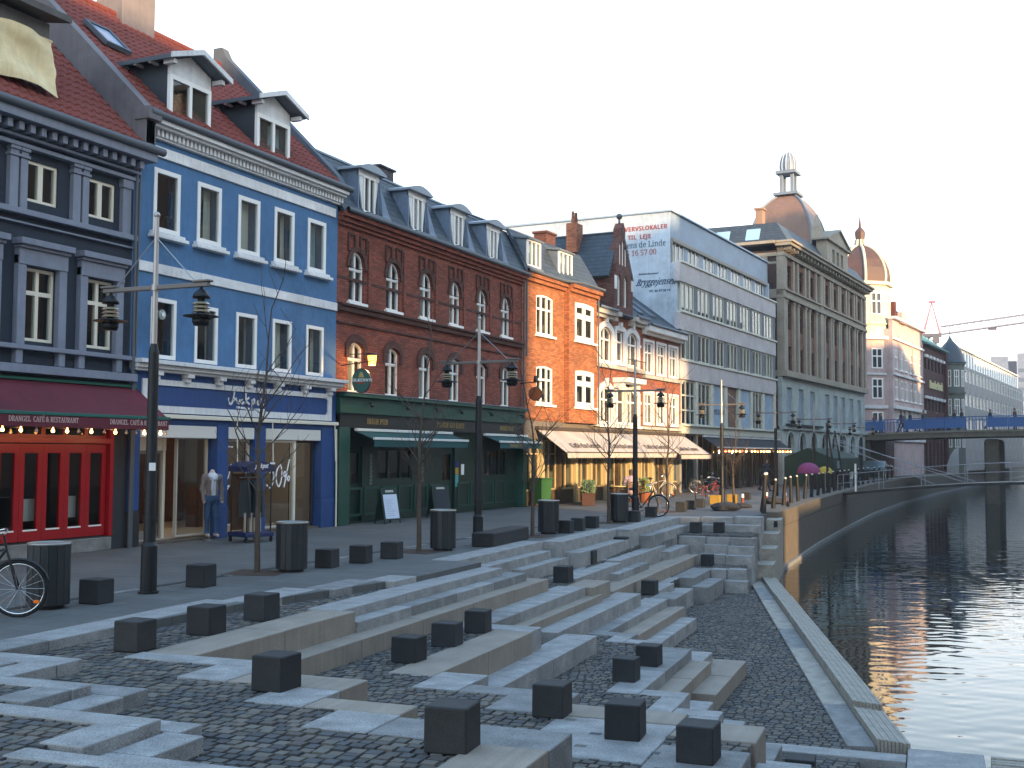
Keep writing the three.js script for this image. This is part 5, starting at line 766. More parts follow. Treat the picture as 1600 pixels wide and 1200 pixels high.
// ---------- far bank, out of the picture: it shades the street and shows in the windows ----------
const ORD = ['first', 'second', 'third', 'fourth', 'fifth', 'sixth', 'seventh', 'eighth', 'ninth', 'tenth', 'eleventh', 'twelfth', 'thirteenth', 'fourteenth', 'fifteenth', 'sixteenth', 'seventeenth', 'eighteenth', 'nineteenth', 'twentieth', 'twenty-first', 'twenty-second', 'twenty-third', 'twenty-fourth', 'twenty-fifth', 'twenty-sixth', 'twenty-seventh', 'twenty-eighth', 'twenty-ninth', 'thirtieth'];
{
  const fb = structure('far_bank'); part('far_paving', bx(12, 90, -4, -0.01, -330, 60), M.pave, fb); part('far_quay_wall', bx(11.7, 12, -4, 0.05, -330, 60), M.quayWall, fb);
  const list = [[62, 30, 20, '#cdbfa8', 'cream plaster'], [30, 5, 19.6, '#a77f6b', 'red brick'], [5, -7.5, 19.6, '#c4baa8', 'grey stone'], [-7.5, -17.0, 19.6, '#bfae9c', 'narrow stone', 3.5], [-37.5, -60, 21, '#a3826f', 'brown brick'], [-60, -79, 26, '#cfc0ae', 'sand plaster'], [-79, -88, 26, '#c2ae9a', 'narrow plaster', 3.5], [-88, -98, 17.0, '#b2957f', 'low brick'], [-98, -108, 13.0, '#c8baa8', 'low plaster'], [-108, -150, 19, '#9e8b7f', 'dark brick'], [-150, -230, 18, '#bab0a4', 'grey plaster']];
  list.forEach(([z1, z0, h, c, kind, deep = 14], i) => {
    const b = thing('far_bank_house', kind + ' house on the far bank, ' + ORD[i] + ' from the near end, outside the view', 'building', 16, 0, z1, -Math.PI / 2);   // local x = -z... seen from the canal
    const L = z1 - z0, R = []; const n = Math.max(2, Math.round(L / 3.2)); for (let f = 0; f < Math.floor((h - 4) / 3.2); f++) for (let k = 0; k < n; k++) R.push([-L + (k + 0.5) * L / n - 0.6, 4.2 + f * 3.2, 1.2, 1.7]);
    const flip = b;
    part('wall', slab([[-L, 0], [0, 0], [0, h], [-L, h]], 0.4, R.map((q) => outline(...q))).translate(0, 0, -0.4), plaster(c), flip);
    part('body', bx(-L + 0.05, -0.05, 0, h - 0.2, -deep, -0.9), plaster(c), flip);
    part('roof', [bx(-L, 0, h, h + 0.4, -deep, 0.3)], M.slate, flip);
    R.forEach((q) => win(flip, q, { cols: 2, fw: 0.08, z: -0.2, flatTree: true, glass: std('#242b32', { roughness: 0.06 }) }));
  });
  { const k = thing('far_bank_kiosk', 'low flat-roofed kiosk on the far bank, outside the view', 'kiosk', 0, 0, 0); part('kiosk_wall', bx(16, 19, 0, 4.3, -37.4, -30), plaster('#a19586'), k); const k2 = thing('far_bank_kiosk', 'taller flat-roofed kiosk on the far bank, outside the view', 'kiosk', 0, 0, 0); part('kiosk_wall', bx(16, 19, 0, 4.8, -24.4, -17.1), plaster('#a39b87'), k2); part('kiosk_roof', bx(15.8, 19.2, 4.8, 5.0, -24.5, -17.1), M.lead, k2); part('kiosk_roof', bx(15.8, 19.2, 4.3, 4.5, -37.5, -29.8), M.lead, k); }
  const g = thing('far_bank_gate', 'building over a high passage between two far bank houses, outside the view', 'building', 0, 0, 0);
  part('bridging_storeys', bx(16, 20, 13.6, 20, -37.5, -26.3), plaster('#6a594d'), g);
}
// ---------- road bridge ----------
const BR = (s) => [-12.4 + s * 0.9994, -101.4 + s * 0.0349];
{
  const b = thing('road_bridge', 'concrete road bridge with blue railings across the canal', 'bridge', -12.4, 0, -101.4, (90 - 92) * RAD);
  const con = std('#6a6760', { map: T.weather, roughness: 0.9 }), blue = std('#2a5a94', { roughness: 0.55 }), L = 26, yA = (s) => 3.68 + 0.32 * Math.sin(Math.PI * Math.min(1, Math.max(0, s / 26)));
  const dk = [], N0 = 13; for (let k = 0; k < N0; k++) { const a = k * 2, c = a + 2; dk.push(sheet([a, yA(a), 0.0], [c, yA(c), 0.0], [c, yA(c), -9], [a, yA(a), -9], 0.5)); } part('deck', dk, con, b);
  const fa = []; for (let k = 0; k < N0; k++) { const a = k * 2, c = a + 2; fa.push(sheet([a, yA(a) - 0.5, 0.12], [c, yA(c) - 0.5, 0.12], [c, yA(c) - 0.02, 0.12], [a, yA(a) - 0.02, 0.12], 0.12)); } part('fascia_beam', fa, std('#7a7871', { map: T.weather }), b); part('parapet_kerb', Array.from({ length: N0 }, (_, k) => sheet([k * 2, yA(k * 2) + 0.06, 0.2], [k * 2 + 2, yA(k * 2 + 2) + 0.06, 0.2], [k * 2 + 2, yA(k * 2 + 2) + 0.06, -0.3], [k * 2, yA(k * 2) + 0.06, -0.3], 0.16)), std('#918f86', { map: T.weather }), b);
  for (const z of [0.0, -8.8]) for (let k = 0; k < 16; k++) {
    const a = k * 1.6, c = a + 1.6, ya = yA(a) + 0.06, yc = yA(c) + 0.06;
    part('railing_post', rbx(a - 0.04, a + 0.04, ya, ya + 1.12, z - 0.04, z + 0.04), blue, b);
    part('handrail', sheet([a, ya + 1.12, z + 0.06], [c, yc + 1.12, z + 0.06], [c, yc + 1.12, z - 0.06], [a, ya + 1.12, z - 0.06], 0.07), blue, b);
    if (z === 0) { if (k % 4 === 1) part('baluster', [0.25, 0.5, 0.75, 1.0, 1.25].map((t) => bx(a + t, a + t + 0.05, ya + 0.1, ya + 1.05, z - 0.02, z + 0.02)), blue, b); else part('railing_panel', sheet([a + 0.06, ya + 0.22, z], [c - 0.06, yc + 0.22, z], [c - 0.06, yc + 1.0, z], [a + 0.06, ya + 1.0, z], 0.03), blue, b); }
    else part('baluster', [0.4, 0.8, 1.2].map((t) => bx(a + t, a + t + 0.05, ya + 0.1, ya + 1.05, z - 0.02, z + 0.02)), blue, b);
  }
  part('pier', rbx(9.3, 10.5, -4, 3.3, -8, -0.6, 0.25), con, b); part('abutment', bx(-1.5, 0.4, 0, 3.3, -9, -0.3), std('#4e4c47', { map: T.weather }), b); part('abutment', bx(24.5, 28, -3, 3.4, -9, -0.3), con, b);
  part('approach', bx(-20, 0.05, 3.1, 3.66, -9, -0.05), con, b);
}
// ---------- people ----------
const sdCap = (p, a, b, ra, rb) => { const px = p[0] - a[0], py = p[1] - a[1], pz = p[2] - a[2], bx_ = b[0] - a[0], by = b[1] - a[1], bz = b[2] - a[2]; const h = Math.min(1, Math.max(0, (px * bx_ + py * by + pz * bz) / (bx_ * bx_ + by * by + bz * bz))); return Math.hypot(px - bx_ * h, py - by * h, pz - bz * h) - (ra + (rb - ra) * h); };
const smin = (a, b, k) => { const h = Math.max(k - Math.abs(a - b), 0) / k; return Math.min(a, b) - h * h * k * 0.25; };
function figure(bones, colour, res = 64, half = 1.0, cy = 0.92) {       // bones: [a, b, ra, rb]; one continuous body
  const mc = new MarchingCubes(res, new THREE.MeshBasicMaterial(), false, false, 60000); mc.isolation = 0;
  const f = mc.field, s = mc.size, s2 = s * s;
  for (let k = 0; k < s; k++) for (let j = 0; j < s; j++) for (let i = 0; i < s; i++) { const p = [(i - s / 2) / (s / 2) * half, (j - s / 2) / (s / 2) * half + cy, (k - s / 2) / (s / 2) * half]; let d = 9; for (const [a, b, ra, rb] of bones) d = smin(d, sdCap(p, a, b, ra, rb), 0.05); f[i + j * s + k * s2] = -d; }
  mc.update(); const n = mc.count, pos = new Float32Array(n * 3), nor = new Float32Array(n * 3), col = new Float32Array(n * 3);
  for (let i = 0; i < n; i++) { for (let c = 0; c < 3; c++) { pos[i * 3 + c] = mc.positionArray[i * 3 + c] * half + (c === 1 ? cy : 0); nor[i * 3 + c] = mc.normalArray[i * 3 + c]; } const q = colour(pos[i * 3], pos[i * 3 + 1], pos[i * 3 + 2]); col.set(q, i * 3); }
  const g = new THREE.BufferGeometry(); g.setAttribute('position', new THREE.BufferAttribute(pos, 3)); g.setAttribute('normal', new THREE.BufferAttribute(nor, 3)); g.setAttribute('uv', new THREE.BufferAttribute(new Float32Array(n * 2), 2)); g.setAttribute('color', new THREE.BufferAttribute(col, 3)); return done(g);
}
function walkBones(sw, arm, lean = 0.03) {                  // facing +z, height 1.75
  const hip = 0.92, L = (sx, a) => { const k = [sx * 0.1, hip - 0.43 * Math.cos(a), 0.43 * Math.sin(a)], b = a > 0 ? a * 0.6 : a * 1.5, an = [sx * 0.1, Math.max(0.09, k[1] - 0.42 * Math.cos(b)), k[2] + 0.42 * Math.sin(b)]; return [[[sx * 0.09, hip, 0], k, 0.095, 0.065], [k, an, 0.06, 0.042], [an, [an[0], an[1] - 0.03, an[2] + 0.17], 0.045, 0.035]]; };
  const A = (sx, a) => { const sh = [sx * 0.19, 1.42, lean], e = [sx * 0.24, 1.42 - 0.29 * Math.cos(a), lean + 0.29 * Math.sin(a)], h = [sx * 0.23, e[1] - 0.24 * Math.cos(a + 0.35), e[2] + 0.24 * Math.sin(a + 0.35)]; return [[sh, e, 0.062, 0.048], [e, h, 0.046, 0.034], [h, [h[0], h[1] - 0.09, h[2] + 0.03], 0.034, 0.022], [h, [h[0] - sx * 0.03, h[1] - 0.06, h[2] + 0.05], 0.016, 0.012]]; };
  return [...L(1, sw), ...L(-1, -sw), ...A(1, -arm), ...A(-1, arm), [[0, 0.92, 0], [0, 1.15, 0.01], 0.145, 0.135], [[0, 1.15, 0.01], [0, 1.36, lean], 0.135, 0.15], [[-0.13, 1.40, lean], [0.13, 1.40, lean], 0.085, 0.085], [[0, 1.42, lean], [0, 1.54, lean + 0.01], 0.055, 0.055], [[0, 1.60, lean + 0.03], [0, 1.68, lean + 0.015], 0.078, 0.092], [[0, 1.615, lean + 0.11], [0, 1.605, lean + 0.125], 0.014, 0.012]];
}
const wear = (coat, leg, hair) => (x, y, z) => y > 1.53 ? (y > 1.66 || z < 0.02 ? hair : [0.42, 0.24, 0.17]) : y > 0.84 ? (Math.abs(x) > 0.19 && y < 0.9 ? [0.42, 0.24, 0.17] : coat) : y > 0.09 ? (Math.abs(x) > 0.18 && y > 0.66 ? [0.42, 0.24, 0.17] : leg) : [0.03, 0.03, 0.03];
const skinMat = new THREE.MeshStandardMaterial({ vertexColors: true, roughness: 0.85 });
function person(label, geo, x, y, z, turn, group, sc = 1) { const m = shade(new THREE.Mesh(geo, skinMat)); m.name = numbered('person'); m.userData = { label, category: 'person' }; if (group) m.userData.group = group; m.position.set(x, y, z); m.rotation.y = turn; m.scale.setScalar(sc); scene.add(m); return m; }
{
  const P = [[0.42, 0.4, [0.02, 0.025, 0.04], [0.02, 0.02, 0.03]], [0.3, 0.25, [0.05, 0.05, 0.06], [0.03, 0.04, 0.08]], [0.08, 0.1, [0.12, 0.03, 0.03], [0.02, 0.02, 0.03]], [0.35, 0.35, [0.15, 0.13, 0.10], [0.02, 0.02, 0.02]]].map(([s, a, c, l]) => figure(walkBones(s, a), wear(c, l, [0.05, 0.03, 0.02]), 56));
  const on = [[0.7, 2, 'standing at the left end of the blue bridge rail beside another walker'], [1.1, 1, 'in grey at the left end of the blue bridge rail'], [2.75, 0, 'in dark clothes, alone over the left bridge railing gap'], [3.1, 3, 'in a pale jacket walking left on the bridge'], [3.55, 0, 'tallest of the three walkers near the bridge railing gap'], [4.5, 1, 'in grey walking over the middle of the bridge'], [5.8, 2, 'in dull red crossing the bridge before the red brick bank'], [7.0, 0, 'in black crossing the bridge before the turret house'], [7.6, 1, 'in grey just past the turret house on the bridge'], [9.8, 0, 'in dark clothes striding over the bridge pier'], [11.7, 2, 'in dull red at the picture edge on the bridge']];
  on.forEach(([s, k, t], i) => { const [x, z] = BR(s); person('person ' + t, P[k], x, 3.7 + 0.32 * Math.sin(Math.PI * s / 26), z - 0.9 - (i % 3) * 0.8, (i % 2 ? 1 : -1) * Math.PI / 2, 'people crossing the bridge', 0.97 + 0.05 * (i % 3)); });
  person('person in black striding past the dark bar awning', P[0], -12.2, 0, -59.4, 2.2);
  // seated guest at the cafe
  const sb = [[[0.09, 0.5, 0], [0.1, 0.5, 0.42], 0.09, 0.065], [[-0.09, 0.5, 0], [-0.1, 0.5, 0.42], 0.09, 0.065], [[0.1, 0.5, 0.42], [0.1, 0.09, 0.40], 0.06, 0.042], [[-0.1, 0.5, 0.42], [-0.1, 0.09, 0.44], 0.06, 0.042], [[0.1, 0.08, 0.4], [0.1, 0.05, 0.57], 0.045, 0.035], [[-0.1, 0.08, 0.44], [-0.1, 0.05, 0.6], 0.045, 0.035], [[0, 0.52, 0], [0, 0.75, 0.02], 0.155, 0.15], [[0, 0.75, 0.02], [0, 0.96, 0.06], 0.15, 0.165], [[-0.15, 1.0, 0.06], [0.15, 1.0, 0.06], 0.09, 0.09], [[0, 1.02, 0.06], [0, 1.14, 0.09], 0.055, 0.055], [[0, 1.2, 0.12], [0, 1.28, 0.1], 0.08, 0.092], [[0.21, 1.0, 0.06], [0.27, 0.76, 0.12], 0.065, 0.05], [[0.27, 0.76, 0.12], [0.2, 0.7, 0.36], 0.048, 0.035], [[-0.21, 1.0, 0.06], [-0.27, 0.76, 0.12], 0.065, 0.05], [[-0.27, 0.76, 0.12], [-0.2, 0.7, 0.36], 0.048, 0.035], [[0.2, 0.7, 0.36], [0.16, 0.69, 0.44], 0.034, 0.022], [[-0.2, 0.7, 0.36], [-0.16, 0.69, 0.44], 0.034, 0.022]];
  const sg = figure(sb, (x, y, z) => y > 1.12 ? (y > 1.25 || z < 0.08 ? [0.06, 0.04, 0.03] : [0.42, 0.24, 0.17]) : z > 0.34 && y > 0.62 ? [0.42, 0.24, 0.17] : y > 0.6 || z < 0.03 ? [0.32, 0.24, 0.27] : y > 0.1 ? [0.03, 0.03, 0.05] : [0.03, 0.03, 0.03], 64, 0.85, 0.68);
  person('person in a mauve jacket sitting at the cafe with their back to us', sg, -14.1, 0, -43.2, 3.6);
}
// ---------- street lamps ----------
const lampProto = (() => {
  const t = thing('street_lamp', 'two-armed black street lamp', 'street lamp'); t.userData.group = 'two-armed street lamps along the promenade';
  part('base', [cyl(0.115, 0.11, 0.62, 0, 0, 0, 20), cyl(0.118, 0.085, 0.05, 0, 0.62, 0, 20), cyl(0.14, 0.14, 0.03, 0, 0, 0, 20)], M.iron, t); part('post', [cyl(0.085, 0.072, 2.5, 0, 0.67, 0, 18), cyl(0.098, 0.098, 0.05, 0, 0.95, 0, 18), cyl(0.09, 0.09, 0.04, 0, 0.8, 0, 18), cyl(0.075, 0.045, 0.12, 0, 3.17, 0, 16)], M.iron, t);
  part('upper_mast', [cyl(0.042, 0.032, 1.75, 0, 3.25, 0, 12), sph(0.045, 0, 5.02, 0, 10), cyl(0.06, 0.06, 0.08, 0, 4.0, 0, 12)], std('#a6a19d', { roughness: 0.4, metalness: 0.5 }), t);
  part('cross_arm', [rbx(-0.95, 0.95, 4.01, 4.07, -0.035, 0.035, 0.01), rbx(-0.98, -0.7, 4.07, 4.1, -0.06, 0.06, 0.01), rbx(0.7, 0.98, 4.07, 4.1, -0.06, 0.06, 0.01)], std('#655f5b', { roughness: 0.5 }), t);
  for (const s of [-1, 1]) part('stay_cable', bar(V3(0, 4.72, 0), V3(s * 0.72, 4.08, 0), 0.008, 0.008, 5), M.steel, t);
  for (const s of [-1, 1]) { const x = s * 0.82; const h = part('lamp_head', [new THREE.LatheGeometry([[0.015, 4.02], [0.03, 3.98], [0.07, 3.96], [0.115, 3.9], [0.12, 3.86], [0.05, 3.86], [0.05, 3.62], [0.12, 3.6], [0.12, 3.55], [0.1, 3.5], [0.0, 3.5]].map(([r, y]) => new THREE.Vector2(r, y)), 16).translate(x, 0, 0)], M.iron, t);
    part('louvre', [0, 1, 2].map((k) => cyl(0.125, 0.09, 0.03, x, 3.78 - k * 0.05, 0, 18)), std('#b5aa90', { roughness: 0.35, metalness: 0.6 }), h); part('brim', [new THREE.LatheGeometry([[0.1, 3.66], [0.24, 3.63], [0.245, 3.62], [0.1, 3.645]].map(([r, y]) => new THREE.Vector2(r, y)), 24).translate(x, 0, 0)], M.iron, h); part('lamp_glass', cyl(0.1, 0.1, 0.1, x, 3.52, 0, 14), std('#3e3e3a', { roughness: 0.15 }), h); }
  return t;
})();
{
  const at = [[-11.3, -12.85, 'nearest two-armed street lamp, tall before the blue house'], [-10.85, -22.6, 'two-armed street lamp standing before the brick pub'], [-11.2, -34.7, 'two-armed street lamp before the cream cafe awning'], [-11.1, -45.6, 'two-armed street lamp with a sunlit mast beside the yellow blocks'], [-10.9, -55.5, 'two-armed street lamp at the end of the dark bar awning'], [-10.9, -66.5, 'two-armed street lamp before the pale arcade of the domed house'], [-10.9, -77, 'two-armed street lamp beside the green market tent'], [-11, -88, 'farthest two-armed street lamp, close to the bridge']];
  at.forEach(([x, z, l], i) => { if (!i) { lampProto.position.set(x, 0, z); lampProto.userData.label = l; lampProto.scale.y = 1.07; } else copyOf(lampProto, l, x, 0, z, rr(-0.08, 0.08)).scale.y = 0.98; });
  const s = thing('post_sticker', 'small white notice stuck on the nearest street lamp', 'sticker', -11.3, 0, -12.85, 0.9); part('paper', bx(-0.045, 0.045, 1.72, 1.83, 0.081, 0.085), M.whiteWood, s);
}
// ---------- saplings ----------
const bark = std('#5a4c40', { roughness: 0.9, map: T.wood });
function sapling(label, x, z, h, kinds) {
  const t = thing('bare_sapling', label, 'tree', x, 0, z, rr(0, 6)); t.userData.group = 'bare young trees along the promenade'; const pts = []; for (let k = 0; k <= 6; k++) pts.push(V3(rr(-0.03, 0.03) * k / 3, h * 0.62 * k / 6, rr(-0.03, 0.03) * k / 3));
  const seg = []; for (let k = 0; k < 6; k++) seg.push(bar(pts[k], pts[k + 1], 0.055 - 0.005 * k, 0.055 - 0.005 * (k + 1), 8)); part('trunk', seg, bark, t);
  const tw = []; const grow = (p, d, len, r, lev) => { let a = p; const n = 3; let dir = d.clone(); for (let k = 0; k < n; k++) { dir.add(V3(rr(-0.16, 0.16), rr(0.0, 0.14), rr(-0.16, 0.16))).normalize(); const b = a.clone().addScaledVector(dir, len / n); tw.push(bar(a, b, r * (1 - k / n * 0.5), r * (1 - (k + 1) / n * 0.5), 5)); if (lev > 0) { const sd = V3(rr(-1, 1), rr(0.1, 0.7), rr(-1, 1)).normalize(); grow(b, dir.clone().lerp(sd, 0.6).normalize(), len * 0.55, r * 0.5, lev - 1); } a = b; } };
  grow(pts[6], V3(0, 1, 0), h * 0.38, 0.022, 2); for (let k = 0; k < 13; k++) { const b = pts[3 + (k % 4)], a = k * 2.4 + rr(-0.4, 0.4); grow(b.clone().add(V3(0, rr(-0.15, 0.2), 0)), V3(Math.cos(a), 0.85, Math.sin(a)).normalize(), rr(0.5, 1.05), 0.014, 2); }
  part('crown', tw, bark, t);
  const pit = part('tree_pit', bx(-0.45, 0.45, -0.02, 0.006, -0.45, 0.45), std('#4c3a2e', { roughness: 1, map: T.blot }), t); return t;
}
[[16.56, -10.48, 4.4, 'bare sapling before the clothes rack of the blue shop'], [21.28, -9.72, 4.2, 'bare sapling beside the second litter bin, before the pub'], [26.23, -9.01, 3.6, 'bare sapling at the corner of the pub and the brick house'], [32.13, -8.73, 4.4, 'bare sapling before the middle of the cream awning'], [38.9, -8.5, 4.2, 'bare sapling with a stake near the end of the cream awning'], [45.46, -7.3, 3.4, 'pale bare sapling before the dark bar awning']].forEach(([u, w, h, l]) => { const [x, z] = tw(w, u); sapling(l, x, z, h); });
{ const [x, z] = tw(-8.75, 38.6); const t = thing('tree_stake', 'thin timber stake tied beside the sapling near the cream awning', 'stake', x, 0, z); part('stake_pole', [cyl(0.035, 0.03, 1.5, 0, 0, 0, 8), cyl(0.045, 0.045, 0.05, 0, 1.3, 0, 8)], bark, t); }
// ---------- litter bins ----------
const binProto = (() => {
  const t = thing('litter_bin', 'dark slatted litter bin', 'litter bin'); t.userData.group = 'dark slatted litter bins on the promenade'; const m = std('#161c1f', { roughness: 0.5 });
  part('liner', [cyl(0.22, 0.245, 0.74, 0, 0.06, 0, 8), cyl(0.2, 0.2, 0.06, 0, 0, 0, 8)], std('#0c0f11', { roughness: 0.7 }), t);
  for (let k = 0; k < 16; k++) { const a = k * Math.PI / 8, g = rbx(-0.0485, 0.0485, 0.05, 0.80, 0.235, 0.258, 0.006).rotateY(a); part('slat', g, m, t); }
  part('rim', [new THREE.TorusGeometry(0.255, 0.018, 8, 24).rotateX(Math.PI / 2).translate(0, 0.815, 0)], std('#94928c', { roughness: 0.35, metalness: 0.7 }), t); part('lid', [cyl(0.25, 0.25, 0.02, 0, 0.80, 0, 20)], std('#7b7b77', { roughness: 0.5, metalness: 0.4 }), t); return t;
})();
[[11.87, -10.58, 'nearest dark litter bin with a bicycle leaning before it'], [16.95, -10.07, 'dark litter bin before the blue shop, beside the first sapling'], [21.75, -9.40, 'dark litter bin before the pub, beside a slim sapling'], [27.22, -8.93, 'dark litter bin before the green wheeled bin, at the head of three cubes'], [32.56, -8.52, 'dark litter bin beside the lamp and bicycle before the cream awning']].forEach(([u, w, l], i) => { const [x, z] = tw(w, u); if (!i) { binProto.position.set(x, 0, z); binProto.userData.label = l; binProto.rotation.y = 0.2; } else copyOf(binProto, l, x, 0, z, 0.2 + i); });
// ---------- stone cubes ----------
const cubeMats = ['#303236', '#292b2e', '#343536', '#26282b'].map((c) => std(c, { map: T.granite, roughness: 0.8 }));
const cubeG = (() => { const g = new RoundedBoxGeometry(0.33, 0.32, 0.33, 2, 0.018); const p = g.attributes.position; for (let i = 0; i < p.count; i++) { const k = 1 - 0.05 * (p.getY(i) + 0.16); p.setX(i, p.getX(i) * k); p.setZ(i, p.getZ(i) * k); } return done(join(g.translate(0, 0.16, 0))); })();
const cubeCap = done(join(rbx(-0.155, 0.155, 0.316, 0.324, -0.155, 0.155, 0.003)));
let cubeN = 0;
function stoneCube(u, w, y, label, group) { const [x, z] = tw(w, u), m = shade(new THREE.Mesh(cubeG, cubeMats[cubeN++ % 4])); m.name = numbered('stone_cube'); m.userData = { label, category: 'stone block', group }; m.position.set(x, y, z); m.rotation.y = TF + rr(-0.06, 0.06); m.scale.set(rr(0.96, 1.04), rr(0.97, 1.03), rr(0.96, 1.04)); scene.add(m); }
[[12.5, -10.35], [14.6, -10.2], [17.8, -9.87], [18.75, -9.71], [19.75, -9.58], [27.7, -8.63], [28.7, -8.61], [29.85, -8.57], [33.0, -8.2], [35.6, -8.3], [39.6, -8.16], [41.1, -8.13], [42.7, -8.1], [50.8, -7.6]].forEach(([u, w], i) => stoneCube(u, w, 0, ORD[i] + ' dark stone cube along the promenade, counting away from us', 'stone cubes standing on the promenade'));
[[10.2, -7.93], [11.4, -7.88], [12.6, -7.9], [9.0, -5.48], [7.65, -3.22]].forEach(([u, w], i) => stoneCube(u, w, -0.1, ['dark stone cube at the near corner of the upper cobbles', 'middle of the three dark cubes in line on the upper cobbles', 'farthest of the three dark cubes in line on the upper cobbles', 'dark stone cube by the pale zigzag kerb below the row of three', 'largest dark stone cube at the bottom centre of the picture'][i], 'stone cubes on the upper cobbles'));
[[13.2, -6.15], [14.45, -6.17], [15.7, -6.22], [11.05, -3.58], [10.45, -2.68], [9.9, -1.9], [22.3, -7.0], [26.0, -7.55], [29.3, -7.62], [30.2, -7.62], [31.2, -7.6], [34.9, -6.75], [35.2, -6.1]].forEach(([u, w], i) => stoneCube(u, w, t2lev(u), ['nearest brown cube of three beside the long middle steps', 'second cube of three beside the long middle steps', 'third cube of three beside the long middle steps', 'dark cube with a rusty top edge on the granite corner slab', 'dark cube between the rusty cube and the next one on the granite slab', 'third dark cube on the granite slab, nearest the canal', 'lone dark cube in the middle of the second cobbled terrace', 'dark cube farther along the second cobbled terrace, before a group of three', 'first of the clustered cubes far along the second terrace', 'second of the clustered cubes far along the second terrace', 'last of the clustered cubes far along the second terrace', 'dark cube in the far corner below the promenade steps', 'dark cube in the far corner nearest the stepped canal wall'][i], 'stone cubes on the second cobbled terrace'));
[[15.85, -4.05], [17.1, -4.02], [25.6, -6.0], [32.7, -6.0]].forEach(([u, w], i) => stoneCube(u, w, -1.17, ['nearer of two dark cubes at the near end of the lowest terrace', 'farther of two dark cubes at the near end of the lowest terrace', 'lone dark cube by the top of the lowest steps', 'far dark cube below the stepped canal wall'][i], 'stone cubes on the lowest terrace'));
stoneCube(13.6, -1.45, -1.74, 'dark stone cube at the bottom edge beside the canal corner', 'stone cubes on the quay');
{ const [x, z] = tw(-8.95, 22.9), t = thing('stone_bench', 'long low grey stone bench beside the lamp before the pub', 'bench', x, 0, z, TF + 0.03); part('slab_seat', rbx(-0.25, 0.25, 0.0, 0.30, -2.4, 0.1, 0.03), M.cube, t); }
// ---------- quay posts, footbridge, masts ----------
const wallAt = (z) => { for (let k = 0; k < WALL.length - 1; k++) { const [x0, z0] = WALL[k], [x1, z1] = WALL[k + 1]; if (z <= z0 && z >= z1) return x0 + (x1 - x0) * (z - z0) / (z1 - z0); } return -9; };
const postProto = (() => { const t = thing('quay_post', 'dark post', 'post'); t.userData.group = 'dark mooring posts along the canal wall'; part('shaft', [cyl(0.085, 0.055, 1.02, 0, 0, 0, 10), cyl(0.075, 0.075, 0.05, 0, 0.62, 0, 10)], std('#120e0c', { roughness: 0.7, map: T.wood }), t); part('cap', [sph(0.05, 0, 1.04, 0, 10)], std('#c4beb2', { roughness: 0.4 }), t); return t; })();
{
  const zs = [-38.4, -39.6, -42.2]; for (let z = -45; z > -98; z -= z > -70 ? 2.3 : 2.9) zs.push(z);
  zs.forEach((z, i) => { const x = wallAt(z) - 0.35, l = ORD[i] + ' dark post along the canal wall, counting from its stepped end', s = i < 2 ? 1.25 : 1; let o; if (!i) { o = postProto; o.position.set(x, 0.02, z); o.userData.label = l; } else o = copyOf(postProto, l, x, 0.02, z, 0); o.scale.set(1, s, 1); o.rotation.set(rr(-0.06, 0.06), 0, rr(-0.12, 0.06)); });
  for (const [k, z] of [[0, -40.5], [1, -44]]) { const t = thing('quay_light', k ? 'small black lamp fixed on the stepped wall, farther of two' : 'small black lamp fixed on the stepped wall, nearer of two', 'lamp', wallAt(z) - 0.05 + (k ? 0 : 0.5), k ? 0.02 : -0.4, z + (k ? 0 : 2.4)); part('housing', [rbx(-0.06, 0.06, 0, 0.16, -0.05, 0.05), cyl(0.05, 0.05, 0.05, 0, 0.16, 0, 10)], M.iron, t); }
}
{
  const t = thing('footbridge', 'slim dark footbridge with pale rails low over the canal', 'bridge', -9.0, 0, -63.2, -0.03); const L = 20.8, y = (s) => -0.05 + 0.75 * Math.sin(Math.PI * s / L), dk = [], n = 16;
  for (let k = 0; k < n; k++) { const a = k * L / n, c = a + L / n; dk.push(sheet([a, y(a), 0.9], [c, y(c), 0.9], [c, y(c), -0.9], [a, y(a), -0.9], 0.14)); } part('deck', dk, M.iron, t);
  const pale = std('#84868a', { roughness: 0.4 }); for (const z of [0.85, -0.85]) { for (const h of [0.5, 0.95]) part('handrail', tube(Array.from({ length: 9 }, (_, k) => V3(k * L / 8, y(k * L / 8) + h, z)), h > 0.9 ? 0.02 : 0.011, 32, 6), pale, t); for (let k = 0; k <= 10; k++) part('rail_post', bar(V3(k * L / 10, y(k * L / 10), z), V3(k * L / 10, y(k * L / 10) + 0.95, z), 0.02), pale, t); }
  [[-0.2, 2.85, 0.9, 6.2], [-0.2, 2.6, 0.9, 4.8], [-0.4, 2.7, -0.9, 6.6]].forEach(([x0, y0, z, s]) => part('stay_cable', bar(V3(x0, y0, z), V3(s, y(s) + 0.05, z), 0.018), pale, t)); part('white_post', [bar(V3(0.9, 0, 0.8), V3(0.9, 1.5, 0.8), 0.05)], M.whiteWood, t);
  [[-9.4, -61.4, 3.6, 0, 0, 'upright black mast beside the footbridge'], [-9.75, -66.8, 3.3, 0.45, -0.2, 'leaning black mast behind the footbridge'], [-9.85, -71.0, 3.4, 0.6, -0.2, 'most tilted black mast, next to the green tent']].forEach(([x, z, h, dx, dz, l]) => { const m = thing('mast', l, 'mast', x, 0, z); m.userData.group = 'black masts by the footbridge'; part('mast_pole', bar(V3(0, 0, 0), V3(-dx, h, dz), 0.075, 0.045, 10), M.iron, m); part('mast_shoe', cyl(0.12, 0.12, 0.08, 0, 0, 0, 12), M.iron, m); });
}
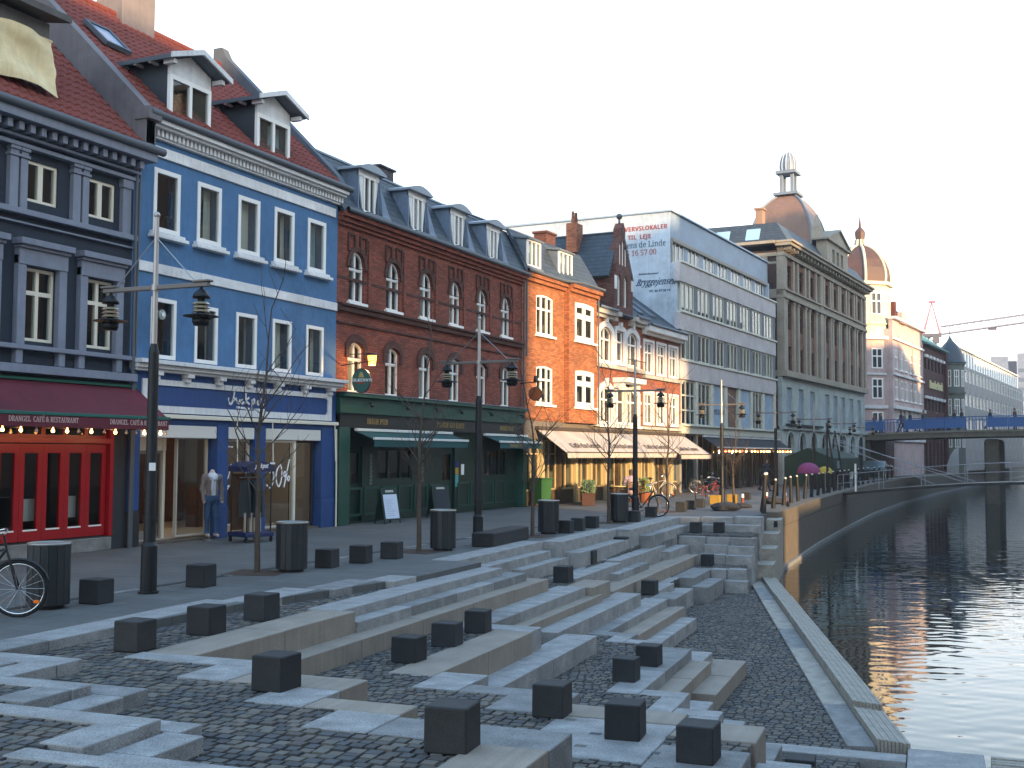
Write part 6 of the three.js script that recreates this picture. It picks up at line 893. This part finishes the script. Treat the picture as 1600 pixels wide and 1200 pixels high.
// ---------- promenade clutter ----------
function bicycle(label, x, z, turn, colour, lean = 0.08, group) {
  const t = thing('bicycle', label, 'bicycle', x, 0, z, turn, group), fm = std(colour, { roughness: 0.35, metalness: 0.2 }); const P = V3(0.02, 0.28, 0), S = V3(-0.2, 0.72, 0), H = V3(0.42, 0.82, 0), R = V3(-0.5, 0.34, 0), F = V3(0.56, 0.34, 0);
  for (const c of [R, F]) { const w = part('wheel', [new THREE.TorusGeometry(0.325, 0.02, 8, 36).translate(c.x, c.y, 0)], M.rubber, t); part('rim', [new THREE.TorusGeometry(0.3, 0.011, 6, 36).translate(c.x, c.y, 0), cyl(0.03, 0.03, 0.09, 0, -0.045, 0, 10).rotateX(Math.PI / 2).translate(c.x, c.y, 0)], M.chrome, w); part('spoke', Array.from({ length: 18 }, (_, k) => { const a = k * Math.PI / 9; return bar(V3(c.x, c.y, k % 2 ? 0.03 : -0.03), V3(c.x + Math.cos(a) * 0.3, c.y + Math.sin(a) * 0.3, 0), 0.0022, 0.0022, 4); }), M.chrome, w); part('mudguard', new THREE.TorusGeometry(0.355, 0.016, 5, 20, Math.PI * 0.75).rotateZ(c === R ? 0.5 : 0.3).translate(c.x, c.y, 0), fm, w); }
  part('frame', [bar(P, S, 0.017), bar(P, H, 0.02), bar(S.clone().lerp(P, 0.1), H, 0.016), bar(P, R.clone().setZ(0.05), 0.012), bar(P, R.clone().setZ(-0.05), 0.012), bar(S, R.clone().setZ(0.05), 0.01), bar(S, R.clone().setZ(-0.05), 0.01), bar(H, F.clone().setZ(0.05), 0.014), bar(H, F.clone().setZ(-0.05), 0.014), bar(H, V3(0.39, 0.98, 0), 0.015)], fm, t);
  part('saddle', [sph(0.1, -0.24, 0.86, 0, 10).scale(1, 1, 1), bar(S, V3(-0.23, 0.84, 0), 0.014)].map((g, i) => i ? g : new THREE.SphereGeometry(0.1, 10, 7).scale(1.3, 0.42, 0.8).translate(-0.25, 0.87, 0)), M.black, t);
  part('handlebar', [tube([V3(0.22, 1.0, 0.28), V3(0.36, 1.03, 0.2), V3(0.4, 1.0, 0), V3(0.36, 1.03, -0.2), V3(0.22, 1.0, -0.28)], 0.014, 24, 6)], M.chrome, t); part('crank', [new THREE.TorusGeometry(0.085, 0.012, 6, 18).translate(P.x, P.y, 0.06), bar(V3(P.x, P.y, 0.08), V3(P.x + 0.1, P.y - 0.13, 0.1), 0.012), bar(V3(P.x, P.y, -0.08), V3(P.x - 0.1, P.y + 0.13, -0.1), 0.012), bx(P.x + 0.06, P.x + 0.15, P.y - 0.15, P.y - 0.12, 0.09, 0.18)], M.steel, t);
  part('carrier', [bar(V3(-0.35, 0.72, 0.06), V3(-0.75, 0.72, 0.06), 0.008), bar(V3(-0.35, 0.72, -0.06), V3(-0.75, 0.72, -0.06), 0.008), bar(V3(-0.72, 0.72, 0.06), V3(-0.5, 0.36, 0.06), 0.007), bar(V3(-0.72, 0.72, -0.06), V3(-0.5, 0.36, -0.06), 0.007)], M.iron, t); part('reflector', bx(0.74, 0.8, 0.17, 0.2, -0.02, 0.02), std('#f7761f', { roughness: 0.3 }), t);
  t.rotation.order = 'YXZ'; t.rotation.x = lean; return t;
}
bicycle('dark bicycle cut by the picture edge, leaning at the nearest bin', -11.55, -10.05, 0.55, '#151b21', 0.06);
bicycle('dark bicycle propped against the lamp before the cream awning', -11.15, -35.1, 0.2, '#1b1f22');
bicycle('red bicycle parked alone before the dark bar awning', -11.75, -45.9, 1.15, '#79221b');
[[-15.0, -49.4, 0.3, '#b8b4a8', 'pale bicycle parked under the cream awning, sunlit'], [-15.3, -50.3, 0.4, '#222427', 'dark bicycle parked behind the sunlit one under the awning'], [-14.6, -56.5, 0.5, '#272b30', 'dark bicycle parked in shade between the two awnings']].forEach(([x, z, r, c, l]) => bicycle(l, x, z, r, c));
function board(label, x, z, turn, face, title, menu) {
  const t = thing('pavement_sign', label, 'sign', x, 0, z, turn); const gd = std('#0e2722', { roughness: 0.5 });
  for (const s of [-1, 1]) { const g = [rbx(-0.34, 0.34, 0.08, 0.98, -0.015, 0.015, 0.01), rbx(-0.34, -0.29, -0.02, 0.1, -0.015, 0.015, 0.005), rbx(0.29, 0.34, -0.02, 0.1, -0.015, 0.015, 0.005)].map((q) => q.rotateX(s * -0.2).translate(0, 0.02, s * 0.2)); const p = part('leaf', g, gd, t); if (s > 0) { const f = part('poster', bx(-0.28, 0.28, 0.12, 0.8, 0.016, 0.02), face, p, 0, 0.02, 0.2); f.rotation.x = -0.2; if (menu) { const tl = part('menu_lines', Array.from({ length: 9 }, (_, k) => bx(-0.2, -0.2 + 0.2 + 0.2 * hash(k, 3), 0.2 + k * 0.055, 0.206 + k * 0.055, 0.0202, 0.021)), std('#4c5975'), p, 0, 0.02, 0.2); tl.rotation.x = -0.2; } const hd = lettering(title, 0.06, M.whiteWood, p, 0, 0.02, 0.2, { depth: 0.004, centre: true, stretch: 0.8 }); hd.geometry.translate(0, 0.86, 0.017); hd.rotation.x = -0.2; } }
}
board('pavement sign with a white menu sheet before the pub', -16.4, -28.3, 1.35, std('#b9c6d8', { roughness: 0.5 }), 'GUINNESS', true);
board('pavement sign with a dark poster behind a sapling before the pub', -16.5, -31.6, 1.2, std('#1c2934', { roughness: 0.4 }), 'GUINNESS', false);
{ // clothes trolley
  const t = thing('clothes_trolley', 'blue wheeled display trolley with hanging coats outside the blue shop', 'trolley', -15.75, 0, -21.15, 1.25); t.scale.x = 0.68; const bl = std('#10214c', { roughness: 0.5 });
  part('base', [rbx(-0.55, 0.55, 0.12, 0.22, -0.35, 0.35, 0.02)], bl, t); for (const [x, z] of [[-0.48, -0.3], [0.48, -0.3], [-0.48, 0.3], [0.48, 0.3]]) part('castor', [cyl(0.055, 0.055, 0.04, 0, -0.02, 0, 12).rotateX(Math.PI / 2).translate(x, 0.055, z), rbx(x - 0.03, x + 0.03, 0.08, 0.13, z - 0.03, z + 0.03, 0.005)], M.rubber, t);
  for (const [x, z] of [[-0.46, -0.3], [0.46, -0.3], [-0.46, 0.3], [0.46, 0.3]]) part('upright', cyl(0.022, 0.022, 1.4, x, 0.2, z, 8), M.black, t);
  const arc = [[-0.55, 1.55]]; for (let k = 0; k <= 10; k++) arc.push([-0.55 + 1.1 * k / 10, 1.66 + 0.12 * Math.sin(Math.PI * k / 10)]); arc.push([0.55, 1.55]); part('canopy', slab(arc, 0.72).translate(0, 0, -0.36), bl, t); lettering('Jackpot', 0.1, M.whiteWood, t, 0, 1.63, 0.362, { depth: 0.006, centre: true, shear: 0.25 }); part('rail', bar(V3(-0.46, 1.42, 0), V3(0.46, 1.42, 0), 0.014), M.steel, t);
  const coat = (x, c) => { const rows = []; for (let j = 0; j <= 8; j++) { const v = j / 8, w = 0.14 + 0.1 * Math.min(1, v * 3), r = []; for (let i = 0; i <= 12; i++) { const a = i / 12 * Math.PI * 2; r.push(V3(x + Math.cos(a) * 0.09 * (0.7 + 0.3 * Math.sin(a * 3 + v * 4)), 1.36 - 0.82 * v, Math.sin(a) * w)); } rows.push(r); } return part('coat', [quadStrip(rows)], std(c, { roughness: 0.95, side: THREE.DoubleSide }), t); }; coat(-0.26, '#323b41'); coat(0.02, '#2f373e'); coat(0.26, '#3a4043');
  for (let k = 0; k < 4; k++) part('rolled_cloth', cyl(0.06, 0.06, 0.42, -0.3 + k * 0.17, 0.22, 0.1, 10), std('#a29686', { roughness: 0.95 }), t); part('back_panel', bx(-0.44, 0.44, 0.25, 1.5, -0.31, -0.29), std('#6a4d34', { map: T.wood }), t);
}
{ // mannequin: one continuous body with jacket and jeans
  const B = walkBones(0.04, 0.05, 0.0).slice(0, -2); const g = figure(B, (x, y, z) => y > 1.53 ? [0.55, 0.45, 0.38] : y > 1.36 && Math.abs(x) < 0.09 && z > 0.02 ? [0.6, 0.62, 0.65] : y > 0.98 ? (Math.abs(x) < 0.055 && z > 0.05 ? [0.5, 0.55, 0.6] : [0.17, 0.14, 0.13]) : y > 0.84 && Math.abs(x) > 0.19 ? [0.17, 0.14, 0.13] : y > 0.1 ? (Math.abs(x) > 0.18 && y > 0.66 ? [0.55, 0.45, 0.38] : [0.03, 0.07, 0.15]) : [0.5, 0.4, 0.32], 72);
  const m = shade(new THREE.Mesh(g, skinMat)); m.name = 'mannequin'; m.userData = { label: 'mannequin in a brown jacket and blue jeans beside the shop door', category: 'mannequin' }; m.position.set(-16.72, 0.06, -21.0); m.rotation.y = 1.0; m.scale.setScalar(0.96); scene.add(m);
  part('shawl', [tube([V3(-0.1, 1.44, 0.02), V3(-0.07, 1.42, 0.1), V3(0, 1.36, 0.15), V3(0.06, 1.42, 0.1), V3(0.1, 1.44, 0.02), V3(0, 1.45, -0.08)], 0.04, 30, 8, true), tube([V3(-0.02, 1.38, 0.15), V3(-0.05, 1.22, 0.17), V3(-0.04, 1.08, 0.16)], 0.03, 12, 7)], std('#b9bec6', { roughness: 0.95 }), m); part('stand', [cyl(0.2, 0.2, 0.02, 0, -0.06, 0.02, 20), cyl(0.012, 0.012, 0.5, 0, -0.05, -0.12, 8)], M.steel, m);
}
// ---------- cafe terrace ----------
const leafG = (() => { const s = poly([[0, 0], [0.018, 0.02], [0, 0.07], [-0.018, 0.02]]); return new THREE.ShapeGeometry(s); })();
function planter(label, x, z, turn, L) {
  const t = thing('hedge_planter', label, 'planter', x, 0, z, turn); part('trough', [rbx(-L / 2, L / 2, 0, 0.46, -0.24, 0.24, 0.02), rbx(-L / 2 - 0.02, L / 2 + 0.02, 0.42, 0.48, -0.26, 0.26, 0.01)], std('#503021', { map: T.wood, roughness: 0.8 }), t);
  const n = 2600, im = new THREE.InstancedMesh(done(metric(leafG)), new THREE.MeshStandardMaterial({ color: '#203516', roughness: 0.8, side: THREE.DoubleSide }), n); im.name = 'foliage'; im.userData.kind = 'stuff'; const m4 = new THREE.Matrix4(), e = new THREE.Euler(); for (let i = 0; i < n; i++) { const h = rnd(); m4.compose(V3(rr(-L / 2 + 0.04, L / 2 - 0.04), 0.46 + 0.42 * Math.pow(h, 0.8) * (0.85 + 0.2 * Math.sin(i * 0.01)), rr(-0.22, 0.22)), new THREE.Quaternion().setFromEuler(e.set(rr(-1, 1), rr(0, 6.3), rr(-1, 1))), V3(1.4, 1.4, 1.4)); im.setMatrixAt(i, m4); im.setColorAt(i, new THREE.Color().setHSL(0.28 + rr(-0.03, 0.03), 0.35, rr(0.06, 0.16))); } im.material.color.set('#ffffff'); shade(im); t.add(im);
}
planter('long timber planter of clipped hedge at the near end of the cafe', -15.6, -42.4, Math.PI / 2 + 0.35, 2.6); planter('short hedge planter behind the cafe chairs', -15.0, -46.2, Math.PI / 2, 1.8);
{ const t = thing('wheeled_bin', 'green wheeled bin between the pub and the cafe planter', 'bin', -16.55, 0, -39.9, 1.2); const g = std('#27502a', { roughness: 0.5 }); const body = new THREE.CylinderGeometry(0.42, 0.33, 0.9, 4).rotateY(Math.PI / 4).translate(0, 0.55, 0); body.computeVertexNormals(); part('body', [body.toNonIndexed()].map((q) => { q.computeVertexNormals(); return q; }), g, t); part('lid', [rbx(-0.31, 0.31, 1.0, 1.06, -0.32, 0.34, 0.02)], g, t); part('handle', bar(V3(-0.25, 0.98, -0.36), V3(0.25, 0.98, -0.36), 0.02), g, t); for (const s of [-1, 1]) part('wheel', cyl(0.1, 0.1, 0.05, 0, -0.025, 0, 14).rotateZ(Math.PI / 2).translate(s * 0.24, 0.1, -0.26), M.rubber, t); }
function chair(label, x, z, turn) { const t = thing('cafe_chair', label, 'chair', x, 0, z, turn, 'wooden cafe chairs'); const w = std('#754c2b', { map: T.wood, roughness: 0.6 }); for (let k = 0; k < 5; k++) part('seat_slat', rbx(-0.21, 0.21, 0.44, 0.46, -0.2 + k * 0.085, -0.13 + k * 0.085, 0.004), w, t); for (const [a, b] of [[-0.2, 0.2], [0.2, 0.2]]) part('leg', bar(V3(a, 0, b), V3(a, 0.45, b * 0.9), 0.018), w, t); for (const a of [-0.2, 0.2]) part('leg', bar(V3(a, 0, -0.26), V3(a, 0.9, -0.28), 0.018), w, t); for (let k = 0; k < 4; k++) part('back_slat', rbx(-0.2, 0.2, 0.56 + k * 0.09, 0.62 + k * 0.09, -0.285, -0.268, 0.004), w, t); part('arm', [bar(V3(-0.21, 0.64, -0.26), V3(-0.21, 0.64, 0.16), 0.016), bar(V3(0.21, 0.64, -0.26), V3(0.21, 0.64, 0.16), 0.016)], w, t); }
chair('wooden cafe chair at the end of the long planter', -14.9, -43.9, 2.3); chair('wooden cafe chair facing the table by the hedge', -14.3, -44.5, -1.0); chair('wooden cafe chair under the seated guest', -14.1, -43.3, 3.6);
{ const t = thing('cafe_table', 'small round cafe table before the seated guest', 'table', -14.45, 0, -42.55); part('table_top', cyl(0.33, 0.33, 0.03, 0, 0.7, 0, 24), std('#ad9358', { roughness: 0.5 }), t); part('stem', cyl(0.03, 0.03, 0.7, 0, 0, 0, 10), M.iron, t); part('foot', cyl(0.2, 0.16, 0.03, 0, 0, 0, 18), M.iron, t); }
{ const t = thing('flower_pot', 'terracotta pot with a bright green shrub under the cream awning', 'plant', -14.2, 0, -45.2); part('pot', new THREE.LatheGeometry([[0, 0], [0.16, 0], [0.22, 0.34], [0.25, 0.34], [0.25, 0.4], [0.21, 0.4], [0.2, 0.36], [0, 0.36]].map(([r, y]) => new THREE.Vector2(r, y)), 18), std('#83482d', { roughness: 0.85 }), t); const n = 700, im = new THREE.InstancedMesh(done(metric(leafG)), new THREE.MeshStandardMaterial({ color: '#ffffff', roughness: 0.8, side: THREE.DoubleSide }), n); im.name = 'foliage'; im.userData.kind = 'stuff'; const m4 = new THREE.Matrix4(), e = new THREE.Euler(); for (let i = 0; i < n; i++) { const v = V3(rr(-1, 1), rr(-1, 1), rr(-1, 1)).normalize().multiplyScalar(Math.cbrt(rnd()) * 0.26); m4.compose(V3(v.x * 0.8, 0.68 + v.y * 1.3, v.z * 0.8), new THREE.Quaternion().setFromEuler(e.set(rr(-2, 2), rr(0, 6), rr(-2, 2))), V3(1.4, 1.4, 1.4)); im.setMatrixAt(i, m4); im.setColorAt(i, new THREE.Color().setHSL(0.24, 0.5, rr(0.12, 0.22))); } shade(im); t.add(im); }
// ---------- yellow blocks, boulders, marker posts ----------
[[-11.2, -44.9, 'yellow concrete block to the left of the sunlit lamp'], [-10.85, -46.3, 'yellow concrete block to the right of the sunlit lamp']].forEach(([x, z, l]) => { const m = shade(new THREE.Mesh(done(join(rbx(-0.2, 0.2, 0, 0.36, -0.2, 0.2, 0.02))), std('#a07e29', { map: T.blot }))); m.name = numbered('yellow_block'); m.userData = { label: l, category: 'block' }; m.position.set(x, 0, z); m.rotation.y = 0.1; scene.add(m); });
[[-9.65, -40.1, 0.5, 'flat dark boulder lying on the promenade near the stepped wall'], [-9.55, -42.6, 0.3, 'small dark boulder behind the flat one'], [-9.2, -46.5, 0.45, 'low boulder beside the white marker posts']].forEach(([x, z, r, l], i) => { const g = new THREE.IcosahedronGeometry(r, 3); const p = g.attributes.position; for (let k = 0; k < p.count; k++) { const s = 1 + 0.22 * noise.noise(p.getX(k) * 3 + i * 9, p.getY(k) * 3, p.getZ(k) * 3); p.setXYZ(k, p.getX(k) * s, p.getY(k) * s * 0.36 + r * 0.25, p.getZ(k) * s); } g.computeVertexNormals(); const m = shade(new THREE.Mesh(done(join(g)), std('#3a3a3f', { roughness: 0.9, map: T.granite }))); m.name = numbered('boulder'); m.userData = { label: l, category: 'boulder' }; m.position.set(x, 0, z); scene.add(m); });
[[-10.05, -44.6, 'white-topped marker post at the foot of the pale sapling'], [-9.6, -46.9, 'white-topped marker post beside the low boulder'], [-9.1, -48.2, 'white-topped marker post closest to the canal wall']].forEach(([x, z, l]) => { const t = thing('marker_post', l, 'post', x, 0, z); part('post_body', cyl(0.06, 0.055, 0.3, 0, 0, 0, 12), std('#753e27'), t); part('post_top', cyl(0.06, 0.05, 0.14, 0, 0.3, 0, 12), M.whiteWood, t); });
// ---------- market tent, balloons of colour, car, crane ----------
{ const t = thing('market_tent', 'dark green market tent standing before the pale arcade', 'tent', -11.2, 0, -69.6, Math.PI / 2 - 0.07); const g = std('#103527', { roughness: 0.8, map: T.blot }); part('roof', [sheet([0, 1.75, 0.9], [7.4, 1.75, 0.9], [7.4, 2.35, -0.6], [0, 2.35, -0.6], 0.03), sheet([0, 2.35, -0.6], [7.4, 2.35, -0.6], [7.4, 1.8, -2.0], [0, 1.8, -2.0], 0.03)], g, t); part('side_cloth', [sheet([0, 0.9, 0.9], [7.4, 0.9, 0.9], [7.4, 1.75, 0.9], [0, 1.75, 0.9], 0.02), slab([[0.9, 0.1], [0.9, 1.75], [-0.6, 2.35], [-2, 1.8], [-2, 0.1]], 0.03).rotateY(-Math.PI / 2).translate(0.03, 0, 0)], g, t); for (const [x, z] of [[0.1, 0.85], [3.7, 0.85], [7.3, 0.85], [0.1, -1.9], [7.3, -1.9]]) part('pole', cyl(0.03, 0.03, 1.8, x, 0, z, 8), M.iron, t); part('counter', rbx(0.5, 6.9, 0, 0.85, -0.3, 0.3, 0.02), std('#171f1b'), t); part('notice', bx(0.9, 1.9, 1.15, 1.6, 0.905, 0.93), std('#728187'), t); }
[[-10.9, -64.6, 0.62, '#883965', 'round pink parasol by the market tent', 1.0], [-10.3, -66.4, 0.42, '#b29b38', 'small yellow parasol behind the pink one', 0.95]].forEach(([x, z, r, c, l, y]) => { const t = thing('parasol', l, 'parasol', x, 0, z); part('canopy', new THREE.SphereGeometry(r, 16, 8, 0, 6.283, 0, 1.7).scale(1, 0.85, 1).translate(0, y, 0), std(c, { roughness: 0.8, side: THREE.DoubleSide }), t); part('pole', cyl(0.025, 0.025, y + r * 0.8, 0, 0, 0, 8), M.steel, t); part('foot', cyl(0.2, 0.18, 0.06, 0, 0, 0, 14), M.granB, t); });
{ const t = thing('parked_car', 'dark green hatchback parked on the quay under the bridge', 'car', -10.6, 0, -92.5, Math.PI / 2 + 0.05); const gp = new THREE.MeshPhysicalMaterial({ color: '#0f271f', roughness: 0.35, clearcoat: 0.8, clearcoatRoughness: 0.1 });
  const prof = [[-2.0, 0.32], [2.0, 0.32], [2.05, 0.55], [1.95, 0.78], [1.1, 0.92], [0.45, 1.4], [-1.1, 1.44], [-1.85, 1.0], [-2.05, 0.8]], cs = new THREE.ExtrudeGeometry(poly(prof), { depth: 1.5, bevelEnabled: true, bevelSize: 0.07, bevelThickness: 0.07, bevelSegments: 3 }).translate(0, 0, -0.75);
  const body = part('body', cs, gp, t); part('windscreen', sheet([1.08, 0.95, 0.6], [1.08, 0.95, -0.6], [0.52, 1.36, -0.55], [0.52, 1.36, 0.55], -0.06), std('#151b1f', { roughness: 0.08 }), t); for (const s of [-1, 1]) { part('side_window', [slab([[0.8, 0.98], [0.36, 1.33], [-0.3, 1.35], [-0.3, 0.98]], 0.02).translate(0, 0, s * 0.83 - 0.01), slab([[-0.38, 0.98], [-0.38, 1.35], [-1.05, 1.36], [-1.5, 0.98]], 0.02).translate(0, 0, s * 0.83 - 0.01)], std('#151b1f', { roughness: 0.08 }), t); part('headlight', rbx(1.93, 2.12, 0.6, 0.74, s * 0.6 - 0.16, s * 0.6 + 0.16, 0.03), std('#c8ccd0', { roughness: 0.1 }), t); for (const x of [-1.25, 1.3]) { const w = part('wheel', [new THREE.CylinderGeometry(0.31, 0.31, 0.2, 20).rotateX(Math.PI / 2).translate(x, 0.31, s * 0.74)], M.rubber, t); part('rim', new THREE.CylinderGeometry(0.2, 0.2, 0.22, 14).rotateX(Math.PI / 2).translate(x, 0.31, s * 0.74), M.steel, w); } } }
{ const t = thing('tower_crane', 'tower crane with pink lattice head and long jib far behind the roofs', 'crane', -21.5, 0, -316); const pk = std('#a05a66', { roughness: 0.6 }), wh = std('#8e8c98', { roughness: 0.6 }), gy = std('#595458'); const lat = (a, b, w, m, nm, n) => { const g = []; const d = b.clone().sub(a), up = Math.abs(d.y) > Math.abs(d.x) ? V3(1, 0, 0) : V3(0, 1, 0), sd = V3().crossVectors(d, up).normalize().multiplyScalar(w / 2), u2 = V3().crossVectors(sd, d).normalize().multiplyScalar(w / 2); const c = [[1, 1], [1, -1], [-1, 1], [-1, -1]].map(([i, j]) => sd.clone().multiplyScalar(i).add(u2.clone().multiplyScalar(j))); c.forEach((o) => g.push(bar(a.clone().add(o), b.clone().add(o), 0.16, 0.16, 5))); for (let k = 0; k < n; k++) { const p = a.clone().lerp(b, k / n), q = a.clone().lerp(b, (k + 1) / n); g.push(bar(p.clone().add(c[0]), q.clone().add(c[1]), 0.1, 0.1, 4), bar(p.clone().add(c[1]), q.clone().add(c[0]), 0.1, 0.1, 4), bar(p.clone().add(c[0]), q.clone().add(c[2]), 0.1, 0.1, 4), bar(p.clone().add(c[1]), q.clone().add(c[3]), 0.1, 0.1, 4)); } return part(nm, g, m, t); };
  lat(V3(0, 0, 0), V3(0, 32.5, 0), 1.8, gy, 'tower', 18); part('slewing_platform', [bx(-2.6, 2.2, 32.4, 33.2, -1.4, 1.4), bx(0.4, 1.9, 30.6, 32.4, 1.0, 2.4)], gy, t); part('head_frame', [bar(V3(-2.2, 33, 1), V3(0, 41.5, 0), 0.2, 0.14), bar(V3(-2.2, 33, -1), V3(0, 41.5, 0), 0.2, 0.14), bar(V3(2.0, 33, 1), V3(0, 41.5, 0), 0.2, 0.14), bar(V3(2.0, 33, -1), V3(0, 41.5, 0), 0.2, 0.14), bx(-0.7, 0.9, 41.3, 41.8, -0.5, 0.5)], pk, t); const j = lat(V3(2.2, 34.0, 0), V3(44, 38.5, 0), 2.0, wh, 'jib', 24); lat(V3(-2.2, 33.5, 0), V3(-8, 33.3, 0), 1.4, gy, 'counter_jib', 4); part('tie_bar', [bar(V3(0, 41.5, 0), V3(24, 37.6, 0), 0.09)], wh, t); part('trolley_hook', [bx(13.5, 15.5, 33.6, 34.4, -0.5, 0.5)], gy, t); t.rotation.y = -0.05; }
// shops and crowd below the bridge on the far promenade
{ const t = thing('sail_banner', 'white sail-shaped banner standing under the bridge', 'banner', -6.6, 0, -112, 0.3); part('cloth', slab([[0, 0.2], [1.1, 0.2], [1.1, 2.6], [0.75, 2.5], [0.35, 1.9], [0.08, 1.1]], 0.03), M.whiteWood, t); part('pole', cyl(0.03, 0.02, 2.8, 1.12, 0, 0, 8), M.steel, t); }
renderer.render(scene, camera);
